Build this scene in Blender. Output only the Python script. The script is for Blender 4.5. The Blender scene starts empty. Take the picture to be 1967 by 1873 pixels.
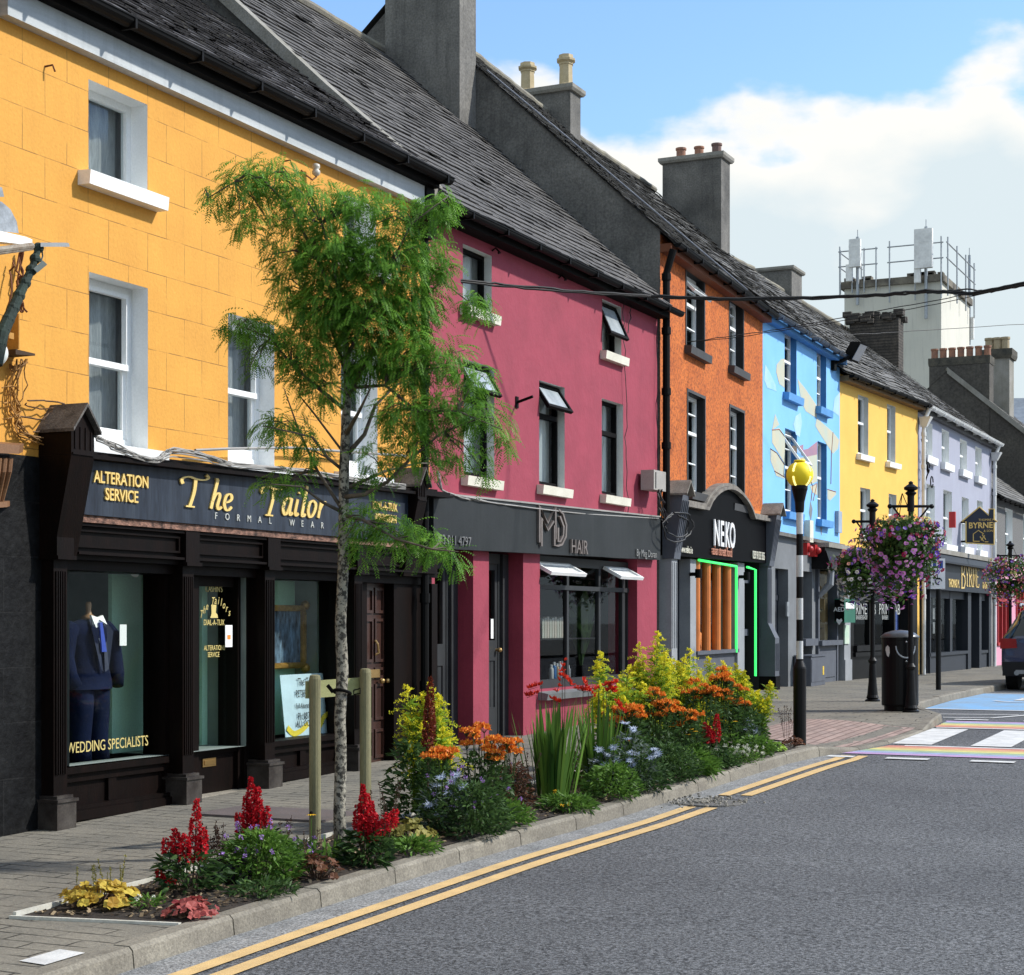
import bpy, math, random
from mathutils import Vector, Matrix, noise as mnoise
sc = bpy.context.scene
COL = sc.collection
R = random.Random(7)
rad = math.radians
# ---------------- camera, sky, sun, exposure ----------------
F = 3300.; CX = 983.5; HV = 1193.; H0 = 1.6
TH = math.atan((2558-CX)/F); ct, st = math.cos(TH), math.sin(TH)
cam = bpy.data.objects.new('camera', bpy.data.cameras.new('camera')); COL.objects.link(cam)
cam.data.sensor_fit = 'HORIZONTAL'; cam.data.sensor_width = 36; cam.data.lens = F/1967*36
cam.data.shift_y = (HV-936.5)/1967; cam.data.clip_start = .1; cam.data.clip_end = 3000
cam.location = (0, 0, H0); cam.rotation_euler = (rad(90), 0, TH)
sc.camera = cam
SUN_EL, SUN_AZ = 40., 60.      # azimuth measured from +Y towards +X
sun = bpy.data.objects.new('sun', bpy.data.lights.new('sun', 'SUN')); COL.objects.link(sun)
sun.data.energy = 4.4; sun.data.angle = rad(2.2); sun.data.color = (1, .955, .88)
sd = Vector((math.sin(rad(SUN_AZ))*math.cos(rad(SUN_EL)), math.cos(rad(SUN_AZ))*math.cos(rad(SUN_EL)), math.sin(rad(SUN_EL))))
sun.rotation_euler = sd.to_track_quat('Z', 'Y').to_euler()
sc.view_settings.view_transform = 'Standard'; sc.view_settings.look = 'None'
sc.view_settings.exposure = .30; sc.view_settings.gamma = 1
W = bpy.data.worlds.new("World"); sc.world = W; W.use_nodes = True
def build_world():
    nt = W.node_tree; n = nt.nodes; l = nt.links; n.clear()
    out = n.new('ShaderNodeOutputWorld'); bg = n.new('ShaderNodeBackground'); bg.inputs[1].default_value = .095
    sky = n.new('ShaderNodeTexSky'); sky.sky_type = 'NISHITA'; sky.sun_disc = False
    sky.sun_elevation = rad(SUN_EL); sky.sun_rotation = rad(SUN_AZ); sky.air_density = 1.2; sky.dust_density = .6; sky.ozone_density = 2.5
    tc = n.new('ShaderNodeTexCoord')
    mp = n.new('ShaderNodeMapping'); mp.inputs['Scale'].default_value = (1, 1, 1.9); mp.inputs['Location'].default_value = (.34, .1, .23)
    l.new(tc.outputs['Generated'], mp.inputs[0])
    nz = n.new('ShaderNodeTexNoise'); nz.inputs['Scale'].default_value = 7.5; nz.inputs['Detail'].default_value = 9; nz.inputs['Roughness'].default_value = .50
    l.new(mp.outputs[0], nz.inputs[0])
    sep = n.new('ShaderNodeSeparateXYZ'); l.new(tc.outputs['Generated'], sep.inputs[0])
    # cloud mask: thick towards the horizon, open above, with cloud added overhead and behind
    el = n.new('ShaderNodeMapRange'); l.new(sep.outputs[2], el.inputs[0])
    el.inputs[1].default_value = .20; el.inputs[2].default_value = .36; el.inputs[3].default_value = .40; el.inputs[4].default_value = -.32
    hi = n.new('ShaderNodeMapRange'); hi.interpolation_type = 'SMOOTHSTEP'; l.new(sep.outputs[2], hi.inputs[0]); hi.inputs[1].default_value = .42; hi.inputs[2].default_value = .7; hi.inputs[3].default_value = 0; hi.inputs[4].default_value = .30  # unseen overhead cloud, added to lift and neutralise the ambient light
    bk = n.new('ShaderNodeMapRange'); bk.interpolation_type = 'SMOOTHSTEP'; l.new(sep.outputs[1], bk.inputs[0]); bk.inputs[1].default_value = .2; bk.inputs[2].default_value = -.4; bk.inputs[3].default_value = 0; bk.inputs[4].default_value = .30  # unseen cloud behind the camera, added to keep the shade neutral
    s1 = n.new('ShaderNodeMath'); l.new(hi.outputs[0], s1.inputs[0]); l.new(bk.outputs[0], s1.inputs[1])
    s2 = n.new('ShaderNodeMath'); l.new(s1.outputs[0], s2.inputs[0]); l.new(el.outputs[0], s2.inputs[1])
    lf = n.new('ShaderNodeMapRange'); l.new(sep.outputs[0], lf.inputs[0]); lf.inputs[1].default_value = -.45; lf.inputs[2].default_value = -.1; lf.inputs[3].default_value = .10; lf.inputs[4].default_value = -.05
    s3 = n.new('ShaderNodeMath'); l.new(s2.outputs[0], s3.inputs[0]); l.new(lf.outputs[0], s3.inputs[1]); s2 = s3
    ad = n.new('ShaderNodeMath'); ad.operation = 'ADD'; l.new(nz.outputs[0], ad.inputs[0]); l.new(s2.outputs[0], ad.inputs[1])
    mk = n.new('ShaderNodeMapRange'); mk.interpolation_type = 'SMOOTHSTEP'; l.new(ad.outputs[0], mk.inputs[0])
    mk.inputs[1].default_value = .50; mk.inputs[2].default_value = .61
    # shading inside the cloud bank
    n2 = n.new('ShaderNodeTexNoise'); n2.inputs['Scale'].default_value = 2.3; n2.inputs['Detail'].default_value = 5; l.new(mp.outputs[0], n2.inputs[0])
    cr = n.new('ShaderNodeValToRGB')
    m3 = n.new('ShaderNodeMath'); m3.operation = 'MULTIPLY_ADD'; l.new(ad.outputs[0], m3.inputs[0]); m3.inputs[1].default_value = -.75; l.new(n2.outputs[0], m3.inputs[2]); l.new(m3.outputs[0], cr.inputs[0])
    cr.color_ramp.elements[0].position = -.0; cr.color_ramp.elements[0].color = (6.4, 7.3, 7.7, 1)
    cr.color_ramp.elements[1].position = .16; cr.color_ramp.elements[1].color = (8.8, 8.7, 8.3, 1)
    tint = n.new('ShaderNodeMix'); tint.data_type = 'RGBA'; tint.blend_type = 'MULTIPLY'; tint.inputs[0].default_value = 1
    l.new(sky.outputs[0], tint.inputs[6]); tint.inputs[7].default_value = (1.6, 1.82, 2.1, 1)
    mx = n.new('ShaderNodeMix'); mx.data_type = 'RGBA'
    l.new(mk.outputs[0], mx.inputs[0]); l.new(tint.outputs[2], mx.inputs[6]); l.new(cr.outputs[0], mx.inputs[7])
    l.new(mx.outputs[2], bg.inputs[0]); l.new(bg.outputs[0], out.inputs[0])
build_world()
# ---------------- geometry from the photograph's measurements ----------------
def ray(u, v):
    t = (u-CX)/F
    return Vector((t*ct-st, t*st+ct, -(v-HV)/F))
PR = [(-60, -1.5), (10.7, 0), (24, .293), (30, .34), (50, .25), (120, .2), (900, .2)]
def gz(y):
    for (a, b), (c, d) in zip(PR, PR[1:]):
        if y <= c: return b+(d-b)*(y-a)/(c-a)
    return .2
def G(u, v, dz=0):
    r = ray(u, v); Z = 12.
    for i in range(60): Z = .5*Z+.5*(gz(r.y*Z)+dz-H0)/r.z
    return Vector((r.x*Z, r.y*Z, gz(r.y*Z)+dz))
def atx(u, v, x):            # the point seen at (u, v) on the plane of this x
    r = ray(u, v); k = x/r.x
    return Vector((x, r.y*k, H0+r.z*k))
def yx(u, x):                # y where column u meets this x
    r = ray(u, 0); return r.y*x/r.x
class Fr:                    # a facade frame: a along the street, h up, o out of the wall
    def __init__(f, ox, oy, phi):
        f.phi = phi; f.o0 = Vector((ox, oy, 0)); f.A = Vector((math.sin(phi), math.cos(phi), 0)); f.O = Vector((math.cos(phi), -math.sin(phi), 0))
    def P(f, a, h, o=0): return f.o0+f.A*a+f.O*o+Vector((0, 0, h))
    def uv(f, u, v, o=0):
        r = ray(u, v); Z = (f.o0.dot(f.O)+o)/r.dot(f.O); p = r*Z-f.o0
        return p.dot(f.A), H0+r.z*Z
    def side(f, u, v, a):
        r = ray(u, v); Z = (f.o0.dot(f.A)+a)/r.dot(f.A); p = r*Z-f.o0
        return p.dot(f.O), H0+r.z*Z
    def g(f, a, o=0): return gz(f.P(a, 0, o).y)
def vp(u): return math.atan((u-CX)/F)-TH
def nxt(f, u, w):
    a, _ = f.uv(u, 1000); p = f.P(a, 0); return Fr(p.x, p.y, vp(w))
FY = Fr(-9, 0, 0); FO = nxt(FY, 1268, 2290); FB = nxt(FO, 1465, 2460); F2 = nxt(FB, 1613, 2850)
FL = nxt(F2, 1763, 2558); FG = nxt(FL, 1904, 2558)
# ---------------- mesh builder ----------------
BASE = {}
class MB:
    def __init__(s): s.v = []; s.f = []; s.m = []; s.c = []
    def poly(s, pts, m=0, c=.5):
        i = len(s.v); s.v += [Vector(p) for p in pts]; s.f.append(tuple(range(i, i+len(pts)))); s.m.append(m); s.c.append(c)
    def hexa(s, p, m=0, c=.5):      # p: 4 bottom (ccw), 4 top
        i = len(s.v); s.v += [Vector(q) for q in p]
        for q in ((3, 2, 1, 0), (4, 5, 6, 7), (0, 1, 5, 4), (1, 2, 6, 5), (2, 3, 7, 6), (3, 0, 4, 7)):
            s.f.append(tuple(i+k for k in q)); s.m.append(m); s.c.append(c)
    def box(s, fr, a0, a1, h0, h1, o0, o1, m=0, c=.5):
        P = fr.P
        s.hexa([P(a0, h0, o0), P(a0, h0, o1), P(a1, h0, o1), P(a1, h0, o0), P(a0, h1, o0), P(a0, h1, o1), P(a1, h1, o1), P(a1, h1, o0)], m, c)
    def wbox(s, x0, x1, y0, y1, z0, z1, m=0, c=.5):
        s.hexa([(x0, y0, z0), (x1, y0, z0), (x1, y1, z0), (x0, y1, z0), (x0, y0, z1), (x1, y0, z1), (x1, y1, z1), (x0, y1, z1)], m, c)
    def tube(s, pts, r, n=8, m=0, c=.5, cap=True):
        pts = [Vector(p) for p in pts]; rr = r if isinstance(r, (list, tuple)) else [r]*len(pts)
        t0 = (pts[1]-pts[0]).normalized(); up = Vector((0, 0, 1)) if abs(t0.z) < .9 else Vector((1, 0, 0))
        x = t0.cross(up).normalized(); base = len(s.v)
        for k, p in enumerate(pts):
            t = (pts[min(k+1, len(pts)-1)]-pts[max(k-1, 0)]).normalized()
            x = (x-t*x.dot(t)).normalized(); y = t.cross(x)
            for j in range(n):
                w = 2*math.pi*j/n; s.v.append(p+(x*math.cos(w)+y*math.sin(w))*rr[k])
        for k in range(len(pts)-1):
            for j in range(n):
                a = base+k*n+j; b = base+k*n+(j+1) % n
                s.f.append((a, b, b+n, a+n)); s.m.append(m); s.c.append(c)
        if cap:
            s.f.append(tuple(base+j for j in reversed(range(n)))); s.m.append(m); s.c.append(c)
            s.f.append(tuple(base+(len(pts)-1)*n+j for j in range(n))); s.m.append(m); s.c.append(c)
    def lathe(s, c0, prof, n=20, m=0, flip=False):
        c0 = Vector(c0); base = len(s.v)
        for r, z in prof:
            for j in range(n):
                w = 2*math.pi*j/n; s.v.append(c0+Vector((r*math.cos(w), r*math.sin(w), z)))
        for k in range(len(prof)-1):
            for j in range(n):
                a = base+k*n+j; b = base+k*n+(j+1) % n
                s.f.append((a, b, b+n, a+n)); s.m.append(m); s.c.append(.5)
        s.f.append(tuple(base+j for j in reversed(range(n)))); s.m.append(m); s.c.append(.5)
        s.f.append(tuple(base+(len(prof)-1)*n+j for j in range(n))); s.m.append(m); s.c.append(.5)
    def ball(s, c, rx, ry=None, rz=None, n=14, k=10, m=0):
        ry = ry or rx; rz = rz or rx
        pr = [(math.sin(math.pi*i/k)*.999+.001, -math.cos(math.pi*i/k)) for i in range(k+1)]
        b = len(s.v); s.lathe((0, 0, 0), pr, n, m)
        for i in range(b, len(s.v)):
            q = s.v[i]; s.v[i] = Vector((c[0]+q.x*rx, c[1]+q.y*ry, c[2]+q.z*rz))
    def build(s, name, mats, parent=None, smooth=False, base=None):
        if not isinstance(mats, (list, tuple)): mats = [mats]
        b = BASE.get(parent.name, Vector((0, 0, 0))) if parent else (Vector(base) if base else Vector((0, 0, 0)))
        me = bpy.data.meshes.new(name)
        me.from_pydata([tuple(p-b) for p in s.v], [], s.f)
        for q in mats: me.materials.append(q)
        if len(mats) > 1: me.polygons.foreach_set('material_index', s.m)
        if any(k != .5 for k in s.c):
            at = me.attributes.new('tone', 'FLOAT', 'FACE'); at.data.foreach_set('value', s.c)
        if smooth: me.polygons.foreach_set('use_smooth', [True]*len(me.polygons))
        me.update()
        o = bpy.data.objects.new(name, me); COL.objects.link(o)
        if parent: o.parent = parent; BASE[o.name] = b
        else: o.location = b; BASE[o.name] = b
        return o
def tag(o, label=None, cat=None, group=None, kind=None):
    if label: o['label'] = label
    if cat: o['category'] = cat
    if group: o['group'] = group
    if kind: o['kind'] = kind
    return o
def thing(name, label, cat, loc, group=None):
    o = bpy.data.objects.new(name, None); COL.objects.link(o); o.empty_display_size = .1
    o.location = loc; BASE[o.name] = Vector(loc)
    return tag(o, label, cat, group)
def struct(mb, name, mats, **k): return tag(mb.build(name, mats, **k), kind='structure')
def sub(mb, name, mats, root, part=None, **k):     # a part of root, or a sub-part of part
    return mb.build(name, mats, part or root, **k)
# ---------------- materials ----------------
def mat(name, col, rough=.7, col2=None, mix=.5, scale=3., detail=6, fine=.12, fscale=60., bump=.0, bscale=80., metal=0., spec=.4, streak=0., streakcol=(.02, .02, .02), tone=0., coat=0., stretch=(1, 1, 1), extra=None):
    m = bpy.data.materials.new(name); m.use_nodes = True; nt = m.node_tree; n = nt.nodes; l = nt.links
    bs = n['Principled BSDF']; bs.inputs['Roughness'].default_value = rough; bs.inputs['Metallic'].default_value = metal
    bs.inputs['Specular IOR Level'].default_value = spec
    if coat: bs.inputs['Coat Weight'].default_value = coat
    tc = n.new('ShaderNodeTexCoord'); mp = n.new('ShaderNodeMapping'); mp.inputs['Scale'].default_value = stretch
    l.new(tc.outputs['Object'], mp.inputs[0]); co = mp.outputs[0]
    def tex(sc_, de=4, c=None, ro=.6):
        t = n.new('ShaderNodeTexNoise'); t.inputs['Scale'].default_value = sc_; t.inputs['Detail'].default_value = de; t.inputs['Roughness'].default_value = ro
        l.new(c or co, t.inputs[0]); return t.outputs[0]
    def rng(x, a, b, c=0., d=1.):
        t = n.new('ShaderNodeMapRange'); l.new(x, t.inputs[0])
        for i, q in enumerate((a, b, c, d)): t.inputs[i+1].default_value = q
        return t.outputs[0]
    def mx(f, a, b, bl='MIX'):
        t = n.new('ShaderNodeMix'); t.data_type = 'RGBA'; t.blend_type = bl
        for s_, q in ((0, f), (6, a), (7, b)):
            if isinstance(q, (int, float)): t.inputs[s_].default_value = q
            elif isinstance(q, (tuple, list)): t.inputs[s_].default_value = (*q[:3], 1)
            else: l.new(q, t.inputs[s_])
        return t.outputs[2]
    def gray(x):
        t = n.new('ShaderNodeCombineColor'); [l.new(x, t.inputs[i]) for i in range(3)]; return t.outputs[0]
    c2 = col2 or tuple(q*(1-mix*.5) for q in col)
    cur = mx(rng(tex(scale, detail), .35, .68), col, c2)
    if fine: cur = mx(1., cur, gray(rng(tex(fscale, 3), .3, .7, 1-fine, 1+fine)), 'MULTIPLY')
    if tone:
        at = n.new('ShaderNodeAttribute'); at.attribute_name = 'tone'
        cur = mx(1., cur, gray(rng(at.outputs['Fac'], 0, 1, 1-tone, 1+tone)), 'MULTIPLY')
    if streak:
        m2 = n.new('ShaderNodeMapping'); m2.inputs['Scale'].default_value = (5, 5, .35); l.new(tc.outputs['Object'], m2.inputs[0])
        cur = mx(rng(tex(1.6, 7, m2.outputs[0], .7), .52, .8, 0, streak), cur, streakcol)
    hgt = tex(bscale, 4) if bump else None
    if extra: cur, hgt = extra(n, l, tc, cur, hgt, mx, rng, tex, gray)
    l.new(cur, bs.inputs['Base Color'])
    if hgt is not None:
        bp = n.new('ShaderNodeBump'); bp.inputs['Strength'].default_value = bump or .3; bp.inputs['Distance'].default_value = .01
        l.new(hgt, bp.inputs['Height']); l.new(bp.outputs[0], bs.inputs['Normal'])
    return m
def brick_extra(axes, w, h, mort=.006, rotz=0, mcol=(.05, .04, .02), amt=.8, off=.5, broken=True, dist=.0, soft=.1, bumpk=1.):
    def fn(n, l, tc, cur, hgt, mx, rng, tex, gray):
        sp = n.new('ShaderNodeSeparateXYZ'); cb = n.new('ShaderNodeCombineXYZ')
        l.new(tc.outputs['Object'], sp.inputs[0]); l.new(sp.outputs[axes[0]], cb.inputs[0]); l.new(sp.outputs[axes[1]], cb.inputs[1])
        v = cb.outputs[0]
        if dist:
            nz = n.new('ShaderNodeTexNoise'); nz.inputs['Scale'].default_value = 2.2; l.new(v, nz.inputs[0])
            va = n.new('ShaderNodeVectorMath'); va.operation = 'SCALE'; va.inputs['Scale'].default_value = dist; l.new(nz.outputs['Color'], va.inputs[0])
            vb = n.new('ShaderNodeVectorMath'); l.new(v, vb.inputs[0]); l.new(va.outputs[0], vb.inputs[1]); v = vb.outputs[0]
        b = n.new('ShaderNodeTexBrick'); l.new(v, b.inputs[0]); b.offset = off
        b.inputs['Scale'].default_value = 1; b.inputs['Brick Width'].default_value = w; b.inputs['Row Height'].default_value = h
        b.inputs['Mortar Size'].default_value = mort; b.inputs['Mortar Smooth'].default_value = soft; b.inputs['Bias'].default_value = 0
        b.inputs['Color1'].default_value = (.78, .78, .78, 1); b.inputs['Color2'].default_value = (1.12, 1.12, 1.12, 1); b.inputs['Mortar'].default_value = (1, 1, 1, 1)
        f = b.outputs['Fac']
        if broken:
            t = n.new('ShaderNodeMath'); t.operation = 'MULTIPLY'; l.new(f, t.inputs[0]); l.new(rng(tex(3.3, 3), .36, .56), t.inputs[1]); f = t.outputs[0]
        else:
            cur = mx(.8, cur, b.outputs['Color'], 'MULTIPLY')
        k = n.new('ShaderNodeMath'); k.operation = 'MULTIPLY'; l.new(f, k.inputs[0]); k.inputs[1].default_value = amt
        cur = mx(k.outputs[0], cur, mcol)
        h2 = n.new('ShaderNodeMath'); h2.operation = 'MULTIPLY'; l.new(f, h2.inputs[0]); h2.inputs[1].default_value = -bumpk
        if hgt is not None:
            h3 = n.new('ShaderNodeMath'); l.new(h2.outputs[0], h3.inputs[0]); l.new(hgt, h3.inputs[1]); return cur, h3.outputs[0]
        return cur, h2.outputs[0]
    return fn
def glass(name, tint=(.9, .95, .95), refl=.08, rough=.02, gcol=(.9, .95, 1)):
    m = bpy.data.materials.new(name); m.use_nodes = True; nt = m.node_tree; n = nt.nodes; l = nt.links; n.clear()
    out = n.new('ShaderNodeOutputMaterial'); tr = n.new('ShaderNodeBsdfTransparent'); tr.inputs[0].default_value = (*tint, 1)
    gl = n.new('ShaderNodeBsdfGlossy'); gl.inputs['Roughness'].default_value = rough; gl.inputs[0].default_value = (*gcol, 1)
    fz = n.new('ShaderNodeFresnel'); fz.inputs[0].default_value = 1.45
    nz = n.new('ShaderNodeTexNoise'); nz.inputs['Scale'].default_value = 1.5; tc = n.new('ShaderNodeTexCoord'); l.new(tc.outputs['Object'], nz.inputs[0])
    bp = n.new('ShaderNodeBump'); bp.inputs['Strength'].default_value = .05; l.new(nz.outputs[0], bp.inputs['Height']); l.new(bp.outputs[0], gl.inputs['Normal'])
    ad = n.new('ShaderNodeMath'); ad.operation = 'MULTIPLY_ADD'; l.new(fz.outputs[0], ad.inputs[0]); ad.inputs[1].default_value = refl*6; ad.inputs[2].default_value = refl*.3; ad.use_clamp = True
    mx = n.new('ShaderNodeMixShader'); l.new(ad.outputs[0], mx.inputs[0]); l.new(tr.outputs[0], mx.inputs[1]); l.new(gl.outputs[0], mx.inputs[2]); l.new(mx.outputs[0], out.inputs[0])
    return m
def emis(name, col, s):
    m = bpy.data.materials.new(name); m.use_nodes = True; b = m.node_tree.nodes['Principled BSDF']
    b.inputs['Base Color'].default_value = (*col, 1); b.inputs['Emission Color'].default_value = (*col, 1); b.inputs['Emission Strength'].default_value = s
    return m
GLASS = glass('window_glass'); SGLASS = glass('shop_glass', (.94, .97, .95), .03)
LEAFM = {}
def leafmat(name, col, col2=None, trans=.35, rough=.5):
    m = bpy.data.materials.new(name); m.use_nodes = True; nt = m.node_tree; n = nt.nodes; l = nt.links
    bs = n['Principled BSDF']; out = n['Material Output']; bs.inputs['Roughness'].default_value = rough; bs.inputs['Specular IOR Level'].default_value = .2
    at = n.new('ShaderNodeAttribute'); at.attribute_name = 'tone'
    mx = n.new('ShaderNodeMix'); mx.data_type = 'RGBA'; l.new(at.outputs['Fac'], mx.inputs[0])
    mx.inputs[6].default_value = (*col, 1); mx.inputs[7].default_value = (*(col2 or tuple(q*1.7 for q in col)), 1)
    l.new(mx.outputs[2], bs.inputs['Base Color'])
    tl = n.new('ShaderNodeBsdfTranslucent'); l.new(mx.outputs[2], tl.inputs[0])
    ms = n.new('ShaderNodeMixShader'); ms.inputs[0].default_value = trans; l.new(bs.outputs[0], ms.inputs[1]); l.new(tl.outputs[0], ms.inputs[2]); l.new(ms.outputs[0], out.inputs[0])
    return m
# ---------------- lettering ----------------
def put(mb, fr, pts, faces, a, h, o, xs=1., slope=0., m=0):
    i = len(mb.v)
    for x, y, z in pts: mb.v.append(fr.P(a+x*xs, h+y+slope*x*xs, o+z))
    for f in faces: mb.f.append(tuple(i+k for k in f)); mb.m.append(m); mb.c.append(.5)
def text(mb, fr, s, a, h, o, size, ext=.004, align='CENTER', shear=0., xs=1., slope=0., bold=0., space=1., m=0):
    cu = bpy.data.curves.new('t', 'FONT'); cu.body = s; cu.size = size; cu.extrude = ext; cu.align_x = align; cu.shear = shear; cu.offset = bold; cu.space_character = space; cu.resolution_u = 3
    ob = bpy.data.objects.new('t', cu); COL.objects.link(ob)
    dg = bpy.context.evaluated_depsgraph_get(); me = bpy.data.meshes.new_from_object(ob.evaluated_get(dg))
    put(mb, fr, [tuple(v.co) for v in me.vertices], [tuple(p.vertices) for p in me.polygons], a, h, o, xs, slope, m)
    bpy.data.objects.remove(ob); bpy.data.curves.remove(cu); bpy.data.meshes.remove(me)
def smooth(pts, k=5):
    if len(pts) < 3: return pts
    q = [pts[0]]+list(pts)+[pts[-1]]; out = []
    for i in range(1, len(q)-2):
        for j in range(k):
            t = j/k; p = []
            for d in range(2):
                a, b, c, e = q[i-1][d], q[i][d], q[i+1][d], q[i+2][d]
                p.append(.5*(2*b+(c-a)*t+(2*a-5*b+4*c-e)*t*t+(3*b-a-3*c+e)*t*t*t))
            out.append(tuple(p))
    return out+[pts[-1]]
def pen(mb, fr, strokes, a, h, o, size, wd=.12, thin=.035, ang=20., ext=.02, xs=1., slope=0., curve=True, m=0):
    for si, s in enumerate(strokes):
        p = smooth(s) if (curve and len(s) > 2) else s
        pts = []; n = len(p)
        for i in range(n):
            x0, y0 = p[max(i-1, 0)]; x1, y1 = p[min(i+1, n-1)]; L = math.hypot(x1-x0, y1-y0) or 1; tx, ty = (x1-x0)/L, (y1-y0)/L
            w = thin+(wd-thin)*abs(math.sin(math.atan2(ty, tx)-rad(ang)))**1.3; w *= .5
            nx, ny = -ty, tx
            for sg in (1, -1):
                for z in (.001*si, ext+.0022*si): pts.append(((p[i][0]+nx*w*sg)*size, (p[i][1]+ny*w*sg)*size, z))
        f = []
        for i in range(n-1):
            b = 4*i; f += [(b+1, b+3, b+7, b+5), (b, b+1, b+5, b+4), (b+2, b+6, b+7, b+3)]
        f += [(0, 2, 3, 1), (4*n-4, 4*n-3, 4*n-1, 4*n-2)]
        put(mb, fr, pts, f, a, h, o, xs, slope, m)
# ================= THE SETTING =================
EDGE = [(-60, -5.5), (0, -5.5), (6, -5.53), (8, -5.56), (11, -5.54), (13.1, -5.40), (16, -5.36), (18, -5.32), (18.8, -5.25), (19.6, -5.02), (20.5, -4.86), (21.4, -4.80), (22.4, -4.80), (23.6, -4.86), (24.4, -4.95), (24.9, -5.15), (25.6, -5.45), (26.4, -5.72), (27.2, -5.85), (32, -5.98), (36, -6.05), (60, -6.6), (140, -8), (900, -30)]
def edge(y):
    for (a, b), (c, d) in zip(EDGE, EDGE[1:]):
        if y <= c: return b+(d-b)*(y-a)/(c-a)
    return -30
def sstep(x, a, b):
    t = min(1, max(0, (x-a)/(b-a))); return t*t*(3-2*t)
def drop(x, y):
    k = sstep(y, 19.0, 19.9)*(1-sstep(y, 22.6, 23.6))
    return .085*k*sstep(x, edge(y)-1.3, edge(y)-.12)
def pz(x, y): return gz(y)-drop(x, y)
RZ = -.11
def ys(y0, y1, s): n = max(1, int(round((y1-y0)/s))); return [y0+(y1-y0)*i/n for i in range(n+1)]
M_asph = mat('asphalt', (.098, .101, .105), .88, (.066, .068, .072), 1, .35, bump=1., bscale=50, fine=.0, spec=.35,
    extra=lambda n, l, tc, cur, hgt, mx, rng, tex, gray: (mx(1, mx(1, cur, gray(rng(tex(40, 4, None, .9), .40, .60, .12, 1.9)), 'MULTIPLY'), gray(rng(tex(150, 2, None, .8), .36, .66, .45, 1.65)), 'MULTIPLY'), hgt))
M_gut = mat('worn_gutter', (.25, .25, .245), .85, (.17, .172, .17), 1, 5, bump=.8, bscale=70, fine=.3, fscale=120,
    extra=lambda n, l, tc, cur, hgt, mx, rng, tex, gray: (mx(1, cur, gray(rng(tex(52, 3, None, .85), .38, .62, .4, 1.5)), 'MULTIPLY'), hgt))
M_ylw = mat('road_paint_yellow', (.60, .41, .18), .75, (.48, .33, .15), 1, 6, fine=.22, fscale=140, bump=.4, bscale=150)
M_wht = mat('road_paint_white', (.62, .62, .60), .7, (.45, .45, .44), 1, 5, fine=.14, fscale=90, bump=.3, bscale=150)
M_pave = mat('paving_bricks', (.20, .182, .145), .85, (.125, .117, .098), 1, 1.3, fine=.25, fscale=45, bump=.5, bscale=90,
    extra=brick_extra((0, 1), .42, .15, .010, mcol=(.022, .02, .016), amt=.95, broken=True, dist=.06, soft=.25, bumpk=2.))
M_kerb = mat('kerb_concrete', (.30, .27, .22), .85, (.19, .17, .13), 1, 4, fine=.25, fscale=70, bump=.5, bscale=90)
M_soil = mat('bed_soil', (.035, .026, .018), .95, (.015, .012, .010), 1, 14, fine=.5, fscale=90, bump=1., bscale=60)
def strip(name, x0f, x1f, y0, y1, zf, m, s=.6, nx=1, kind='structure'):
    mb = MB(); Y = ys(y0, y1, s)
    for a, b in zip(Y, Y[1:]):
        for i in range(nx):
            t0, t1 = i/nx, (i+1)/nx
            X = lambda t, y: x0f(y)+(x1f(y)-x0f(y))*t
            p = [(X(t0, a), a), (X(t1, a), a), (X(t1, b), b), (X(t0, b), b)]
            mb.poly([(x, y, zf(x, y)) for x, y in p])
    o = mb.build(name, m); o['kind'] = kind; return o
c_ = lambda k: (lambda y: k)
strip('ground', c_(-500), c_(600), -60, 900, lambda x, y: gz(y)-.2, mat('far_ground', (.16, .16, .14), .9), 8)
strip('road', edge, c_(9.5), -40, 300, lambda x, y: gz(y)+RZ, M_asph, 1.)
strip('pavement', c_(-13), lambda y: edge(y)-.125, -40, 300, pz, M_pave, .3, 12)
strip('far_pavement', c_(9.6), c_(14), -40, 300, lambda x, y: gz(y), M_pave, 2)
strip('gutter_strip', lambda y: edge(y)+.004, lambda y: edge(y)+.27, -30, 19.2, lambda x, y: gz(y)+RZ+.004, M_gut, .5)
def kerb():
    mb = MB(); y = -12.; L = .91
    while y < 110:
        y1 = y+L; a, b = y+.005, y1-.005; x0, x1 = edge(a), edge(b); c = R.uniform(.2, .8); dz = R.uniform(-.004, .004)
        z0, z1 = pz(x0, a)+.006+dz, pz(x1, b)+.006+dz; w = .125; k = .022
        for q, (xa, xb, za, zb) in enumerate([(0, w, None, None)]):
            P = lambda x, y_, z: (x, y_, z)
            prof0 = [(x0-w, z0), (x0-k, z0), (x0, z0-k), (x0+.012, gz(a)+RZ-.02)]
            prof1 = [(x1-w, z1), (x1-k, z1), (x1, z1-k), (x1+.012, gz(b)+RZ-.02)]
            for i in range(3):
                mb.poly([(prof0[i][0], a, prof0[i][1]), (prof0[i+1][0], a, prof0[i+1][1]), (prof1[i+1][0], b, prof1[i+1][1]), (prof1[i][0], b, prof1[i][1])], 0, c)
            mb.poly([(x, a, z) for x, z in prof0]+[(x0-w, a, z0-.15)], 0, c); mb.poly([(x, b, z) for x, z in prof1]+[(x1-w, b, z1-.15)], 0, c)
        mb.poly([(x0-w-.002, y-.006, pz(x0, a)-.02), (x0+.008, y-.006, gz(a)-.03), (x0+.008, y+.006, gz(a)-.03), (x0-w-.002, y+.006, pz(x0, a)-.02)], 0, 0)
        y = y1
    return mb.build('kerb', mat('kerb_stone', (.215, .195, .155), .85, (.14, .125, .10), 1, 4, fine=.3, fscale=60, bump=.5, bscale=90, tone=.2))
kerb()['kind'] = 'structure'
def rz(dz): return lambda x, y: gz(y)+RZ+dz
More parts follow.
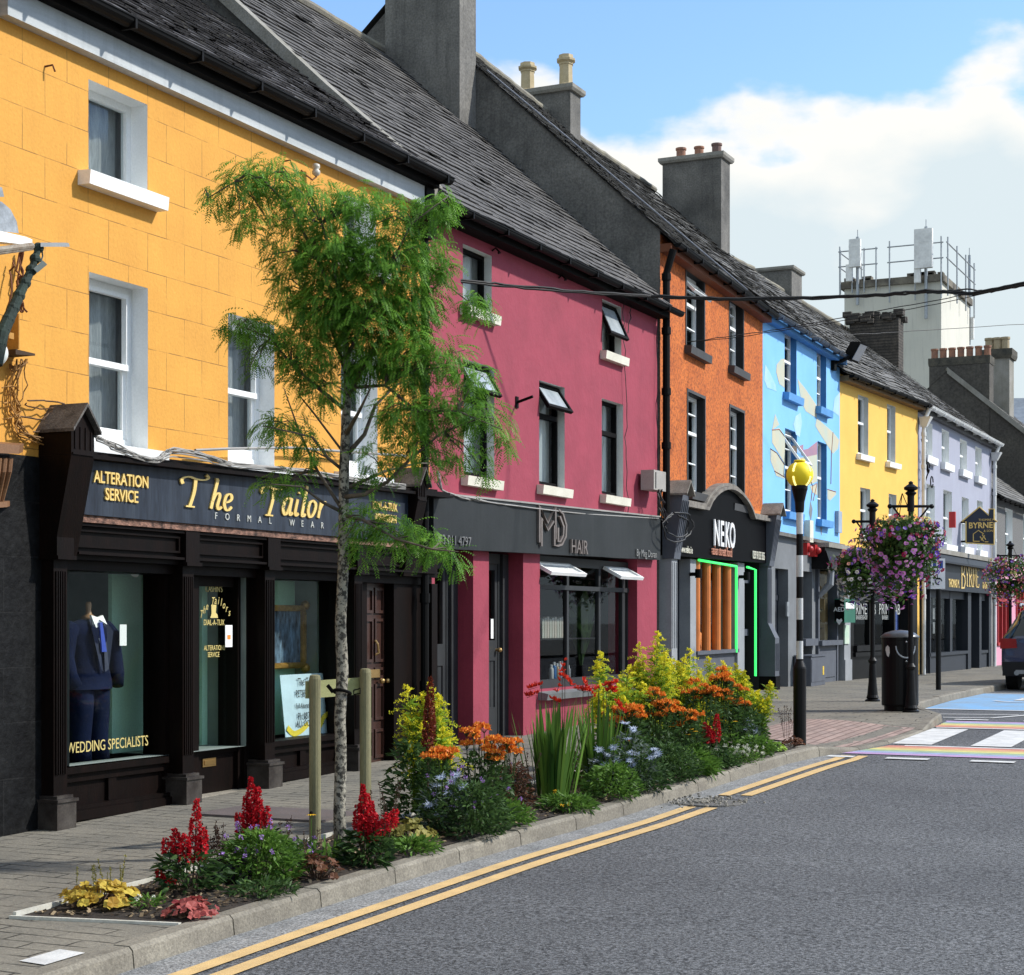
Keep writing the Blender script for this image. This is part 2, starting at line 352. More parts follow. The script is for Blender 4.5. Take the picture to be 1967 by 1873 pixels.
for k, (y0, y1) in enumerate(((-12, 14.25), (15.05, 19.15))):
    for w in (.26, .455): strip('yellow_line', lambda y, w=w: edge(min(y, 18.6))+w, lambda y, w=w: edge(min(y, 18.6))+w+.112, y0+w*.3, y1, rz(.008), M_ylw, .5)
# rainbow bordered zebra crossing
RB = [(.55, .36, .62), (.36, .42, .62), (.38, .52, .34), (.72, .66, .24), (.74, .44, .22), (.70, .27, .20)]
def band(y0, y1, cols, nm):
    n = len(cols)
    for i, c in enumerate(cols):
        strip(nm, lambda y: edge(y)+.02+.012*i, c_(5.2), y0+(y1-y0)*i/n, y0+(y1-y0)*(i+1)/n-.004, rz(.008), mat('road_paint', tuple(q*.8 for q in c), .75, tuple(q*.6 for q in c), 1, 5, fine=.15, fscale=80), .2)
band(19.38, 20.5, RB, 'rainbow_stripe'); band(23.35, 24.5, RB[::-1], 'rainbow_stripe')
strip('white_line', lambda y: edge(y)+.25, c_(5.2), 20.51, 20.60, rz(.008), M_wht); strip('white_line', lambda y: edge(y)+.05, c_(5.2), 23.22, 23.33, rz(.008), M_wht)
x = -4.80
while x < 4.6: strip('zebra_stripe', c_(x), c_(x+.47), 20.75, 23.08, rz(.008), M_wht); x += .93
for x0 in (-5.12, -4.46, -3.54, -2.6, -1.66): strip('give_way_dash', c_(x0), c_(x0+(.3 if x0 < -5 else .47)), 18.9, 19.06, rz(.012), M_wht)
for x0 in (-4.85, -3.9, -2.95): strip('give_way_dash', c_(x0), c_(x0+.47), 24.75, 24.9, rz(.012), M_wht)
M_blue = mat('bay_paint_blue', (.16, .34, .56), .8, (.20, .27, .34), 1, 2.5, fine=.2, fscale=60)
strip('blue_bay', lambda y: edge(y)+.03, c_(-3.45), 27.4, 33.4, rz(.004), M_blue, .5)
for y0 in (27.25, 33.42): strip('bay_line', lambda y: edge(y)+.05, c_(-3.3), y0, y0+.12, rz(.009), M_wht)
strip('bay_line', c_(-3.44), c_(-3.32), 27.4, 33.4, rz(.009), M_wht, .5)
def obl(name, p, q, w):
    mb = MB(); p = Vector(p); q = Vector(q); d = (q-p).normalized(); nn = Vector((-d.y, d.x))*w/2
    mb.poly([(v.x, v.y, gz(v.y)+RZ+.009) for v in (p+nn, p-nn, q-nn, q+nn)]); o = mb.build(name, M_wht); o['kind'] = 'structure'
obl('bay_line', (-5.1, 25.25), (-4.4, 25.35), .09); obl('bay_line', (-4.45, 25.3), (-3.35, 28), .1); obl('bay_line', (-5.3, 26.0), (-4.2, 26.3), .08)
def wheelchair():
    mb = MB(); cx, cy = -4.75, 30.2
    def P(a, b): return (cx+a, cy+b, gz(cy+b)+RZ+.012)
    for k in range(18):
        w0, w1 = rad(200+k*14), rad(214+k*14)
        mb.poly([P(.42*math.cos(w0), .42*math.sin(w0)), P(.52*math.cos(w0), .52*math.sin(w0)), P(.52*math.cos(w1), .52*math.sin(w1)), P(.42*math.cos(w1), .42*math.sin(w1))])
    for a, b, c, d in ((-.18, .1, .0, 1.), (-.1, .45, .42, .56), (-.1, .08, .48, .19), (.36, -.5, .48, .1), (.4, -.5, .66, -.4)): mb.poly([P(a, b), P(c, b), P(c, d), P(a, d)])
    mb.poly([P(-.1+.14*math.cos(k*.6), 1.2+.14*math.sin(k*.6)) for k in range(10)])
    mb.build('bay_symbol', M_wht)['kind'] = 'structure'
wheelchair()
M_tact = mat('tactile_paving', (.33, .235, .20), .85, (.25, .19, .165), 1, 2, fine=.2, fscale=50, bump=.3,
    extra=brick_extra((1, 0), .40, .105, .012, mcol=(.10, .06, .045), amt=.8, broken=False, bumpk=2.))
strip('tactile_paving', lambda y: edge(y)-1.75, lambda y: edge(y)-.14, 19.75, 22.75, lambda x, y: pz(x, y)+.008, M_tact, .2, 10)
M_cover = mat('access_cover', (.13, .105, .10), .7, (.10, .085, .08), 1, 3, fine=.2, bump=.5, bscale=120)
mb = MB(); mb.wbox(-8.35, -7.15, 11.5, 12.2, gz(11.8)-.02, gz(11.8)+.012); tag(mb.build('access_cover', M_cover, base=(-7.7, 11.8, .02)), 'flat brown metal access cover set in the paving behind the young tree', 'access cover')
mb = MB(); mb.poly([(x, y, pz(x, y)+.006) for x, y in ((-5.86, 6.62), (-5.68, 6.60), (-5.68, 6.9), (-5.86, 6.92))]); struct(mb, 'pale_paver', M_wht)
def drain():
    t = thing('drain_grate', 'round drain cover full of grit between the two lengths of double yellow lines', 'drain cover', (-5.0, 14.62, gz(14.6)+RZ))
    z = gz(14.6)+RZ
    mb = MB(); mb.lathe((-5.02, 14.63, z), [(.33, -.02), (.33, .008), (.30, .012), (.29, .005), (.02, .006)], 24); sub(mb, 'cover', mat('drain_iron', (.09, .088, .085), .8, (.16, .15, .13), 1, 25, fine=.5, bump=.8), t)
    mb = MB()
    for k in range(260):
        a, r = R.uniform(0, 6.28), abs(R.gauss(0, .22)); x, y, s = -5.1+math.cos(a)*r, 14.63+math.sin(a)*r*1.3, R.uniform(.004, .012)
        mb.wbox(x-s, x+s, y-s, y+s, z+.01, z+.012+s, 0, R.random())
    tag(mb.build('grit', mat('grit', (.28, .26, .22), .9, tone=.5)), kind='stuff')
drain()
# planting bed
BX = -6.66
def bz(x, y): return gz(y)+.010+.035*sstep(y, 7.6, 8.3)*math.sin(math.pi*min(1, max(0, (x-BX)/(edge(y)-.13-BX))))+.012*mnoise.noise(Vector((x*6, y*6, 0)))
def skew(x): return (x-BX)*.22
mb = MB(); Y = ys(0, 11.1, .12); nx = 9
for a, b in zip(Y, Y[1:]):
    for i in range(nx):
        P = lambda t, q: (lambda x: (x, 7.52+q+skew(x)*(1-q/11.1), bz(x, 7.52+q)))(BX+(edge(7.5+q)-.13-BX)*t)
        mb.poly([P(i/nx, a), P((i+1)/nx, a), P((i+1)/nx, b), P(i/nx, b)])
struct(mb, 'soil', M_soil)
mb = MB()
for k in range(9000):
    y = R.uniform(7.6, 18.5); x = R.uniform(BX+.02, edge(y)-.16); y += skew(x)*(1-(y-7.5)/11.1); s = R.uniform(.004, .018); z = bz(x, y); w = R.uniform(0, 3.14)
    d = Vector((math.cos(w), math.sin(w), R.uniform(-.3, .5)))*s; e = Vector((-math.sin(w), math.cos(w), R.uniform(-.3, .5)))*s*.6; c = Vector((x, y, z+.006))
    mb.poly([c-d-e, c+d-e, c+d+e, c-d+e], 0, R.random()**2)
tag(mb.build('bark_mulch', leafmat('bark_chips', (.022, .014, .009), (.34, .26, .16), 0)), kind='stuff')
M_edging = mat('white_edging', (.55, .54, .48), .6, (.40, .39, .33), 1, 8)
def edging():
    t = thing('bed_edging', 'thin white edging strip round the back and near end of the flower bed', 'edging', (BX, 7.5, gz(7.5)))
    mb = MB(); Y = ys(7.5, 18.7, .8)
    for a, b in zip(Y, Y[1:]):
        mb.hexa([(BX-.025, a, gz(a)-.02), (BX, a, gz(a)-.02), (BX, b, gz(b)-.02), (BX-.025, b, gz(b)-.02), (BX-.025, a, gz(a)+.035), (BX, a, gz(a)+.035), (BX, b, gz(b)+.035), (BX-.025, b, gz(b)+.035)])
    sub(mb, 'back_strip', M_edging, t)
    mb = MB(); y0, y1 = 7.48, 7.48+(edge(7.6)-.13-BX)*.22; x1 = edge(7.6)-.13; z = gz(7.5)
    mb.hexa([(BX-.025, y0-.012, z-.02), (x1, y1-.012, z-.02), (x1, y1+.014, z-.02), (BX-.025, y0+.014, z-.02), (BX-.025, y0-.012, z+.018), (x1, y1-.012, z+.018), (x1, y1+.014, z+.018), (BX-.025, y0+.014, z+.018)])
    sub(mb, 'end_strip', M_edging, t)
edging()
# ================= BUILDING HELPERS =================
def slates(root, fr, a0, a1, oe, he, orr, hr, m, course=.20, w=.26, name='roof', wild=1., part=None, holes=()):
    mb = MB(); L = math.hypot(oe-orr, hr-he); so, sh = (orr-oe)/L, (hr-he)/L; n = int(L/course); up = (-sh, so) if so > 0 else (sh, -so)
    no, nh = sh, -so   # outward normal in the (o, h) plane
    mb.poly([fr.P(a0, he-.02, oe-.01), fr.P(a1, he-.02, oe-.01), fr.P(a1, hr-.02, orr-.01), fr.P(a0, hr-.02, orr-.01)], 0, .1)
    for i in range(n):
        s0 = i*course; s1 = min(L, s0+course*1.12); x = a0-(w*.5 if i % 2 else 0)
        wav = lambda a: .014*wild*mnoise.noise(Vector((a*.9, i*.35, 3.1)))
        while x < a1:
            xa, xb = max(a0, x+.003), min(a1, x+w-.003); x += w
            if xb-xa < .03: continue
            j = R.uniform(0, .010)*wild; lf = .016+R.uniform(0, .010)*wild; dp = R.uniform(-.012, .010)*wild
            if R.random() < .012*wild: dp -= .05; lf += .02
            c = min(1, max(0, R.gauss(.5, .25)))
            P = lambda a, s_, q: fr.P(a, he+sh*s_+nh*q, oe+so*s_+no*q)
            q0, q1 = lf+wav(xa), lf+wav(xb)+R.uniform(-.004, .004)
            p = [P(xa, s0+dp, q0), P(xb, s0+dp+j*.4, q1), P(xb, s1, .003+wav(xb)), P(xa, s1, .003+wav(xa))]
            mb.poly(p, 0, c); mb.poly([P(xa, s0+dp, q0-.012), P(xb, s0+dp+j*.4, q1-.012), p[1], p[0]], 0, .05)
    mb.poly([fr.P(a0, hr, orr), fr.P(a1, hr, orr), fr.P(a1, he, 2*orr-oe), fr.P(a0, he, 2*orr-oe)])
    r = mb.build(name, m, part or root)
    mr = MB(); mr.tube([fr.P(a0+(a1-a0)*k/24, hr+.02+.02*mnoise.noise(Vector((k*.7, he, 0))), orr) for k in range(25)], .07, 8); mr.build('ridge_tiles', M_ridge, r)
    return r
M_ridge = mat('ridge_tile', (.16, .15, .13), .9, (.25, .23, .17), 1, 3, fine=.3, bump=.5)
def slate_mat(nm, c1, c2): return mat(nm, c1, .85, c2, 1, 1.1, fine=.3, fscale=22, bump=.5, bscale=45, tone=.28, spec=.4, extra=lambda n, l, tc, cur, hgt, mx, rng, tex, gray: (mx(rng(tex(7, 6, None, .7), .60, .72, 0, .55), cur, (.30, .28, .22)), hgt))
M_sl1 = slate_mat('slate_brown', (.085, .080, .082), (.055, .052, .052)); M_sl2 = slate_mat('slate_grey', (.10, .094, .09), (.066, .063, .06)); M_sl3 = slate_mat('slate_pale', (.16, .155, .145), (.095, .092, .085))
def wall(root, fr, a0, a1, h0, h1, ops, m, name='wall', o=0., th=.0, bottom=None, top=None):
    mb = MB(); A_ = sorted({a0, a1, *[q for w in ops for q in w[:2]]}); H_ = sorted({h0, h1, *[q for w in ops for q in w[2:4]]})
    A_ = [q for q in A_ if a0 <= q <= a1]; H_ = [q for q in H_ if h0 <= q <= h1]
    for p, q in zip(A_, A_[1:]):
        for r, s in zip(H_, H_[1:]):
            am, hm = (p+q)/2, (r+s)/2
            if any(w[0] < am < w[1] and w[2] < hm < w[3] for w in ops): continue
            hb = lambda a: (bottom(a) if (bottom and r == H_[0]) else r)
            ht = lambda a: (top(a) if (top and s == H_[-1]) else s)
            mb.poly([fr.P(p, hb(p), o), fr.P(q, hb(q), o), fr.P(q, ht(q), o), fr.P(p, ht(p), o)])
    return mb.build(name, m, root)
def shell(root, fr, a0, a1, he, hr, m, r=4.3, name='side_wall', hb=-.5, eo=0):
    mb = MB()
    for a in (a0, a1): mb.poly([fr.P(a, hb, -.02), fr.P(a, he, eo-.02), fr.P(a, hr-.03, -r), fr.P(a, he, -2*r), fr.P(a, hb, -2*r)])
    mb.poly([fr.P(a0, hb, -2*r), fr.P(a1, hb, -2*r), fr.P(a1, he, -2*r), fr.P(a0, he, -2*r)])
    return mb.build(name, m, root)
def op(fr, u0, u1, vt, vb):
    a0, ht = fr.uv(u0, vt); a1, _ = fr.uv(u1, vt); _, hb = fr.uv(u0, vb); return (a0, a1, hb, ht)
def vent(fr, a0, a1, ht, hh, ang, o, fm, pm, win, fw=.045, name='open_vent'):
    ca, sa = math.cos(rad(ang)), math.sin(rad(ang))
    def Q(a, d, t): return fr.P(a, ht-d*ca+t*sa, o+d*sa+t*ca)
    mb = MB()
    def bx(aa, ab, d0, d1, m=0, t0=-.02, t1=.025): mb.hexa([Q(aa, d1, t0), Q(aa, d1, t1), Q(ab, d1, t1), Q(ab, d1, t0), Q(aa, d0, t0), Q(aa, d0, t1), Q(ab, d0, t1), Q(ab, d0, t0)], m)
    bx(a0, a0+fw, 0, hh); bx(a1-fw, a1, 0, hh); bx(a0+fw, a1-fw, 0, fw); bx(a0+fw, a1-fw, hh-fw, hh)
    v = mb.build(name, fm, win)
    mb = MB(); mb.poly([Q(a0+fw, hh-fw, 0), Q(a1-fw, hh-fw, 0), Q(a1-fw, fw, 0), Q(a0+fw, fw, 0)])
    mb.build('pane', pm, v) if False else mb.build('vent_pane', pm, win)
def window(root, fr, w, d=.16, fm=None, rm=None, fw=.05, hbars=(), vbars=(), sillm=None, sill=(.1, .1, .11), curt=None, vents=(), pane=GLASS, sash=False, bw=.03, rp=.0, back=.16, label=None):
    a0, a1, h0, h1 = w; mb = MB(); D = -d
    mb.box(fr, a0, a0+fw, h0, h1, D-.06, D); mb.box(fr, a1-fw, a1, h0, h1, D-.06, D)
    mb.box(fr, a0+fw, a1-fw, h1-fw, h1, D-.06, D); mb.box(fr, a0+fw, a1-fw, h0, h0+fw*1.2, D-.06, D)
    H = h1-h0
    for f, t, pr in hbars: mb.box(fr, a0+fw, a1-fw, h0+H*f-t/2, h0+H*f+t/2, D-.05, D+pr)
    for f, t, f0, f1 in vbars: am = a0+(a1-a0)*f; mb.box(fr, am-t/2, am+t/2, h0+H*f0, h0+H*f1, D-.045, D-.01)
    if sash:   # the upper sash stands in front of the lower one
        f = hbars[0][0]; s = .035
        for q in (a0+fw, a1-fw-s): mb.box(fr, q, q+s, h0+H*f, h1-fw, D-.03, D+.02)
        mb.box(fr, a0+fw+s, a1-fw-s, h1-fw-s, h1-fw, D-.03, D+.02)
        for q in (a0+fw, a1-fw-.05): mb.box(fr, q, q+.05, h0+fw, h0+H*f, D-.06, D-.012)
        mb.box(fr, a0+fw+.05, a1-fw-.05, h0+fw*1.2, h0+fw*1.2+.08, D-.06, D-.012)
    win = mb.build('window', fm, root)
    if label: win['label'] = label
    mb = MB(); mb.poly([fr.P(a0+fw*.5, h0+fw*.5, D-.035), fr.P(a1-fw*.5, h0+fw*.5, D-.035), fr.P(a1-fw*.5, h1-fw*.5, D-.035), fr.P(a0+fw*.5, h1-fw*.5, D-.035)]); mb.build('pane', pane, win)
    mb = MB(); e = .002; P = fr.P
    q = [(a0, h0), (a1, h0), (a1, h1), (a0, h1)]
    for i in range(4):
        (x0, y0), (x1, y1) = q[i], q[(i+1) % 4]; mb.poly([P(x0, y0, rp), P(x1, y1, rp), P(x1, y1, D-.06), P(x0, y0, D-.06)])
    mb.build('reveal', rm, win)
    if curt:
        mb = MB(); n = 14; cb = D-back
        mb2 = [(a0-.1+(a1-a0+.2)*k/n, cb+.02*math.sin(k*2.1+a0*7)) for k in range(n+1)]
        for (p, o1), (q_, o2) in zip(mb2, mb2[1:]): mb.poly([P(p, h0-.1, o1), P(q_, h0-.1, o2), P(q_, h1+.1, o2), P(p, h1+.1, o1)])
        mb.build('curtain', curt, win)
    if sillm:
        ex, pr, th = sill; mb = MB(); b = .012
        mb.hexa([P(a0-ex, h0-th, -.1), P(a0-ex, h0-th, pr-b), P(a1+ex, h0-th, pr-b), P(a1+ex, h0-th, -.1), P(a0-ex, h0-.004, -.1), P(a0-ex, h0-.02, pr), P(a1+ex, h0-.02, pr), P(a1+ex, h0-.004, -.1)])
        mb.build('sill', sillm, win)
    for v in vents: vent(fr, a0+fw*.4, a1-fw*.4, h0+H*v[0], H*v[1], v[2], D+.005, v[3] if len(v) > 3 else fm, v[4] if len(v) > 4 else pane, win)
    return win
def gutter(root, fr, a0, a1, h, o, m, r=.06, brackets=.9, name='gutter'):
    mb = MB(); n = 7
    for t in (0, .012):
        for k in range(n):
            w0, w1 = math.pi*(1+k/n), math.pi*(1+(k+1)/n); rr = r-t
            mb.poly([fr.P(a0, h+rr*math.sin(w0), o+rr*math.cos(w0)), fr.P(a1, h+rr*math.sin(w0), o+rr*math.cos(w0)), fr.P(a1, h+rr*math.sin(w1), o+rr*math.cos(w1)), fr.P(a0, h+rr*math.sin(w1), o+rr*math.cos(w1))])
    for a in (a0, a1): mb.poly([fr.P(a, h+r*math.sin(math.pi*(1+k/n)), o+r*math.cos(math.pi*(1+k/n))) for k in range(n+1)])
    mb.box(fr, a0, a1, h-.003, h+.008, o+r-.004, o+r+.008)
    x = a0+.3
    while x < a1: mb.box(fr, x, x+.025, h-r-.012, h+.0, o-r-.06, o+r+.006); x += brackets
    return mb.build(name, m, root)
def pipe(root, fr, pts, r, m, name='downpipe', collars=()):
    mb = MB(); mb.tube([fr.P(a, h, o) for a, h, o in pts], r, 10)
    for a, h, o in collars: mb.tube([fr.P(a, h-.05, o), fr.P(a, h+.05, o)], r*1.28, 10)
    return mb.build(name, m, root)
def chimney(root, pts, z0, z1, m, cap=.12, capm=None, pots=(), potm=None, parent=None, name='chimney', pr=.08, pst='round'):
    """pts: four plan corners (x, y) ccw; pots: (t along 0-1, t across 0-1, height, radius)"""
    mb = MB(); c = Vector((sum(p[0] for p in pts)/4, sum(p[1] for p in pts)/4))
    lo = [(p[0], p[1], z0) for p in pts]; hi = [(p[0], p[1], z1-cap) for p in pts]; mb.hexa(lo+hi)
    ch = mb.build(name, m, root); mb = MB()
    def off(p, k): d = Vector((p[0], p[1]))-c; return (p[0]+math.copysign(k, d.x), p[1]+math.copysign(k, d.y))
    mb.hexa([(*off(p, pr*.6), z1-cap) for p in pts]+[(*off(p, pr), z1-cap*.6) for p in pts]); mb.hexa([(*off(p, pr), z1-cap*.6) for p in pts]+[(*off(p, pr), z1) for p in pts])
    mb.build('chimney_cap', capm or m, ch)
    P = [Vector(p) for p in pts]
    for t, s, h, r in pots:
        q = P[0]*(1-t)*(1-s)+P[1]*t*(1-s)+P[2]*t*s+P[3]*(1-t)*s; mb = MB()
        if pst == 'oct': mb.lathe((q.x, q.y, z1), [(r*1.15, 0), (r*1.15, .06), (r*.95, .08), (r*.9, h*.68), (r*1.0, h*.7), (r*1.0, h*.73), (r*.95, h*.75), (r*1.28, h*.8), (r*1.3, h*.86), (r*1.05, h*.88), (r*1.0, h*.98), (r*.75, h), (r*.7, h*.9)], 8)
        else: mb.lathe((q.x, q.y, z1), [(r*.92, -.01), (r*.9, h*.8), (r*1.06, h*.84), (r*1.06, h), (r*.8, h), (r*.78, h*.8)], 14)
        o = mb.build('chimney_pot', potm if not isinstance(potm, list) else R.choice(potm), ch)
    return ch
def frpts(fr, a0, a1, o0, o1): return [tuple(fr.P(a, 0, o).xy) for a, o in ((a0, o0), (a1, o0), (a1, o1), (a0, o1))]
def hslab(mb, fr, a0, a1, b0, b1, t0, t1, o0, o1, m=0):      # a slab whose bottom and top rise along the wall
    P = fr.P; mb.hexa([P(a0, b0, o0), P(a0, b0, o1), P(a1, b1, o1), P(a1, b1, o0), P(a0, t0, o0), P(a0, t0, o1), P(a1, t1, o1), P(a1, t1, o0)], m)
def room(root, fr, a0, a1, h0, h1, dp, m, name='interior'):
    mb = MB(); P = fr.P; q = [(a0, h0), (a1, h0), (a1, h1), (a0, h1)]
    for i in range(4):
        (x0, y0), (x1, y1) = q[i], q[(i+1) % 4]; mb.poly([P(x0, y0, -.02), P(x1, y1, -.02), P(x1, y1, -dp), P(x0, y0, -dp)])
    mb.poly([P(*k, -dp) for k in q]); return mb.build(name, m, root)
M_black = mat('black_paint', (.003, .003, .003), .7, (.005, .0045, .0045), 1, 6, fine=.2, bump=.15, spec=.08)
M_blackpl = mat('black_plastic', (.004, .004, .004), .55, spec=.1, fine=.1)
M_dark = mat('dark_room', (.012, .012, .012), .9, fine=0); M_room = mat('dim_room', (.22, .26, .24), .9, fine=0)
M_white = mat('white_paint', (.82, .83, .82), .55, (.76, .78, .77), 1, 3, fine=.05, bump=.1)
M_curt = mat('net_curtain', (.36, .37, .37), .9, (.20, .21, .22), 1, 3, fine=.2, fscale=30, stretch=(3, 3, .4))
M_curtw = mat('white_curtain', (.66, .67, .65), .9, (.45, .47, .47), 1, 2, fine=.1, stretch=(3, 3, .4))
M_render = mat('grey_render', (.17, .163, .148), .9, (.075, .073, .068), 1, 1.1, fine=.3, fscale=30, bump=.5, bscale=50, streak=.6)
M_render2 = mat('pale_render', (.27, .26, .235), .9, (.19, .18, .15), 1, 2, fine=.25, fscale=50, bump=.4, bscale=60, streak=.5, streakcol=(.08, .07, .05))
M_cable = mat('black_cable', (.012, .012, .012), .6, fine=0)
M_cablew = mat('grey_cable', (.30, .29, .27), .6, fine=0)
M_gold = mat('gold_leaf', (.80, .58, .20), .38, (.68, .47, .14), 1, 8, metal=.15, fine=.05)
M_goldf = mat('gold_lettering', (.62, .50, .18), .6, fine=0)
M_brass = mat('brass', (.62, .40, .16), .3, metal=.9, fine=.05)
M_pot = mat('terracotta', (.36, .17, .10), .85, (.22, .12, .09), 1, 6, fine=.2); M_pot2 = mat('pale_clay', (.42, .34, .22), .85, (.30, .24, .15), 1, 6, fine=.2); M_pot3 = mat('sooty_clay', (.13, .09, .08), .85, (.2, .12, .1), 1, 6)
M_steel = mat('galvanised_steel', (.38, .40, .42), .45, (.28, .3, .31), 1, 8, metal=.6)
def pt(mb, fr, w, k=0): pass
# ================= YELLOW HOUSE WITH THE TAILOR'S SHOP =================
def au(fr, u, o=0): return fr.uv(u, 1200, o)[0]
def hv(fr, u, v, o=0): return fr.uv(u, v, o)[1]
M_yel = mat('yellow_render', (.64, .315, .05), .8, (.57, .27, .042), 1, 1.4, fine=.06, fscale=40, bump=.35, bscale=28, streak=.28, streakcol=(.35, .17, .03),
            extra=brick_extra((1, 2), .512, .325, .0035, mcol=(.16, .08, .02), amt=.85, dist=.012, bumpk=.8))
M_fascia = mat('weathered_fascia', (.46, .49, .50), .75, (.34, .37, .38), 1, 2, fine=.1, streak=.35, streakcol=(.12, .12, .12), stretch=(1, .6, 6))
M_wood = mat('dark_brown_wood', (.0065, .003, .0022), .5, (.003, .0018, .0014), 1, 3, fine=.3, fscale=25, bump=.2, bscale=30, spec=.1, stretch=(3, 3, .5))
M_slatebk = mat('blackened_render', (.0025, .0025, .003), .55, (.009, .0095, .010), 1, 3, fine=.5, fscale=18, bump=.8, bscale=18, spec=.15, extra=brick_extra((1, 2), .8, .42, .006, mcol=(.02, .02, .02), amt=.5, dist=.02))
M_green = mat('green_board', (.50, .80, .62), .8, (.42, .72, .55), 1, 2, fine=.08)
def yellow_house():
    fr = FY; a1 = au(fr, 825); a0 = 5.0
    t = thing('town_house', 'mustard yellow three storey house with white sash windows above a black tailor shopfront', 'house', (-9, 12, 0))
    ops = [op(fr, 170, 283, 152, 331), op(fr, 171, 284, 522, 846), op(fr, 438, 527, 601, 885), op(fr, 655, 725, 662, 905), op(fr, 660, 722, 372, 492)]
    hs = lambda a: 2.92+.010*(a-11)
    wall(t, fr, a0, a1, 2.9, 6.5, ops, M_yel, bottom=lambda a: hs(a)-.08)
    wall(t, fr, a0, au(fr, 92), -.4, 2.9, [], M_slatebk, 'plinth_wall', o=.01, top=lambda a: hs(a)-.05)
    shell(t, fr, a0, a1-.02, 6.5, 9.78, M_render)
    reveal = M_white
    for i, w in enumerate(ops):
        if i == 0: window(t, fr, w, .17, M_white, reveal, .06, hbars=(), curt=M_curt, sillm=M_white, sill=(.13, .13, .13), vbars=())
        elif i == 4: window(t, fr, w, .17, M_white, reveal, .06, curt=M_curtw, sillm=M_white, sill=(.12, .12, .12))
        else: window(t, fr, w, .17, M_white, reveal, .06, hbars=((.5, .05, .03),), sash=True, curt=M_curt, sillm=M_white, sill=(.13, .13, .13))
    # eaves
    mb = MB(); f0 = au(fr, 15, .1); mb.box(fr, f0, a1-.30, 6.118, 6.33, .0, .10); mb.build('fascia_board', M_fascia, t)
    mb = MB(); mb.box(fr, f0, a1-.12, 6.333, 6.43, .0, .19); mb.box(fr, a1-.29, a1-.1, 6.05, 6.332, .0, .12); mb.build('soffit', M_black, t)
    gutter(t, fr, f0, a1-.05, 6.44, .27, M_blackpl, .07)
    slates(t, fr, a0, a1-.05, .22, 6.46, -4.3, 9.85, M_sl1, .145, .21, wild=1.3)
    for k, (u, v) in enumerate(((86, 128), (545, 310))):
        a, h = fr.uv(u, v); mb = MB(); mb.tube([fr.P(a, h, 0), fr.P(a+.02, h+.01, .06), fr.P(a+.03, h-.04, .075)], .008, 6); mb.build('iron_hook', mat('rust', (.12, .04, .015), .9), t)
    # ceramic insulator on its hook
    a, h = fr.uv(585, 330); mb = MB(); mb.tube([fr.P(a-.06, h, 0), fr.P(a-.05, h-.05, .05), fr.P(a, h-.09, .09), fr.P(a+.05, h-.05, .1), fr.P(a+.05, h, .1)], .009, 6)
    ih = mb.build('insulator_hook', mat('rusty_iron', (.20, .09, .04), .9), t); mb = MB(); mb.lathe(fr.P(a+.05, h-.02, .1), [(.02, -.02), (.04, 0), (.04, .03), (.022, .045), (.04, .06), (.036, .09), (.015, .1)], 12); mb.build('ceramic_insulator', mat('ceramic', (.55, .52, .45), .3), ih, smooth=True)
    # pipes at the left end
    pipe(t, fr, [(9.6, 3, .06), (9.6, 6.3, .06)], .04, mat('painted_pipe', (.45, .24, .05), .7))
    # ---- shopfront ----
    P = fr.P; g = lambda a, o=0: fr.g(a, o)
    sl = .0125
    L0, L1 = au(fr, 88), au(fr, 829)
    ft = lambda a: 2.80+sl*(a-11.2); fb = lambda a: 2.375+sl*(a-11.2)       # sign board top and bottom
    ao = .2; sa0 = fr.uv(150, 985, ao)[0]; sa1 = fr.uv(786, 1030, ao)[0]
    ht0 = fr.uv(183, 884, ao)[1]; ht1 = fr.uv(776, 949, ao)[1]; ta0 = fr.uv(183, 884, ao)[0]; ta1 = fr.uv(776, 949, ao)[0]
    hb0 = fr.uv(155, 985, ao)[1]; hb1 = fr.uv(776, 1040, ao)[1]
    ft = lambda a: ht0+(ht1-ht0)*(a-ta0)/(ta1-ta0); fb = lambda a: hb0+(hb1-hb0)*(a-sa0)/(sa1-sa0)
    sw = 'shopfront'; mb = MB()
    # cornice + frieze + fascia core
    hslab(mb, fr, L0+.1, L1-.05, ft(L0)+.0, ft(L1)+.0, ft(L0)+.03, ft(L1)+.03, -.02, ao+.1); hslab(mb, fr, L0+.1, L1-.05, ft(L0)+.032, ft(L1)+.032, ft(L0)+.06, ft(L1)+.06, -.02, ao+.06)
    hslab(mb, fr, L0+.1, L1-.05, ft(L0)+.06, ft(L1)+.06, ft(L0)+.09, ft(L1)+.10, -.02, .1)
    hslab(mb, fr, L0+.1, L1-.05, fb(L0)-.36, fb(L1)-.36, fb(L0)-.07, fb(L1)-.07, -.3, .1)
    for k in (.30, .075): hslab(mb, fr, L0+.2, L1-.1, fb(L0)-k-.02, fb(L1)-k-.02, fb(L0)-k, fb(L1)-k, .1, .16)
    # raised mouldings round the frieze panels
    for u0, u1 in ((143, 345), (380, 505), (535, 672), (698, 775)):
        p, q = au(fr, u0, .12), au(fr, u1, .12); z = lambda a, k: fb(a)-k
        for k in (.12, .245): hslab(mb, fr, p, q, z(p, k)-.018, z(q, k)-.018, z(p, k), z(q, k), .1, .128)
        for a in (p, q-.018): hslab(mb, fr, a, a+.018, z(a, .263), z(a, .263), z(a, .12), z(a, .12), .1, .126)
    core = mb.build('shopfront', M_wood, t)
    mb = MB(); hslab(mb, fr, L0+.2, sa1, fb(L0)-.01, fb(sa1)-.01, ft(L0)-.002, ft(sa1)-.002, .0, ao); 
    M_sign = mat('navy_sign_board', (.010, .015, .026), .5, (.028, .038, .055), 1, 2.5, fine=.3, fscale=14, streak=.4, streakcol=(.07, .085, .11), stretch=(3, 3, .4), spec=.3)
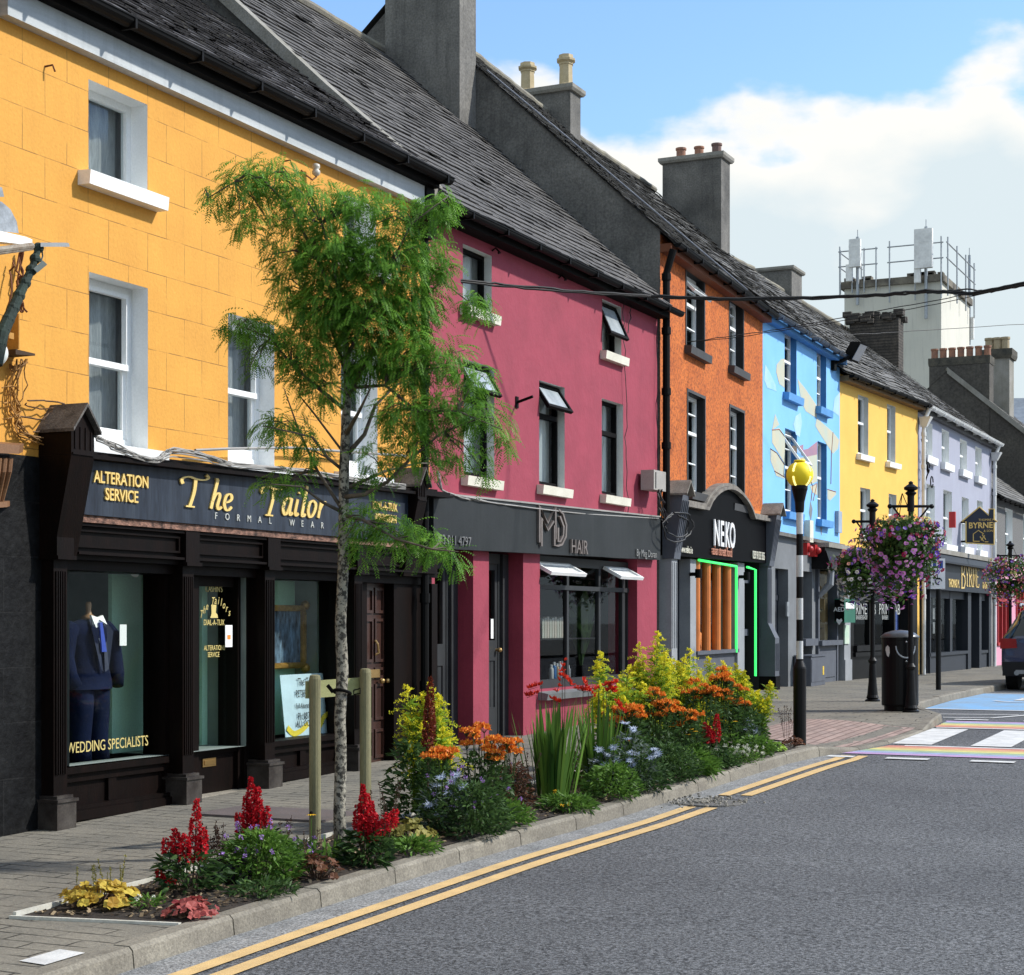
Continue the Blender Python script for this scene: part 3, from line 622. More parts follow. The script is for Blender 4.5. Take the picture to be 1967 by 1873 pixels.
    sb = mb.build('sign_board', M_sign, t)
    mb = MB(); hslab(mb, fr, L0+.2, sa1, fb(L0)-.068, fb(sa1)-.068, fb(L0)-.012, fb(sa1)-.012, .0, ao-.02)
    mb.build('peeling_moulding', mat('peeling_paint', (.03, .015, .01), .8, (.32, .17, .12), 1, 18, detail=8, fine=.4, bump=.8, stretch=(1, .8, 1.3)), t)
    def lab(u, v): return fr.uv(u, v, ao+.002)
    mb = MB()
    for s, u, v, z, b in (('ALTERATION', 232, 932, .135, .003), ('SERVICE', 232, 963, .135, .003)):
        mb = MB(); a, h = lab(u, v); text(mb, fr, s, a, h, ao+.004, z, .012, xs=.86, slope=-.0, bold=.002); mb.build('sign_word', M_gold, sb)
    for s, u, v in (('DIAL-A-TUX', 738, 980), ('0503/32044', 740, 1003)):
        mb = MB(); a, h = lab(u, v); text(mb, fr, s, a, h, ao+.004, .115, .012, xs=.80, slope=0, bold=.002); mb.build('sign_word', M_gold, sb)
    pass
    LT = {'T': ([[(.42, .93), (.36, .5), (.2, .02)], [(-.06, .72), (-.1, .84), (.0, .93), (.2, .97), (.45, .92), (.75, .93), (.88, 1.02), (.80, 1.1)], [(.04, .0), (.36, .0)]], .78),
          'h': ([[(.30, .97), (.16, .5), (.02, .0)], [(.08, .25), (.2, .46), (.32, .52), (.36, .42), (.27, .12), (.32, .0), (.44, .09)], [(.2, .97), (.31, .97)]], .47),
          'e': ([[(.06, .24), (.2, .28), (.31, .38), (.30, .5), (.2, .53), (.08, .42), (.02, .2), (.07, .03), (.18, .0), (.32, .12)]], .38),
          'a': ([[(.36, .48), (.24, .53), (.1, .42), (.02, .2), (.06, .02), (.15, .02), (.28, .22), (.38, .5)], [(.39, .53), (.29, .14), (.32, .0), (.42, .08)]], .46),
          'i': ([[(.14, .52), (.03, .12), (.07, .0), (.17, .08)], [(.20, .70), (.215, .74)]], .24), 'l': ([[(.28, .97), (.05, .12), (.09, .0), (.19, .08)]], .24),
          'o': ([[(.24, .53), (.1, .44), (.02, .2), (.08, .01), (.2, .04), (.33, .24), (.36, .44), (.24, .53)]], .42),
          'r': ([[(.14, .52), (.0, .0)], [(.06, .25), (.18, .44), (.28, .53), (.36, .46)]], .38),
          's': ([[(.30, .46), (.22, .53), (.12, .46), (.14, .34), (.24, .22), (.22, .06), (.1, .0), (.0, .08)]], .32)}
    def word(wd, u, v, z, gap=.06, xs=1.):
        a, h = lab(u, v); mb = MB()
        for ch in wd:
            st_, w = LT[ch]; pen(mb, fr, st_, a, h, ao+.002, z, .12, .045, 10, .014, xs=xs); a += (w+gap)*z*xs
        mb.build('script_word', M_gold, sb)
    word('T', 352, 972, .26, xs=1.5); word('he', 402, 977, .27, .06, xs=1.4); word('T', 505, 989, .27, xs=1.45); word('ailor', 541, 988, .30, .05, xs=1.32)
    M_silv = mat('silver_letter', (.55, .56, .52), .5)
    for wd, ua, va, ub, vb_ in (('FORMAL', 414, 997, 518, 1006), ('WEAR', 560, 1010, 618, 1015)):
        mb = MB(); (xa, ya), (xb, yb_) = lab(ua, va), lab(ub, vb_)
        for k, ch in enumerate(wd): f = k/(len(wd)-1); text(mb, fr, ch, xa+(xb-xa)*f, ya+(yb_-ya)*f, ao+.004, .085, .006, xs=1.)
        mb.build('sign_subtitle', M_silv, sb)
    # pilasters
    def pil(u0, u1, o=.13, bo=.2, bw=.04):
        p, q = au(fr, u0, o), au(fr, u1, o); mb = MB(); gb = g(p); top = fb((p+q)/2)-.36
        mb.box(fr, p, q, gb+.25, top, -.3, o); n = 4
        for k in range(n+1):
            x = p+.02+(q-p-.052)*k/n; mb.box(fr, x, x+.012, gb+.42, top-.1, o, o+.012)
        pl = mb.build('pilaster', M_wood, t); mb = MB()
        mb.box(fr, p-bw, q+bw*.6, gb-.1, gb+.21, -.3, bo); mb.box(fr, p-bw-.012, q+bw*.6+.012, gb+.212, gb+.235, -.3, bo+.015); mb.box(fr, p-bw*.5, q+bw*.3, gb+.237, gb+.26, -.3, bo-.02)
        mb.build('pilaster_base', mat('scuffed_wood', (.015, .010, .008), .4, (.06, .052, .045), 1, 5, fine=.3, spec=.6), pl)
        mb = MB(); mb.box(fr, p-.02, q+.02, top-.005, top+.36, .0, o+.05); mb.box(fr, p-.03, q+.03, top-.01, top+.02, .0, o+.07); mb.build('capital', M_wood, pl)
        return p, q
    p0 = pil(103, 129); p1 = pil(351, 372, .12, .19); p2 = pil(509, 528, .12, .19); p3 = pil(681, 696, .12, .19)
    # consoles with little gabled roofs
    def console(root, a0, a1, hb, hm, ht, o1, wm, roofm, ro=.32, grooves=True, ov=.03):
        mb = MB(); mb.hexa([P(a0, hb, -.02), P(a0, hb, o1*.45), P(a1, hb, o1*.45), P(a1, hb, -.02), P(a0, hm, -.02), P(a0, hm, ro), P(a1, hm, ro), P(a1, hm, -.02)])
        am = (a0+a1)/2; he = hm+(ht-hm)*.55
        mb.hexa([P(a0, hm+.001, -.02), P(a0, hm+.001, ro), P(a1, hm+.001, ro), P(a1, hm+.001, -.02), P(a0, he, -.02), P(a0, he, ro), P(a1, he, ro), P(a1, he, -.02)])
        for o in (ro,): mb.poly([P(a0, he, o), P(a1, he, o), P(am, ht-.02, o)])
        if grooves:
            for k in range(4):
                x = a0+.035+(a1-a0-.07-.014)*k/3; mb.box(fr, x, x+.014, hm+.05, he-.02+.03*(1 if k in (1, 2) else 0), ro, ro+.008)
            mb.box(fr, a0+.01, a1-.01, hm+.005, hm+.02, ro, ro+.01)
        c = mb.build('console', wm, root); mb = MB(); w = ov
        for s in (-1, 1):
            ax = a0-w if s < 0 else a1+w; hx = he-.035
            mb.hexa([P(ax, hx, -.02), P(ax, hx, ro+.05), P(am, ht, ro+.05), P(am, ht, -.02), P(ax, hx+.025, -.02), P(ax, hx+.025, ro+.05), P(am, ht+.028, ro+.05), P(am, ht+.028, -.02)])
        mb.build('console_roof', roofm, c)
    mroof = mat('console_lead', (.035, .032, .03), .8, (.12, .11, .10), 1, 7, fine=.4, bump=.5)
    ca0 = fr.uv(137, 1045, .32)[0]; ca1 = fr.uv(181, 1045, .32)[0]
    console(t, ca0, ca1, fb(ca0)-.36, hv(fr, 138, 873, .32), hv(fr, 160, 781, .32), .32, M_wood, mroof)
    cb0 = fr.uv(803, 1045, .32)[0]; cb1 = cb0+.19
    console(t, cb0, cb1, fb(cb0)-.36, hv(fr, 803, 962, .32), hv(fr, 815, 903, .32), .32, M_wood, mroof)
    # head over the openings
    mb = MB(); hslab(mb, fr, L0+.05, L1-.05, fb(L0)-.44, fb(L1)-.44, fb(L0)-.361, fb(L1)-.361, -.3, .03)
    # show windows: frame, glass, stall riser
    def shopwin(p, q, vt, vb, ug0, ug1, gh0, gh1, riser=True):
        top = fb(p)-.43; mb.box(fr, p, p+.05, gh0-.02, top, -.16, -.03); mb.box(fr, q-.05, q, gh0-.02, top, -.16, -.03)
        mb.box(fr, p+.05, q-.05, gh0-.05, gh0, -.2, .02); mb.box(fr, p+.05, q-.05, gh1, top, -.16, -.04)
        gb = g(p)
        mb.box(fr, p, q, gb-.2, gh0-.051, -.25, -.06)
        for z0, z1, o in ((gh0-.12, gh0-.052, -.02), (gb+.02, gb+.10, .04), (gb+.101, gb+.135, .02)): mb.box(fr, p, q, z0, z1, -.1, o)
        m_ = (p+q)/2
        for x0, x1 in ((p, p+.05), (m_-.05, m_+.05), (q-.05, q)): mb.box(fr, x0, x1, gb+.136, gh0-.121, -.1, -.03)
    q0 = p0[1]; w1a, w1b = q0, p1[0]
    gh0 = hv(fr, 132, 1472, -.1); gh1 = hv(fr, 132, 1078, -.1)
    shopwin(w1a, w1b, 0, 0, 0, 0, gh0, gh1)
    w2a, w2b = p2[1], p3[0]; gk0 = hv(fr, 530, 1421, -.1); gk1 = hv(fr, 530, 1087, -.1)
    shopwin(w2a, w2b, 0, 0, 0, 0, gk0, gk1)
    fj = mb.build('shop_joinery', M_wood, t)
    for a, b, z0, z1 in ((w1a, w1b, gh0, gh1), (w2a, w2b, gk0, gk1)):
        mb = MB(); mb.poly([P(a+.04, z0, -.1), P(b-.04, z0, -.1), P(b-.04, z1, -.1), P(a+.04, z1, -.1)]); sg = mb.build('show_window', SGLASS, t)
        if a == w1a:
            mb = MB(); x, y = fr.uv(128, 1448, -.095); text(mb, fr, 'WEDDING SPECIALISTS', x, y, -.095, .125, .002, 'LEFT', xs=.80); mb.build('window_lettering', M_goldf, sg)
    # door bay between pilasters 1 and 2
    d0, d1 = p1[1], p2[0]; dt = fb(d0)-.43; gb = g(d0); mb = MB(); ga, gc = au(fr, 371, -.12), au(fr, 450, -.12)
    mb.box(fr, d0, ga+.03, gb-.1, dt, -.3, -.08); mb.box(fr, gc-.0, gc+.06, gb-.1, dt, -.3, -.08); mb.box(fr, gc+.06, d1, gb-.1, dt, -.3, -.05)
    hq = hv(fr, 371, 1445, -.12); mb.box(fr, ga+.03, gc, gb+.02, hq, -.17, -.12); mb.box(fr, ga+.03, gc, hq-.03, hq, -.17, -.09); mb.box(fr, ga+.03, gc, dt-.1, dt, -.17, -.12)
    dr = mb.build('shop_door', M_wood, t); mb = MB(); mb.poly([P(ga, hq, -.145), P(gc, hq, -.145), P(gc, dt-.1, -.145), P(ga, dt-.1, -.145)]); mb.build('door_glass', SGLASS, dr)
    mb = MB(); x, y = fr.uv(388, 1474, -.12); mb.box(fr, x, x+.2, y, y+.075, -.12, -.11); mb.box(fr, x+.02, x+.18, y+.018, y+.057, -.11, -.104); mb.build('letter_box', M_brass, dr)
    mb = MB(); mb.box(fr, d0-.05, d1+.05, gb-.1, gb+.018, -.3, .02); mb.build('door_step', M_kerb, dr)
    mb = MB()
    for s, u, v, z in (("CASHIN'S", 411, 1137, .08), ('DIAL-A-TUX', 411, 1201, .075), ('ALTERATIONS', 412, 1249, .065), ('SERVICE', 410, 1262, .065)):
        mb = MB(); x, y = fr.uv(u, v, -.135); text(mb, fr, s, x, y, -.135, z, .002, xs=.78); mb.build('door_word', M_goldf, dr)
    mb = MB()
    x0, y0 = fr.uv(386, 1180, -.135); x1, _ = fr.uv(440, 1180, -.135); n = 11
    word_ = 'The Tailors'
    for k, ch in enumerate(word_):
        if ch == ' ': continue
        f = k/(n-1); yy = y0-.055+.15*math.sin(math.pi*(f*.86+.05)); text(mb, fr, ch, x0+(x1-x0)*f, yy, -.135, .10, .002, xs=.8, shear=.3)
    x, y = fr.uv(410, 1187, -.135); mb.poly([P(x-.05, y-.0, -.134), P(x+.07, y-.0, -.134), P(x+.06, y+.03, -.134), P(x+.035, y+.05, -.134), P(x+.045, y+.12, -.134), P(x-.035, y+.12, -.134), P(x-.03, y+.04, -.134)])
    mb.build('door_lettering', M_goldf, dr)
    mb = MB(); x, y = fr.uv(433, 1243, -.1); mb.box(fr, x, x+.11, y, y+.2, -.105, -.1); mb.build('door_notice', M_white, dr)
    mb = MB(); mb.box(fr, x+.03, x+.08, y+.07, y+.11, -.1, -.098); mb.build('notice_square', mat('orange_print', (.75, .25, .03), .6), dr)
    # panelled house door, last bay
    e0, e1 = p3[1], L1-.05; gb = g(e0); dt = fb(e0)-.43; x0, x1 = au(fr, 697, -.1), au(fr, 741, -.1)
    mb = MB(); mb.box(fr, e0, x0+.0, gb-.1, dt, -.3, -.05); mb.box(fr, x1, e1, gb-.1, dt, -.3, .0); mb.box(fr, e1-.13, e1, gb-.1, dt, -.3, .1); mb.box(fr, e1-.16, e1+.03, gb-.1, gb+.25, -.3, .14); mb.build('door_case', M_wood, t)
    M_door = mat('brown_door', (.045, .016, .010), .4, (.025, .010, .007), 1, 3, fine=.2, spec=.6, stretch=(3, 3, .4))
    mb = MB(); mb.box(fr, x0, x1, gb+.0, dt, -.16, -.12)
    H = dt-gb
    for f0, f1 in ((.03, .19), (.24, .44), (.47, .53), (.56, .80), (.83, .97)):
        for s0, s1 in ((.07, .46), (.54, .93)):
            a, b = x0+(x1-x0)*s0, x0+(x1-x0)*s1; z0, z1 = gb+H*f0, gb+H*f1
            for q in ((a, b, z0, z0+.03), (a, b, z1-.03, z1)): mb.box(fr, *q, -.12, -.10)
            mb.box(fr, a, a+.025, z0+.03, z1-.03, -.12, -.10); mb.box(fr, b-.025, b, z0+.03, z1-.03, -.12, -.10)
    hd = mb.build('house_door', M_door, t); mb = MB(); am = (x0+x1)/2; mb.box(fr, am-.1, am+.1, gb+H*.475, gb+H*.52, -.1, -.09); mb.ball(P(x0+.35, gb+H*.455, -.07), .03); mb.ball(P(x0+.47, gb+H*.455, -.07), .028)
    mb.tube([P(am, gb+H*.68, -.09), P(am, gb+H*.66, -.06), P(am+.02, gb+H*.61, -.06), P(am, gb+H*.60, -.09)], .012, 6); mb.build('door_furniture', M_brass, hd)
    # rooms behind
    room(t, fr, L0+.3, p2[0]-.1, .45, dt+.05, 2.4, M_room); room(t, fr, p2[0]+.02, p3[0]+.05, .45, dt+.05, 1.6, M_room)
    mb = MB(); x0 = au(fr, 215, -.55); mb.box(fr, x0, w1b+.62, .2, dt, -.59, -.55); x0 = fr.uv(388, 1200, -.45)[0]; mb.box(fr, x0, w1b+2.1, .1, dt, -.48, -.45)
    mb.box(fr, w2a+.12, w2b+.5, .2, dt, -.66, -.62); mb.build('display_backing', M_green, t)
    mb = MB(); mb.box(fr, w1a, w1b, .45, gh0-.02, -.79, -.2); mb.box(fr, w2a, w2b, .45, gk0-.02, -.79, -.2); mb.build('display_floor', M_wood, t)
    for u, v in ((262, 1092), (618, 1106)):
        x, y = fr.uv(u, v, -.35); mb = MB(); mb.tube([P(x, y, -.35), P(x-.06, y-.05, -.32)], .035, 10); mb.tube([P(x, y, -.35), P(x, y+.08, -.35)], .01, 6); mb.build('display_spotlight', M_white, t)
    mb = MB(); x, y = fr.uv(128, 1077, -.25); x2, _ = fr.uv(203, 1077, -.25); mb.box(fr, x, x2, y, y+.025, -.25, -.21); mb.box(fr, x, x2, y+.045, y+.065, -.25, -.21); mb.build('blind_rail', M_white, t)
    # downpipe with hopper at the party line
    ap = au(fr, 816, .1); pipe(t, fr, [(ap, g(ap), .1), (ap, 6.0, .1)], .045, M_blackpl, collars=[(ap, h, .1) for h in (.9, 1.85, 2.3, 4.2, 5.4)])
    mb = MB(); mb.hexa([P(ap-.07, 5.75, .03), P(ap-.07, 5.75, .17), P(ap+.07, 5.75, .17), P(ap+.07, 5.75, .03), P(ap-.12, 6.05, .0), P(ap-.12, 6.05, .24), P(ap+.12, 6.05, .24), P(ap+.12, 6.05, .0)]); mb.build('hopper_head', M_blackpl, t)
    return t, dict(w1a=w1a, w1b=w1b, w2a=w2a, w2b=w2b, gh0=gh0, gk0=gk0, p2=p2, console=console)
YH, YD = yellow_house()
# ---- the suit on its stand, the framed picture and the poster, all inside the tailor's windows ----
def suit():
    fr = FY; P = fr.P; O = -.33; ac = au(fr, 170, O); hb = YD['gh0']
    t = thing('dressed_mannequin', 'headless wooden-necked mannequin in a navy three piece suit and blue tie, in the tailor window', 'mannequin', P(ac, hb, O))
    hn = hv(fr, 172, 1186, O); ht = hv(fr, 165, 1155, O)
    M_nv = mat('navy_suit', (.003, .006, .022), .95, (.006, .011, .036), 1, 4, fine=.25, fscale=60, bump=1., bscale=7, spec=.1)
    def ring(c, rx, ry, n=20): return [c+Vector((0, 0, 0))+fr.A*rx*math.cos(2*math.pi*k/n)+fr.O*ry*math.sin(2*math.pi*k/n) for k in range(n)]
    def loft(name, rings, m, par=t, n=20):
        mb = MB(); b = 0
        for c, rx, ry in rings: mb.v += ring(c, rx, ry, n)
        for k in range(len(rings)-1):
            for j in range(n): mb.f.append((k*n+j, k*n+(j+1) % n, (k+1)*n+(j+1) % n, (k+1)*n+j)); mb.m.append(0); mb.c.append(.5)
        mb.f.append(tuple(range(n))); mb.m.append(0); mb.c.append(.5); mb.f.append(tuple((len(rings)-1)*n+j for j in range(n))); mb.m.append(0); mb.c.append(.5)
        return mb.build(name, m, par, smooth=True)
    H = hn-hb; z = lambda f: P(ac, hb+H*f, O)
    loft('jacket', [(z(.50), .24, .16), (z(.56), .235, .155), (z(.66), .20, .135), (z(.74), .205, .13), (z(.86), .245, .135), (z(.925), .255, .12), (z(.965), .19, .09), (z(.985), .09, .07)], M_nv)
    for s in (-1, 1):
        q = lambda a, f, o: P(ac+s*a, hb+H*f, O+o)
        mb = MB(); mb.tube([q(.20, .93, 0), q(.27, .88, .0), q(.31, .72, .02), q(.30, .6, .06), q(.26, .52, .09)], [.075, .085, .07, .06, .055], 12); mb.build('jacket_sleeve', M_nv, t, smooth=True)
        mb = MB(); mb.tube([q(.10, .56, 0), q(.105, .35, .01), q(.11, .15, .0), q(.115, .0, .01)], [.115, .10, .09, .095], 14); mb.build('trouser_leg', M_nv, t, smooth=True)
        mb = MB(); mb.poly([q(.01, .62, .165), q(.05, .64, .172), q(.135, .90, .15), q(.10, .985, .09), q(.055, .985, .1), q(.02, .72, .15)]); mb.build('lapel', mat('lapel_satin', (.008, .015, .045), .5), t)
    mb = MB(); mb.poly([P(ac-.055, hb+H*.985, O+.10), P(ac+.055, hb+H*.985, O+.10), P(ac+.02, hb+H*.80, O+.146), P(ac-.02, hb+H*.80, O+.146)]); mb.build('shirt', M_white, t)
    for s in (-1, 1):
        mb = MB(); mb.hexa([P(ac, hb+H*.985, O+.09), P(ac, hb+H*.985, O+.115), P(ac+s*.08, hb+H*.95, O+.13), P(ac+s*.08, hb+H*.95, O+.10), P(ac, hb+H*1.0, O+.08), P(ac, hb+H*1.0, O+.10), P(ac+s*.075, hb+H*1.015, O+.09), P(ac+s*.075, hb+H*1.015, O+.07)]); mb.build('collar', M_white, t)
    mb = MB(); mb.hexa([P(ac-.028, hb+H*.76, O+.15), P(ac-.028, hb+H*.76, O+.165), P(ac+.032, hb+H*.76, O+.165), P(ac+.032, hb+H*.76, O+.15), P(ac-.014, hb+H*.965, O+.11), P(ac-.014, hb+H*.965, O+.13), P(ac+.02, hb+H*.965, O+.13), P(ac+.02, hb+H*.965, O+.11)]); mb.build('tie', mat('blue_tie', (.03, .07, .42), .4), t)
    mb = MB(); mb.lathe(P(ac, hb+H*.98, O), [(.065, 0), (.06, .03), (.03, .05), (.022, .08), (.026, .13), (.02, ht-hn+.02)], 14); mb.build('wooden_neck', mat('turned_wood', (.34, .19, .09), .4), t, smooth=True)
    mb = MB(); x = ac+.24; mb.box(fr, x, x+.09, hb+H*.80, hb+H*.95, O+.13, O+.134); mb.build('price_card', M_white, t)
suit()
def picture():
    fr = FY; P = fr.P; o = -.5; x0 = YD['w2a']-.05; x1 = au(fr, 583, o); z0 = hv(fr, 580, 1283, o); z1 = hv(fr, 580, 1163, o)
    t = thing('framed_picture', 'gilt framed dark painting propped inside the second tailor window above the poster', 'picture', P(x0, z0, o))
    mb = MB(); w = .06
    for a, b, c, d in ((x0, x1, z0, z0+w), (x0, x1, z1-w, z1), (x0, x0+w, z0+w, z1-w), (x1-w, x1, z0+w, z1-w)):
        mb.box(fr, a, b, c, d, o-.03, o+.03); mb.box(fr, a+.012, b-.012, c+.012, d-.012, o+.03, o+.045)
    for a, c in ((x0, z0), (x1, z0), (x0, z1), (x1, z1)): mb.ball(P(a, c, o+.02), .05)
    mb.build('gilt_frame', mat('gilt', (.55, .33, .08), .35, (.25, .13, .03), 1, 12, metal=.5, bump=.6, bscale=30), t)
    mb = MB(); mb.poly([P(x0+w, z0+w, o), P(x1-w, z0+w, o), P(x1-w, z1-w, o), P(x0+w, z1-w, o)])
    mb.build('canvas', mat('dark_canvas', (.006, .008, .012), .5, (.16, .26, .36), 1, 5, detail=3, fine=.2, stretch=(1, 3, 1)), t)
    x0 = au(fr, 549, -.2); x1 = au(fr, 641, -.2); z0 = hv(fr, 552, 1419, -.2); z1 = hv(fr, 549, 1297, -.2)
    t = thing('shop_poster', 'pale blue alteration service poster with black lettering, standing in the second tailor window', 'poster', P(x0, z0, -.2))
    mb = MB(); mb.hexa([P(x0, z0, -.205), P(x0, z0, -.2), P(x1, z0-.0, -.2), P(x1, z0-.0, -.205), P(x0-.02, z1, -.26), P(x0-.02, z1, -.255), P(x1-.01, z1, -.255), P(x1-.01, z1, -.26)])
    mb.build('board', mat('poster_board', (.50, .66, .72), .6, fine=.02), t)
    mb = MB(); H = z1-z0; W_ = x1-x0
    for s, f, fx, z in (('The Tailor', .82, .50, .11), ('PETER', .64, .36, .10), ('Full Alteration Service', .46, .5, .072), ('Ph: 087 7    66', .28, .5, .10)):
        text(mb, fr, s, x0+W_*fx-.01, z0+H*f, -.2-.055*f+.012, z, .0005, xs=.72, bold=.0)
    mb.build('poster_text', mat('black_print', (.01, .01, .01), .6), t)
    mb = MB(); text(mb, fr, 'ALL OCCASIONS', x0+W_*.5, z0+H*.17, -.196, .085, .001, xs=.8); mb.build('poster_line', mat('thin_print', (.03, .03, .03), .6), t)
    mb = MB(); pen(mb, fr, [[(.03, .12), (.15, .05), (.3, .07), (.45, .14)], [(.7, .10), (.78, .2), (.9, .22), (.93, .05)]], x0, z0, -.198, W_, .07, .06, 0, .002); mb.build('printed_tape_measure', mat('yellow_print', (.75, .60, .05), .6), t)
picture()
# ================= CRIMSON HOUSE WITH THE HAIR SALON =================
M_crim = mat('crimson_render', (.29, .038, .066), .75, (.23, .030, .052), 1, 1.5, fine=.06, fscale=40, bump=.8, bscale=7, streak=.4, streakcol=(.22, .02, .04))
M_cream = mat('cream_sill', (.66, .64, .54), .6, (.56, .54, .44), 1, 5, fine=.08)
M_reveal = mat('pale_reveal', (.60, .61, .58), .7, (.50, .51, .49), 1, 4, fine=.06)
M_anth = mat('anthracite_paint', (.030, .033, .035), .5, (.022, .024, .026), 1, 3, fine=.1, spec=.3)
def crimson_house():
    fr = FY; P = fr.P; a0, a1 = au(fr, 825), 23.85
    t = thing('town_house', 'crimson rendered house with tilted open windows above the grey salon sign', 'house', (-9, 20, 0))
    ops = [op(fr, 889, 944.5, 468, 584), op(fr, 1156.7, 1193.5, 574.3, 672), op(fr, 890.7, 949.6, 689, 911), op(fr, 1035.6, 1084.6, 730, 929.4), op(fr, 1156, 1197, 765, 948)]
    o = .12; b0 = fr.uv(833, 1053, o); b1 = fr.uv(1268.5, 1075.6, o); c0 = fr.uv(828.5, 948, o); c1 = fr.uv(1268.5, 994, o)
    fb = lambda a: b0[1]+(b1[1]-b0[1])*(a-b0[0])/(b1[0]-b0[0]); ft = lambda a: c0[1]+(c1[1]-c0[1])*(a-c0[0])/(c1[0]-c0[0])
    wall(t, fr, a0, a1, 3.2, 6.45, ops, M_crim, bottom=lambda a: ft(a)-.1)
    shell(t, fr, a0, a1, 6.42, 10.42, M_render)
    cur = M_curtw
    bw = M_black; M_skypane = mat('sky_painted_glass', (.42, .46, .48), .15, (.25, .29, .31), 1, 3, spec=.6)  # pale sky reflection painted into the opaque colour of the open vent panes
    window(t, fr, ops[0], .10, bw, M_reveal, .045, curt=cur, sillm=M_cream, sill=(.07, .1, .13))
    window(t, fr, ops[1], .10, bw, M_reveal, .04, curt=cur, sillm=M_cream, sill=(.07, .1, .13), vents=((.97, .72, 24, bw, M_skypane),))
    window(t, fr, ops[2], .10, bw, M_reveal, .045, hbars=((.68, .06, .02),), curt=cur, sillm=M_cream, sill=(.07, .1, .13), vents=((.98, .29, 30, bw, M_skypane),))
    window(t, fr, ops[3], .10, bw, M_reveal, .045, hbars=((.68, .06, .02),), curt=cur, sillm=M_cream, sill=(.07, .1, .13), vents=((.98, .29, 34, bw, M_skypane),))
    window(t, fr, ops[4], .10, bw, M_reveal, .045, hbars=((.66, .06, .02),), curt=cur, sillm=M_cream, sill=(.07, .1, .13))
    slates(t, fr, a0+.02, a1-.05, .25, 6.22, -4.3, 10.45, M_sl2, .165, .23, wild=1.1)
    gutter(t, fr, a0+.1, a1+.25, 6.17, .28, M_blackpl, .06)
    mb = MB(); mb.box(fr, a0, a1, 6.06, 6.2, 0, .2); mb.build('soffit', M_black, t)
    mb = MB()   # mortared stone verge along the yellow roof
    q = [(.1, 6.40), (-.4, 6.90), (-1.27, 7.66), (-2.7, 8.98), (-4.3, 10.5)]
    for (o0, h0), (o1, h1) in zip(q, q[1:]):
        mb.hexa([P(a0-.10, h0-.16, o0), P(a0+.12, h0-.16, o0), P(a0+.12, h1-.16, o1), P(a0-.10, h1-.16, o1), P(a0-.10, h0+.015, o0), P(a0+.12, h0+.015, o0), P(a0+.12, h1+.015, o1), P(a0-.10, h1+.015, o1)])
    mb.build('verge_coping', M_render2, t)
    # chimney at the far gable
    ch = chimney(t, frpts(fr, 23.2, 23.75, -4.25, -2.95), 9.0, 13.2, M_render, parent=None)
    mb = MB(); mb.box(fr, 23.752, 23.76, 9.2, 13.0, -4.2, -3.0)
    for u, v in ((1073, 534), (945, 482)):
        a, h = fr.uv(u, v); mb = MB(); mb.tube([P(a, h, 0), P(a, h+.03, .05), P(a+.02, h-.03, .1), P(a-.03, h-.04, .1)], .012, 6); mb.build('iron_hook', M_black, t)
    a, h = fr.uv(992, 773); mb = MB(); mb.box(fr, a-.035, a+.035, h-.07, h+.07, 0, .015); mb.tube([P(a, h, .01), P(a, h+.06, .22)], .018, 8); mb.build('wall_bracket', M_black, t)
    # ---- salon front ----
    mb = MB(); m_ = (a0+a1)/2
    hslab(mb, fr, b0[0], b1[0], fb(b0[0]), fb(b1[0]), ft(b0[0]), ft(b1[0]), 0, o); sb = mb.build('sign_board', mat('slate_grey_sign', (.030, .033, .035), .5, (.022, .025, .026), 1, 1.2, fine=.15, streak=.3, streakcol=(.06, .064, .064), spec=.12), t)
    mb = MB(); hslab(mb, fr, b0[0], b1[0], ft(b0[0]), ft(b1[0]), ft(b0[0])+.02, ft(b1[0])+.02, -.02, o+.015); mb.build('lead_flashing', M_cablew, sb)
    Lb = lambda u, v: fr.uv(u, v, o+.003)
    mb = MB(); x, y = Lb(833, 1044); text(mb, fr, '083 011 4797', x+.02, y, o+.012, .155, .008, 'LEFT', xs=1.02, space=.98, slope=-.0); mb.build('phone_number', mat('number_letters', (.20, .20, .20), .35, metal=.3), sb)
    mb = MB(); x, y = Lb(1221, 1068); text(mb, fr, 'By Meg Doran', x, y, o+.012, .145, .008, 'LEFT', xs=.95); mb.build('owner_name', mat('name_letters', (.30, .30, .29), .35, metal=.3), sb)
    M_logo = mat('logo_bronze', (.16, .135, .125), .4, (.26, .22, .2), 1, 6, metal=.4)
    mb = MB(); x, y = Lb(1033, 1042); k = .58
    k = .46
    S = [[(.0, .0), (.0, 1.0), (.34, .55), (.66, 1.0), (.66, .13)], [(.08, -.1), (.08, .68), (.34, .35), (.58, .62)], [(.80, 1.0), (.98, .9), (1.12, .6), (1.1, .28), (.94, .05), (.78, -.0), (.62, .0), (.62, .55)], [(.84, .82), (1.0, .55), (.98, .3), (.86, .13), (.76, .11), (.76, .5)], [(.62, -.1), (.8, -.1), (1.02, -.0), (1.2, .25), (1.22, .6)]]
    pen(mb, fr, S[:2], x, y, o+.002, k, .06, .05, 0, .03, xs=1.6, curve=False); pen(mb, fr, [[(p*1.0, q) for p, q in s] for s in S[2:4]], x, y-.02, o+.002, k, .06, .05, 0, .03, xs=1.6, curve=False)
    x2, y2 = Lb(1093, 1062); text(mb, fr, 'HAIR', x2, y2, o+.02, .26, .016, 'LEFT', xs=.95); mb.build('salon_logo', M_logo, sb)
    # piers
    def g(a): return fr.g(a)
    def pier(p, q, nm='pier', o_=.0): mb = MB(); hslab(mb, fr, p, q, g(p)-.1, g(q)-.1, fb(p)+.02, fb(q)+.02, -.45, o_); mb.build(nm, M_crim, t)
    pier(a0, au(fr, 835)); pier(au(fr, 909), au(fr, 939)); pier(au(fr, 1005), au(fr, 1037)); pier(au(fr, 1224), a1-.02)
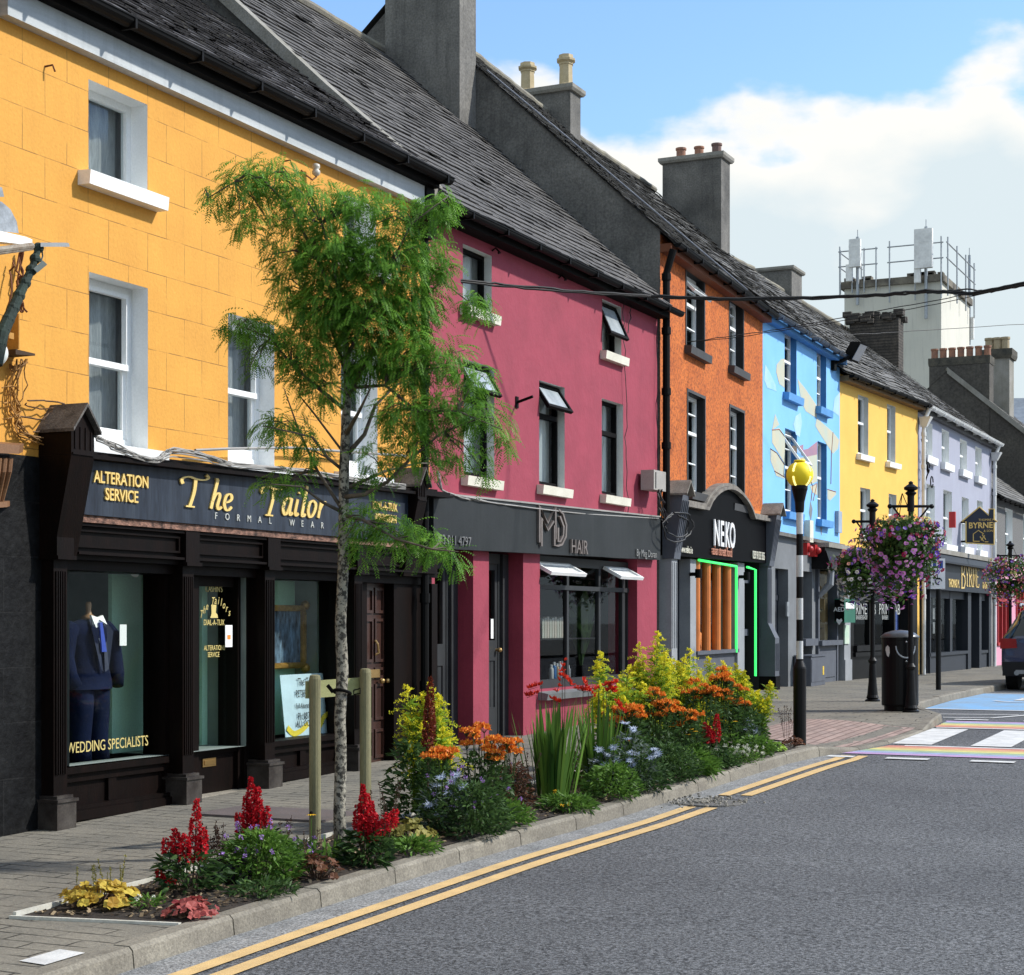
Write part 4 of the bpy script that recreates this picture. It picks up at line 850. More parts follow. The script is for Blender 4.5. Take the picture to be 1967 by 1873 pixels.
    wa, wb = au(fr, 1037), au(fr, 1224); mb = MB(); hz = hv(fr, 1037, 1325); hslab(mb, fr, wa, wb, g(wa)-.1, g(wb)-.1, hz, hz+.0, -.45, -.0); mb.build('stall_riser', M_crim, t)
    def gdoor(u0, u1, hd=False, gp=SGLASS):
        a, b = au(fr, u0), au(fr, u1); mb = MB(); z = g(a); top = fb(a); D = -.22
        mb.box(fr, a, a+.06, z-.1, top, D-.1, D); mb.box(fr, b-.16, b, z-.1, top, D-.12, D+.02); mb.box(fr, b-.21, b-.161, z-.1, top, D-.1, D-.02); mb.box(fr, a+.06, b-.21, top-.12, top, D-.1, D)
        mb.box(fr, a+.06, b-.21, z-.1, z+.02, -.45, -.02)
        fm = mb.build('door_frame', M_anth, t); mb = MB(); p, q = a+.065, b-.215; D2 = D-.03
        zz = [z+.03, z+.38, z+.95, z+1.2]; mb.box(fr, p, q, zz[0], zz[1], D2-.05, D2); mb.box(fr, p, q, zz[2], zz[3], D2-.05, D2); mb.box(fr, p, p+.07, zz[1], zz[2], D2-.05, D2); mb.box(fr, q-.07, q, zz[1], zz[2], D2-.05, D2)
        n = 6
        for k in range(n): x = p+.07+(q-p-.14)*k/n; mb.box(fr, x+.004, x+(q-p-.14)/n-.004, zz[1], zz[2], D2-.05, D2-.015)
        mb.box(fr, p, p+.07, zz[3], top-.12, D2-.05, D2); mb.box(fr, q-.07, q, zz[3], top-.12, D2-.05, D2); mb.box(fr, p+.07, q-.07, top-.2, top-.12, D2-.05, D2)
        d = mb.build('shop_door', M_anth, t); mb = MB(); mb.poly([P(p+.06, zz[3], D2-.03), P(q-.06, zz[3], D2-.03), P(q-.06, top-.19, D2-.03), P(p+.06, top-.19, D2-.03)]); mb.build('door_glass', gp, d)
        if hd:
            mb = MB(); mb.ball(P(q-.035, z+1.08, D2+.05), .03); mb.tube([P(q-.035, z+1.08, D2), P(q-.035, z+1.08, D2+.04)], .015, 8); mb.build('door_knob', M_brass, d)
            mb = MB(); hh = z+1.92
            for k, s in enumerate(('Opening Hours', 'Closed', '9.30 - 6.00', '9.30 - 6.00', '9.30 - 8.00', '9.30 - 8.00', '9.00 - 6.00', '8.30 - 5.00', 'Closed')): text(mb, fr, s, (p+q)/2-.03, hh-.072*k-(.05 if k else 0), D2-.02, .068, .001, xs=.8)
            text(mb, fr, 'P', (p+q)/2+.02, z+1.29, D2-.012, .09, .001); mb.build('opening_hours', M_white, d)
            mb = MB(); mb.tube([P((p+q)/2+.02, z+1.32, D2-.024), P((p+q)/2+.02, z+1.32, D2-.016)], .075, 18); mb.build('round_sticker', M_black, d)
            mb = MB(); mb.tube([P(p+.1, z+1.33, D2-.024), P(p+.1, z+1.33, D2-.018)], .07, 18); mb.build('red_sticker', mat('sticker_red', (.55, .03, .03), .5), d)
            mb = MB(); mb.box(fr, q-.15, q-.085, z+1.22, z+1.46, D2-.02, D2-.012); mb.build('white_card', M_white, d)
    M_brownblind = mat('brown_blind', (.12, .095, .07), .8, (.09, .07, .05), 1, 2)
    gdoor(835, 909, gp=glass('dim_glass', (.8, .75, .7), .05)); gdoor(939, 1005, True)
    x0 = au(fr, 835); mb = MB(); mb.box(fr, x0, au(fr, 905), 1.2, 3, -.5, -.47); mb.build('door_blind', M_brownblind, t)
    # salon window
    D = -.14; z0 = hz+.0; z1 = fb(wa); wz = lambda f: z0+(z1-z0)*f; mb = MB(); A_ = [wa, au(fr, 1091, D), au(fr, 1152, D), wb]
    mb.box(fr, wa, wb, z0+.001, z0+.11, D-.06, D+.02); mb.box(fr, wa, wb, z1-.12, z1, D-.06, D); tr = wz(.765); mb.box(fr, wa, wb, tr-.03, tr+.03, D-.06, D+.015)
    for k, x in enumerate(A_): mb.box(fr, x-(.0 if k == 0 else .035), x+(.05 if k == 0 else .035 if k < 3 else .0), z0+.11, z1-.12, D-.055, D)
    mb.box(fr, wb-.22, wb-.12, z0+.11, z1-.12, D-.06, D+.0)
    wn = mb.build('salon_window', M_anth, t); mb = MB(); mb.poly([P(wa, z0, D-.03), P(wb, z0, D-.03), P(wb, z1, D-.03), P(wa, z1, D-.03)]); mb.build('salon_glass', glass('salon_glass', (.8, .82, .8), .06), wn)
    mb = MB(); mb.hexa([P(wa-.05, z0-.13, -.05), P(wa-.05, z0-.13, .12), P(wb+.02, z0-.13, .12), P(wb+.02, z0-.13, -.05), P(wa-.05, z0-.0, -.13), P(wa-.05, z0-.05, .14), P(wb+.02, z0-.05, .14), P(wb+.02, z0-.0, -.13)]); mb.build('window_sill', mat('grey_sill', (.17, .18, .18), .5, (.11, .12, .12), 1, 4), wn)
    for x, y in ((A_[0]+.05, A_[1]-.02), (A_[2]+.1, A_[3]-.1)): vent(fr, x, y, z1-.1, z1-.1-tr, 62, D+.01, M_white, M_curtw, wn)
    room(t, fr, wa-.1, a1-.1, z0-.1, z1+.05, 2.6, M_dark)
    mb = MB(); mb.box(fr, wa+.1, wb-.3, wz(.36), wz(.37), -.75, -.45); mb.box(fr, wa+.1, wb-.3, z0-.02, z0+.06, -.75, -.3); mb.build('display_shelf', M_anth, t)
    mb = MB(); mb.ball(P(A_[1]+1.25, wz(.70), -1.5), .09, .16, .03); mb.build('salon_lamp', emis('lamp_glow', (1, .95, .85), 3), t)
    return dict(A=A_, z0=z0, z1=z1, wz=wz, wa=wa, wb=wb)
CD = crimson_house()
ORD = ['first', 'second', 'third', 'fourth', 'fifth', 'sixth', 'seventh', 'eighth', 'ninth', 'tenth']
def bottles():
    fr = FY; z0 = CD['z0']+.06; A_ = CD['A']; R2 = random.Random(3)
    cols = [('white', (.6, .62, .6)), ('blue', (.03, .16, .42)), ('tan', (.42, .28, .14)), ('pale lilac', (.45, .46, .6)), ('mint', (.35, .5, .45)), ('white', (.55, .58, .6)), ('grey', (.3, .3, .32))]
    specs = [(A_[1]+.08+.095*k, c) for k, c in enumerate(cols)]
    for k, (a, (nm, c)) in enumerate(specs):
        h = R2.uniform(.2, .3); t = thing('shampoo_bottle', f'{nm} bottle, {ORD[k]} from the left on the low salon window sill', 'bottle', fr.P(a, z0, -.42), 'hair product bottles in the salon window')
        mb = MB(); mb.lathe(fr.P(a, z0, -.42), [(.032, 0), (.034, .01), (.034, h*.75), (.02, h*.82)], 12); mb.build('body', mat('bottle_plastic', c, .35), t, smooth=True)
        mb = MB(); mb.lathe(fr.P(a, z0, -.42), [(.018, h*.82), (.018, h), (.005, h)], 10); mb.build('cap', M_white, t)
    for a0_, n, lab in ((A_[0]+.28, 5, 'left'), (A_[1]+.08, 9, 'middle')):
        z = CD['wz'](.372)
        for k in range(n):
            a = a0_+k*.082; o = mbx = MB(); h = .26+.015*(k % 3); mbx.box(fr, a, a+.066, z, z+h, -.62, -.55)
            ob = mbx.build('product_carton', mat('carton', (.5+.03*(k % 3), .52, .46), .7), base=fr.P(a, z, -.6)); tag(ob, f'pale carton, {ORD[k]} from the left on the shelf behind the {lab} salon pane', 'carton', 'cartons on the salon shelf')
bottles()
def salon_plant():
    fr = FY; a = CD['A'][2]+.42; z = CD['z0']+.08; t = thing('potted_palm', 'broad leaved potted palm inside the right hand pane of the salon window', 'plant', fr.P(a, z, -.6))
    mb = MB(); mb.lathe(fr.P(a, z-.1, -.6), [(.11, 0), (.15, .26), (.13, .26)], 16); mb.build('pot', M_black, t)
    mb = MB()
    for k in range(15):
        w = k*2.4; L = .8+.5*(k % 3)/2; d = fr.A*math.cos(w)+fr.O*math.sin(w)*.5; side = d.cross(Vector((0, 0, 1))).normalized()
        pts = [fr.P(a, z+.1, -.6)+d*(L*.38*f*f)+Vector((0, 0, L*(f-.25*f*f)*1.15)) for f in (0, .25, .5, .75, 1)]; ww = [.008, .05, .10, .09, .005]
        for i in range(4): mb.poly([pts[i]-side*ww[i], pts[i+1]-side*ww[i+1], pts[i+1]+side*ww[i+1], pts[i]+side*ww[i]], 0, R.random())
    mb.build('leaves', leafmat('palm_leaf', (.04, .10, .03), (.15, .26, .10)), t)
salon_plant()
# ================= ORANGE HOUSE WITH THE STREET FOOD SHOP =================
M_orange = mat('orange_roughcast', (.56, .150, .026), .9, (.44, .105, .018), 1, 2, fine=.0, bump=1., bscale=42,
    extra=lambda n, l, tc, cur, hgt, mx, rng, tex, gray: (mx(rng(tex(21, 3, None, .8), .47, .60, 0, .75), cur, (.13, .03, .009)), tex(21, 3, None, .8)))
M_orsm = mat('orange_smooth', (.66, .22, .045), .8, (.58, .18, .04), 1, 3)
M_gr1 = mat('blue_grey_paint', (.085, .095, .115), .6, (.065, .072, .09), 1, 3, fine=.08); M_gr2 = mat('pale_grey_paint', (.27, .285, .30), .55, (.22, .235, .25), 1, 3, fine=.08); M_navy = mat('navy_grey_paint', (.016, .021, .03), .6, (.013, .017, .025), 1, 3, fine=.1)
M_neong = emis('green_neon', (.05, .9, .16), 1.0)
def orange_house():
    fr = FO; P = fr.P; a0, a1 = 0., au(fr, 1465); g = lambda a: fr.g(a)
    t = thing('town_house', 'orange roughcast house with black window surrounds and white sashes, between crimson and blue houses', 'house', P(3, 0))
    ops = [op(fr, 1318, 1352, 518, 663), op(fr, 1401.4, 1427, 569, 701.6), op(fr, 1320.8, 1353, 752.5, 942), op(fr, 1402, 1428.6, 782, 965)]
    s0 = hv(fr, 1300, 985); s1 = hv(fr, 1460, 1003)
    st_ = lambda a: s0+(s1-s0)*(a-au(fr, 1300))/(au(fr, 1460)-au(fr, 1300))
    wall(t, fr, a0, a1, 3.9, 7.35, ops, M_orange, bottom=lambda a: st_(a)+.2); wall(t, fr, a0, a1, 3., 3.9, [], M_orsm, 'smooth_band', bottom=lambda a: st_(a)-.1, top=lambda a: st_(a)+.2)
    shell(t, fr, a0, a1, 7.40, 11.46, M_render, eo=.02)
    for i, w in enumerate(ops):
        vs = ((.93, .30, 45),) if i == 0 else ()
        mbk = mat('black_reveal', (.008, .008, .009), .6, fine=0) if i == 0 else M_blk
        globals()['M_blk'] = mbk
        window(t, fr, w, .13, M_white, mbk, .055, hbars=((.62, .05, .015), (.82, .02, .0), (.31, .02, .0)), vbars=((.5, .018, 0, 1),), sillm=M_sillk, sill=(.1, .12, .14), curt=M_dcurt, vents=vs, rp=.012)
        mb = MB(); e = .05; (b0, b1, h0, h1) = w
        for q in ((b0-e, b0, h0, h1), (b1, b1+e, h0, h1), (b0-e, b1+e, h1, h1+e)): mb.box(fr, *q, -.02, .012)
        mb.build('window_surround', M_sillk, t)
    slates(t, fr, a0-.03, a1+.25, .22, 7.22, -4.35, 11.5, M_sl3, .16, .21, wild=1.6)
    mb = MB(); mb.box(fr, a0, a1, 7.08, 7.2, 0, .17); mb.build('soffit', mat('soffit_orange', (.16, .05, .02), .8), t)
    gutter(t, fr, a0+.05, a1, 7.2, .25, M_blackpl, .06)
    mb = MB(); pts = [P(.7+4.9*f, 7.22+(11.5-7.22)*k+.05, .22-4.57*k) for f, k in ((.0, .72), (.35, .55), (.7, .3), (1.0, .06))]; mb.tube(pts, .014, 5); mb.build('roof_conduit', mat('lead_flashing', (.20, .22, .26), .7), t)
    ap = au(fr, 1280, .1); pipe(t, fr, [(ap, 3.2, .1), (ap, 6.75, .1), (ap+.02, 7.1, .2)], .055, M_blackpl, collars=[(ap, h, .1) for h in (4.2, 5.0, 5.9, 6.7)])
    # chimneys: one behind the ridge with octagonal pots, one at the far party wall
    def ch_at(s0_, s1_, x0_, x1_): return [(x0_, s0_), (x1_, s0_), (x1_, s1_), (x0_, s1_)]
    chimney(t, ch_at(30.5, 31.0, -14.75, -13.3), 10.4, 12.0, M_render, cap=.12, capm=M_render2, pots=((.29, .5, .62, .15), (.86, .5, .66, .15)), potm=mat('buff_clay', (.50, .41, .26), .8, (.40, .32, .18), 1, 6, fine=.1), pst='oct', name='chimney')
    chimney(t, ch_at(36.0, 36.6, -13.46, -12.09), 9.4, 11.9, M_render, cap=.12, capm=M_render2, pots=((.24, .5, .27, .115), (.55, .5, .25, .11), (.85, .5, .27, .115)), potm=[M_pot, M_pot3, M_pot])
    # ---- shop ----
    o = .1; bot = lambda a: hb0+(hb1-hb0)*(a-p_)/(q_-p_); p_, hb0 = fr.uv(1303, 1068, o); q_, hb1 = fr.uv(1472, 1082, o); top = lambda a: bot(a)+.80
    mb = MB(); xs_ = [p_+(q_-p_)*k/24 for k in range(25)]
    def arch(f): return .42*max(0, 1-((f-.52)/.27)**2)**.8 if abs(f-.52) < .27 else 0
    for k in range(24):
        a, b = xs_[k], xs_[k+1]; fa, fb2 = k/24, (k+1)/24
        hslab(mb, fr, a, b, bot(a), bot(b), top(a)+arch(fa)-.04, top(b)+arch(fb2)-.04, 0, o)
    sb = mb.build('sign_board', mat('gloss_black_sign', (.004, .004, .005), .5, fine=0, spec=.02), t)
    mb = MB()
    for k in range(24):
        a, b = xs_[k], xs_[k+1]; fa, fb2 = k/24, (k+1)/24
        for dz, pr in ((0, .2), (.055, .15)): hslab(mb, fr, a, b, top(a)+arch(fa)-.04+dz, top(b)+arch(fb2)-.04+dz, top(a)+arch(fa)+.012+dz, top(b)+arch(fb2)+.012+dz, -.02, pr)
    mb.build('arched_cornice', mat('weathered_cornice', (.22, .20, .17), .85, (.10, .09, .08), 1, 6, fine=.3), sb)
    mb = MB(); x, y = fr.uv(1373, 1047, o+.02)
    for k, c in enumerate('NEKO'): text(mb, fr, c, x+.09+k*.34, y, o+.025, .60, .012, xs=.80, bold=.008)
    mb.build('neko_letters', mat('white_letter', (.8, .8, .8), .4, fine=0), sb)
    mb = MB(); x, y = fr.uv(1368, 1065, o+.02); text(mb, fr, 'asian street food', x-.02, y, o+.02, .22, .012, 'LEFT', xs=.86); mb.build('food_lettering', mat('salmon_letter', (.55, .25, .16), .5, fine=0), sb)
    mb = MB(); x, y = fr.uv(1303, 1060, o+.02); text(mb, fr, 'www.neko.ie', x+.03, y, o+.02, .16, .01, 'LEFT', xs=.88); mb.build('web_lettering', M_cream, sb)
    mb = MB(); x, y = fr.uv(1447, 1073, o+.02); text(mb, fr, '059 9133 355', x-.05, y, o+.02, .2, .01, 'LEFT', xs=.80); mb.build('phone_lettering', M_cream, sb)
    c0 = fr.uv(1290, 1000, .3)[0]; c1 = fr.uv(1490, 1000, .3)[0]
    mroof = mat('lead_cap', (.14, .13, .11), .85, (.25, .23, .2), 1, 6, fine=.3)
    def con2(a, b, ht):
        mb = MB(); z = bot(a); mb.hexa([P(a, z-.05, -.02), P(a, z-.05, .16), P(b, z-.05, .16), P(b, z-.05, -.02), P(a, ht-.12, -.02), P(a, ht-.12, .30), P(b, ht-.12, .30), P(b, ht-.12, -.02)])
        for k in range(4): x = a+.03+(b-a-.06)*k/3.; mb.hexa([P(x-.006, z+.05, .165), P(x-.006, z+.05, .18), P(x+.012, z+.05, .18), P(x+.012, z+.05, .165), P(x-.006, ht-.2, .295), P(x-.006, ht-.2, .31), P(x+.012, ht-.2, .31), P(x+.012, ht-.2, .295)])
        c = mb.build('console', M_gr1, t); mb = MB(); am = (a+b)/2
        for s in (-1, 1):
            ax = am+s*((b-a)/2+.05); mb.hexa([P(ax, ht-.13, -.02), P(ax, ht-.13, .38), P(am, ht+.08, .38), P(am, ht+.08, -.02), P(ax, ht-.10, -.02), P(ax, ht-.10, .38), P(am, ht+.11, .38), P(am, ht+.11, -.02)])
        mb.build('console_roof', mroof, c)
    con2(.18, .52, top(.3)+.22); ce = fr.uv(1478, 1000, .15)[0]; con2(ce-.05, ce+.32, top(ce)+.20)
    def pil(a, b, o_=.1, m=M_gr1, flare=False):
        mb = MB(); z = fr.g(a); mb.box(fr, a, b, z-.1, bot(a), -.35, o_)
        for k in range(3): x = a+.04+(b-a-.095)*k/2; mb.box(fr, x, x+.015, z+.9, bot(a)-.1, o_, o_+.012)
        pl = mb.build('pilaster', m, t); mb = MB()
        if flare:
            mb.hexa([P(a-.02, z+.95, 0), P(a-.02, z+.95, .26), P(b+.02, z+.95, .26), P(b+.02, z+.95, 0), P(a, z+1.25, 0), P(a, z+1.25, .11), P(b, z+1.25, .11), P(b, z+1.25, 0)]); mb.box(fr, a-.02, b+.02, z+.25, z+.949, -.1, .26)
            for k in range(5): x = a+.02+(b-a-.05)*k/4; mb.box(fr, x, x+.02, z+.35, z+.85, .26, .272)
        else: mb.box(fr, a-.02, b+.02, z-.1, z+.45, -.1, .14)
        mb.build('pilaster_base', m, pl); mb = MB(); mb.box(fr, a-.025, b+.025, z-.1, z+.249 if flare else z+.1, -.1, .275 if flare else .16); mb.build('plinth', M_black, pl)
    pil(.2, .5, .12, M_gr2); pil(ce, ce+.30, .12, M_gr1, True)
    A = lambda u, o_=-.0: au(fr, u, o_)
    # left door, divider, window with orange slats, divider, right door
    ds = [(.5, A(1326)), (A(1337), A(1417)), (A(1430), A(1465))]
    for q in ((A(1326)-.0, A(1337)), (A(1417), A(1430))):
        mb = MB(); mb.box(fr, q[0], q[1], g(q[0])-.1, bot(q[0])-.02, -.35, .0); mb.build('mullion_pier', M_gr2, t)
    for k, (a, b) in enumerate((ds[0], ds[2])):
        z = g(a); mb = MB(); T = bot(a); mb.box(fr, a, a+.06, z, T, -.3, -.18); mb.box(fr, b-.06, b, z, T, -.3, -.18); mb.box(fr, a+.06, b-.06, T-.35, T-.28, -.28, -.2); mb.box(fr, a+.06, b-.06, z, z+.25, -.28, -.22)
        mb.box(fr, a+.06, a+.14, z+.25, T-.35, -.27, -.22); mb.box(fr, b-.14, b-.06, z+.25, T-.35, -.27, -.22); mb.box(fr, a+.14, b-.14, z+1., z+1.12, -.27, -.22)
        d = mb.build('shop_door', M_navy if k == 0 else M_gr1, t); mb = MB(); mb.poly([P(a+.1, z+.2, -.25), P(b-.1, z+.2, -.25), P(b-.1, T, -.25), P(a+.1, T, -.25)]); mb.build('door_glass', SGLASS, d)
        mb = MB(); mb.tube([P(a+.2, z+.9, -.16), P(a+.2, z+1.8, -.16)], .018, 8); mb.build('door_handle', M_steel, d)
    a, b = ds[1]; z = g(a); zb = z+.75; T = bot(a); mb = MB(); mb.box(fr, a, b, z-.1, zb, -.3, -.05); mb.box(fr, a, b, zb, zb+.06, -.3, .03); mb.build('stall_riser', M_gr1, t)
    mb = MB(); mb.poly([P(a, zb, -.16), P(b, zb, -.16), P(b, T, -.16), P(a, T, -.16)]); mb.build('show_window', SGLASS, t)
    mb = MB(); mb.ball(P(a+1.05, zb+.12, -.55), .42, .42, .38); mb.build('round_seat', M_orsm, t)
    for k, f in enumerate((.06, .30, .54, .80)):
        x = a+(b-a)*f; mb = MB(); mb.tube([P(x+.06, zb+.06, -.07), P(x+.06, T-.02, -.07)], .075, 12); mb.build('orange_slat', mat('slat_orange', (.62, .19, .04), .5, fine=.05) if k == 0 else bpy.data.materials['slat_orange'], t)
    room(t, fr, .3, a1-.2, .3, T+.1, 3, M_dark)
    for f in (.28, .52):
        mb = MB(); x = a+(b-a)*f; mb.tube([P(x, T-.1, -.9), P(x, T-.95, -.9)], .008, 5); mb.lathe(P(x, T-1.35, -.9), [(.05, 0), (.08, .1), (.06, .4)], 10); mb.build('pendant_lamp', emis('pendant_glow', (1, .6, .25), 1.1), t)
    def neon(pts): mb = MB(); mb.tube([P(*q) for q in pts], .022, 8); mb.build('neon_tube', M_neong, t)
    na, nb = A(1339, .0), A(1411, .0); neon([(na, T-.03, .03), (nb, T-.06, .03), (nb, zb+.0, .03)])
    na, nb = A(1432, .0), A(1448, .0); neon([(na, T-.05, .03), (nb, T-.08, .03), (nb, z+.3, .03)])
    for u, v in ((1337, 1103), (1430, 1108)):
        x, y = fr.uv(u, v, .1); mb = MB(); mb.tube([P(x, y, 0), P(x, y, .14)], .03, 8); mb.tube([P(x, y-.06, .14), P(x, y+.08, .14)], .055, 10); mb.build('wall_spotlight', M_blackpl, t)
    return t
M_sillk = mat('charcoal_paint', (.035, .035, .037), .6, (.05, .05, .05), 1, 5, fine=.15); M_dcurt = mat('dim_curtain', (.16, .165, .16), .9, (.06, .06, .06), 1, 3, stretch=(3, 3, .4))
M_blk = None
orange_house()
# ================= SKY BLUE HOUSE WITH THE MURAL =================
M_sky = mat('sky_blue_render', (.17, .43, .77), .75, (.21, .49, .82), 1, .8, fine=.04, bump=.2, bscale=30, streak=.12, streakcol=(.10, .27, .5))
M_skyr = mat('blue_reveal', (.05, .20, .45), .7, (.04, .17, .40), 1, 3)
M_mgrey = mat('mid_grey_render', (.16, .17, .18), .7, (.12, .128, .135), 1, 2, fine=.1)
def blue_house():
    fr = FB; P = fr.P; a0, a1 = 0., au(fr, 1613); g = lambda a: fr.g(a)
    t = thing('town_house', 'sky blue house with a painted mural around its narrow windows', 'house', P(3, 0))
    ops = [op(fr, 1507, 1530, 633, 752.8), op(fr, 1569, 1587, 670.5, 780), op(fr, 1508, 1531, 822, 981), op(fr, 1570.4, 1588, 847, 996)]
    z0 = lambda a: hv(fr, 1495, 1030)+(hv(fr, 1600, 1050)-hv(fr, 1495, 1030))*(a-au(fr, 1495))/(au(fr, 1600)-au(fr, 1495))
    wall(t, fr, a0, a1, 3.5, 7.35, ops, M_sky, bottom=lambda a: z0(a))
    shell(t, fr, a0+.05, a1-.02, 7.45, 11.38, M_render)
    for i, w in enumerate(ops):
        window(t, fr, w, .12, M_white, M_skyr, .05, hbars=((.55, .05, .015), (.78, .02, 0), (.28, .02, 0)), sillm=M_skys, sill=(.12, .13, .16), curt=M_dcurt, vents=((.95, .45, 35),) if i == 2 else ())
    slates(t, fr, a0-.1, a1+.35, .22, 7.3, -4.35, 11.42, M_sl3, .19, .25, wild=2.2)
    gutter(t, fr, a0, a1, 7.24, .25, mat('blue_gutter', (.05, .08, .13), .6, (.02, .02, .02), 1, 5), .055)
    mb = MB(); mb.box(fr, a0, a1, 7.12, 7.25, 0, .16); mb.build('soffit', M_skyr, t)
    # mural shapes, painted on: thin coats lying on the render
    def coat(nm, m, *polys):
        for poly in polys: mb = MB(); mb.poly([P(*fr.uv(u, v, .004), .004) for u, v in poly]); mb.build(nm, m, t)
    M_mc = mat('mural_cream', (.50, .46, .33), .8, (.40, .46, .40), 1, 2, fine=.05); M_mw = mat('mural_cloud', (.38, .56, .76), .8, (.24, .49, .79), 1, 1.5); M_mp = mat('mural_mauve', (.36, .20, .25), .8, (.25, .17, .26), 1, 2); M_ml = mat('mural_line', (.30, .08, .05), .8)
    coat('mural_swoosh', M_mc, [(1492, 700), (1500, 690), (1507, 689), (1507, 745), (1497, 738), (1491, 715)], [(1532, 728), (1546, 745), (1569, 779), (1569, 803), (1560, 798), (1548, 790), (1540, 774)], [(1569, 803), (1600, 830), (1612, 845), (1610, 862), (1600, 872), (1578, 838), (1566, 818)], [(1532, 768), (1540, 774), (1532, 778)])
    coat('mural_figure', M_mc, [(1489, 795), (1497, 816), (1483, 826)], [(1483, 826), (1497, 822), (1508, 838), (1508, 892), (1494, 868), (1483, 850)], [(1480, 862), (1490, 868), (1507, 892), (1507, 914), (1488, 905), (1480, 885)], [(1488, 905), (1507, 914), (1507, 920), (1491, 914)], [(1552, 877), (1570, 873), (1570, 925), (1552, 932), (1532, 925), (1532, 880)], [(1589.5, 941), (1606, 945), (1606, 950), (1594, 962), (1589.5, 958)], [(1556, 934), (1570, 930), (1570, 952), (1560, 945)])
    coat('mural_castle', M_mp, [(1535, 857), (1543, 854), (1543, 864), (1552, 862), (1570, 848), (1570, 873), (1552, 877), (1540, 875)])
    coat('mural_cloud', M_mw, [(1470, 700), (1479, 715), (1490, 740), (1492, 752), (1474, 745), (1468, 730)], [(1528, 800), (1538, 792), (1541, 812), (1536, 840), (1529, 835), (1524, 815)], [(1603, 765), (1612, 755), (1612, 800), (1600, 790)])
    for ln in ([(1480, 862), (1492, 870), (1507, 893)], [(1483, 826), (1497, 825), (1507, 838)], [(1488, 905), (1508, 917)], [(1550, 905), (1561, 934), (1569, 928)], [(1561, 934), (1558, 962)], [(1569, 930), (1562, 962)], [(1589.5, 940), (1606, 945)], [(1600, 830), (1597, 870), (1596, 930)]):
        mb = MB(); mb.tube([P(*fr.uv(u, v, .006), .006) for u, v in ln], .009, 4); mb.build('mural_line', M_ml, t)
    coat('mural_blade', mat('mural_grey', (.20, .22, .25), .6), [(1557, 962), (1561, 978), (1558, 1002), (1554, 985)], [(1575, 1012), (1580, 1012), (1578, 1030)])
    # ---- grey ground floor ----
    A = lambda u, o_=0: au(fr, u, o_)
    hd = lambda a: hv(fr, 1495, 1092)
    dA, dB, wA, wB = A(1489), A(1514), A(1541), A(1560)
    mb = MB(); mb2 = [(a0, dA), (dB, wA-.0), (wB, A(1566))]
    for p, q in mb2: hslab(mb, fr, p, q, g(p)-.1, g(q)-.1, z0(p)+.02, z0(q)+.02, -.3, 0)
    for p, q in ((dA, dB), (wA, wB)): hslab(mb, fr, p, q, hd(p), hd(q), z0(p)+.02, z0(q)+.02, -.3, 0)
    mb.build('ground_floor_wall', M_mgrey, t)
    z = g(dA); mb = MB(); mb.box(fr, dA, dB, z-.1, hd(dA), -.34, -.25); mb.box(fr, dA, dB, hd(dA)-.6, hd(dA)-.5, -.25, -.18); mb.box(fr, dB-.5, dB, z, hd(dA), -.25, -.2)
    for k in range(3): mb.box(fr, dA+.1, dB-.6, z+.2+.65*k, z+.7+.65*k, -.25, -.225)
    mb.build('house_door', M_navy, t); mb = MB(); x, y = A(1509), hv(fr, 1509, 1170); mb.box(fr, x-.0, x+.16, y-.14, y+.14, 0, .03); mb.box(fr, x+.04, x+.12, y-.06, y+.06, .03, .036); mb.build('intercom_panel', M_steel, t)
    mb = MB(); mb.box(fr, wA, wB, g(wA)+.9, hd(wA), -.34, -.27); mb.build('shuttered_window', M_navy, t)
    mb = MB(); mb.box(fr, wA-.1, wB+.1, g(wA)+.78, g(wA)+.92, -.2, .1); mb.build('window_ledge', M_gr1, t)
    mb = MB(); hslab(mb, fr, a0+.4, a1, z0(a0)-.0, z0(a1), z0(a0)+.07, z0(a1)+.07, -.02, .12); mb.build('string_course', M_render, t)
    mb = MB(); x, y = fr.uv(1548, 1021); mb.box(fr, x-.14, x+.14, y-.22, y+.22, 0, .12); mb.build('alarm_box', M_cream, t)
    mb = MB(); x, y = fr.uv(1608, 1004); mb.box(fr, x-.2, x+.12, y-.22, y+.24, 0, .08); mb.build('meter_box', mat('pale_blue_box', (.32, .40, .50), .6), t)
    for u, v in ((1540, 1055), (1555, 1058)):
        mb = MB(); x, y = fr.uv(u, v); mb.box(fr, x-.1, x+.1, y-.12, y+.12, 0, .14); mb.ball(P(x, y, .17), .07); mb.build('alarm_sounder', mat('alarm_red', (.45, .02, .02), .4, fine=0), t)
M_skys = mat('blue_sill', (.10, .30, .60), .7, (.07, .24, .52), 1, 3)
blue_house()
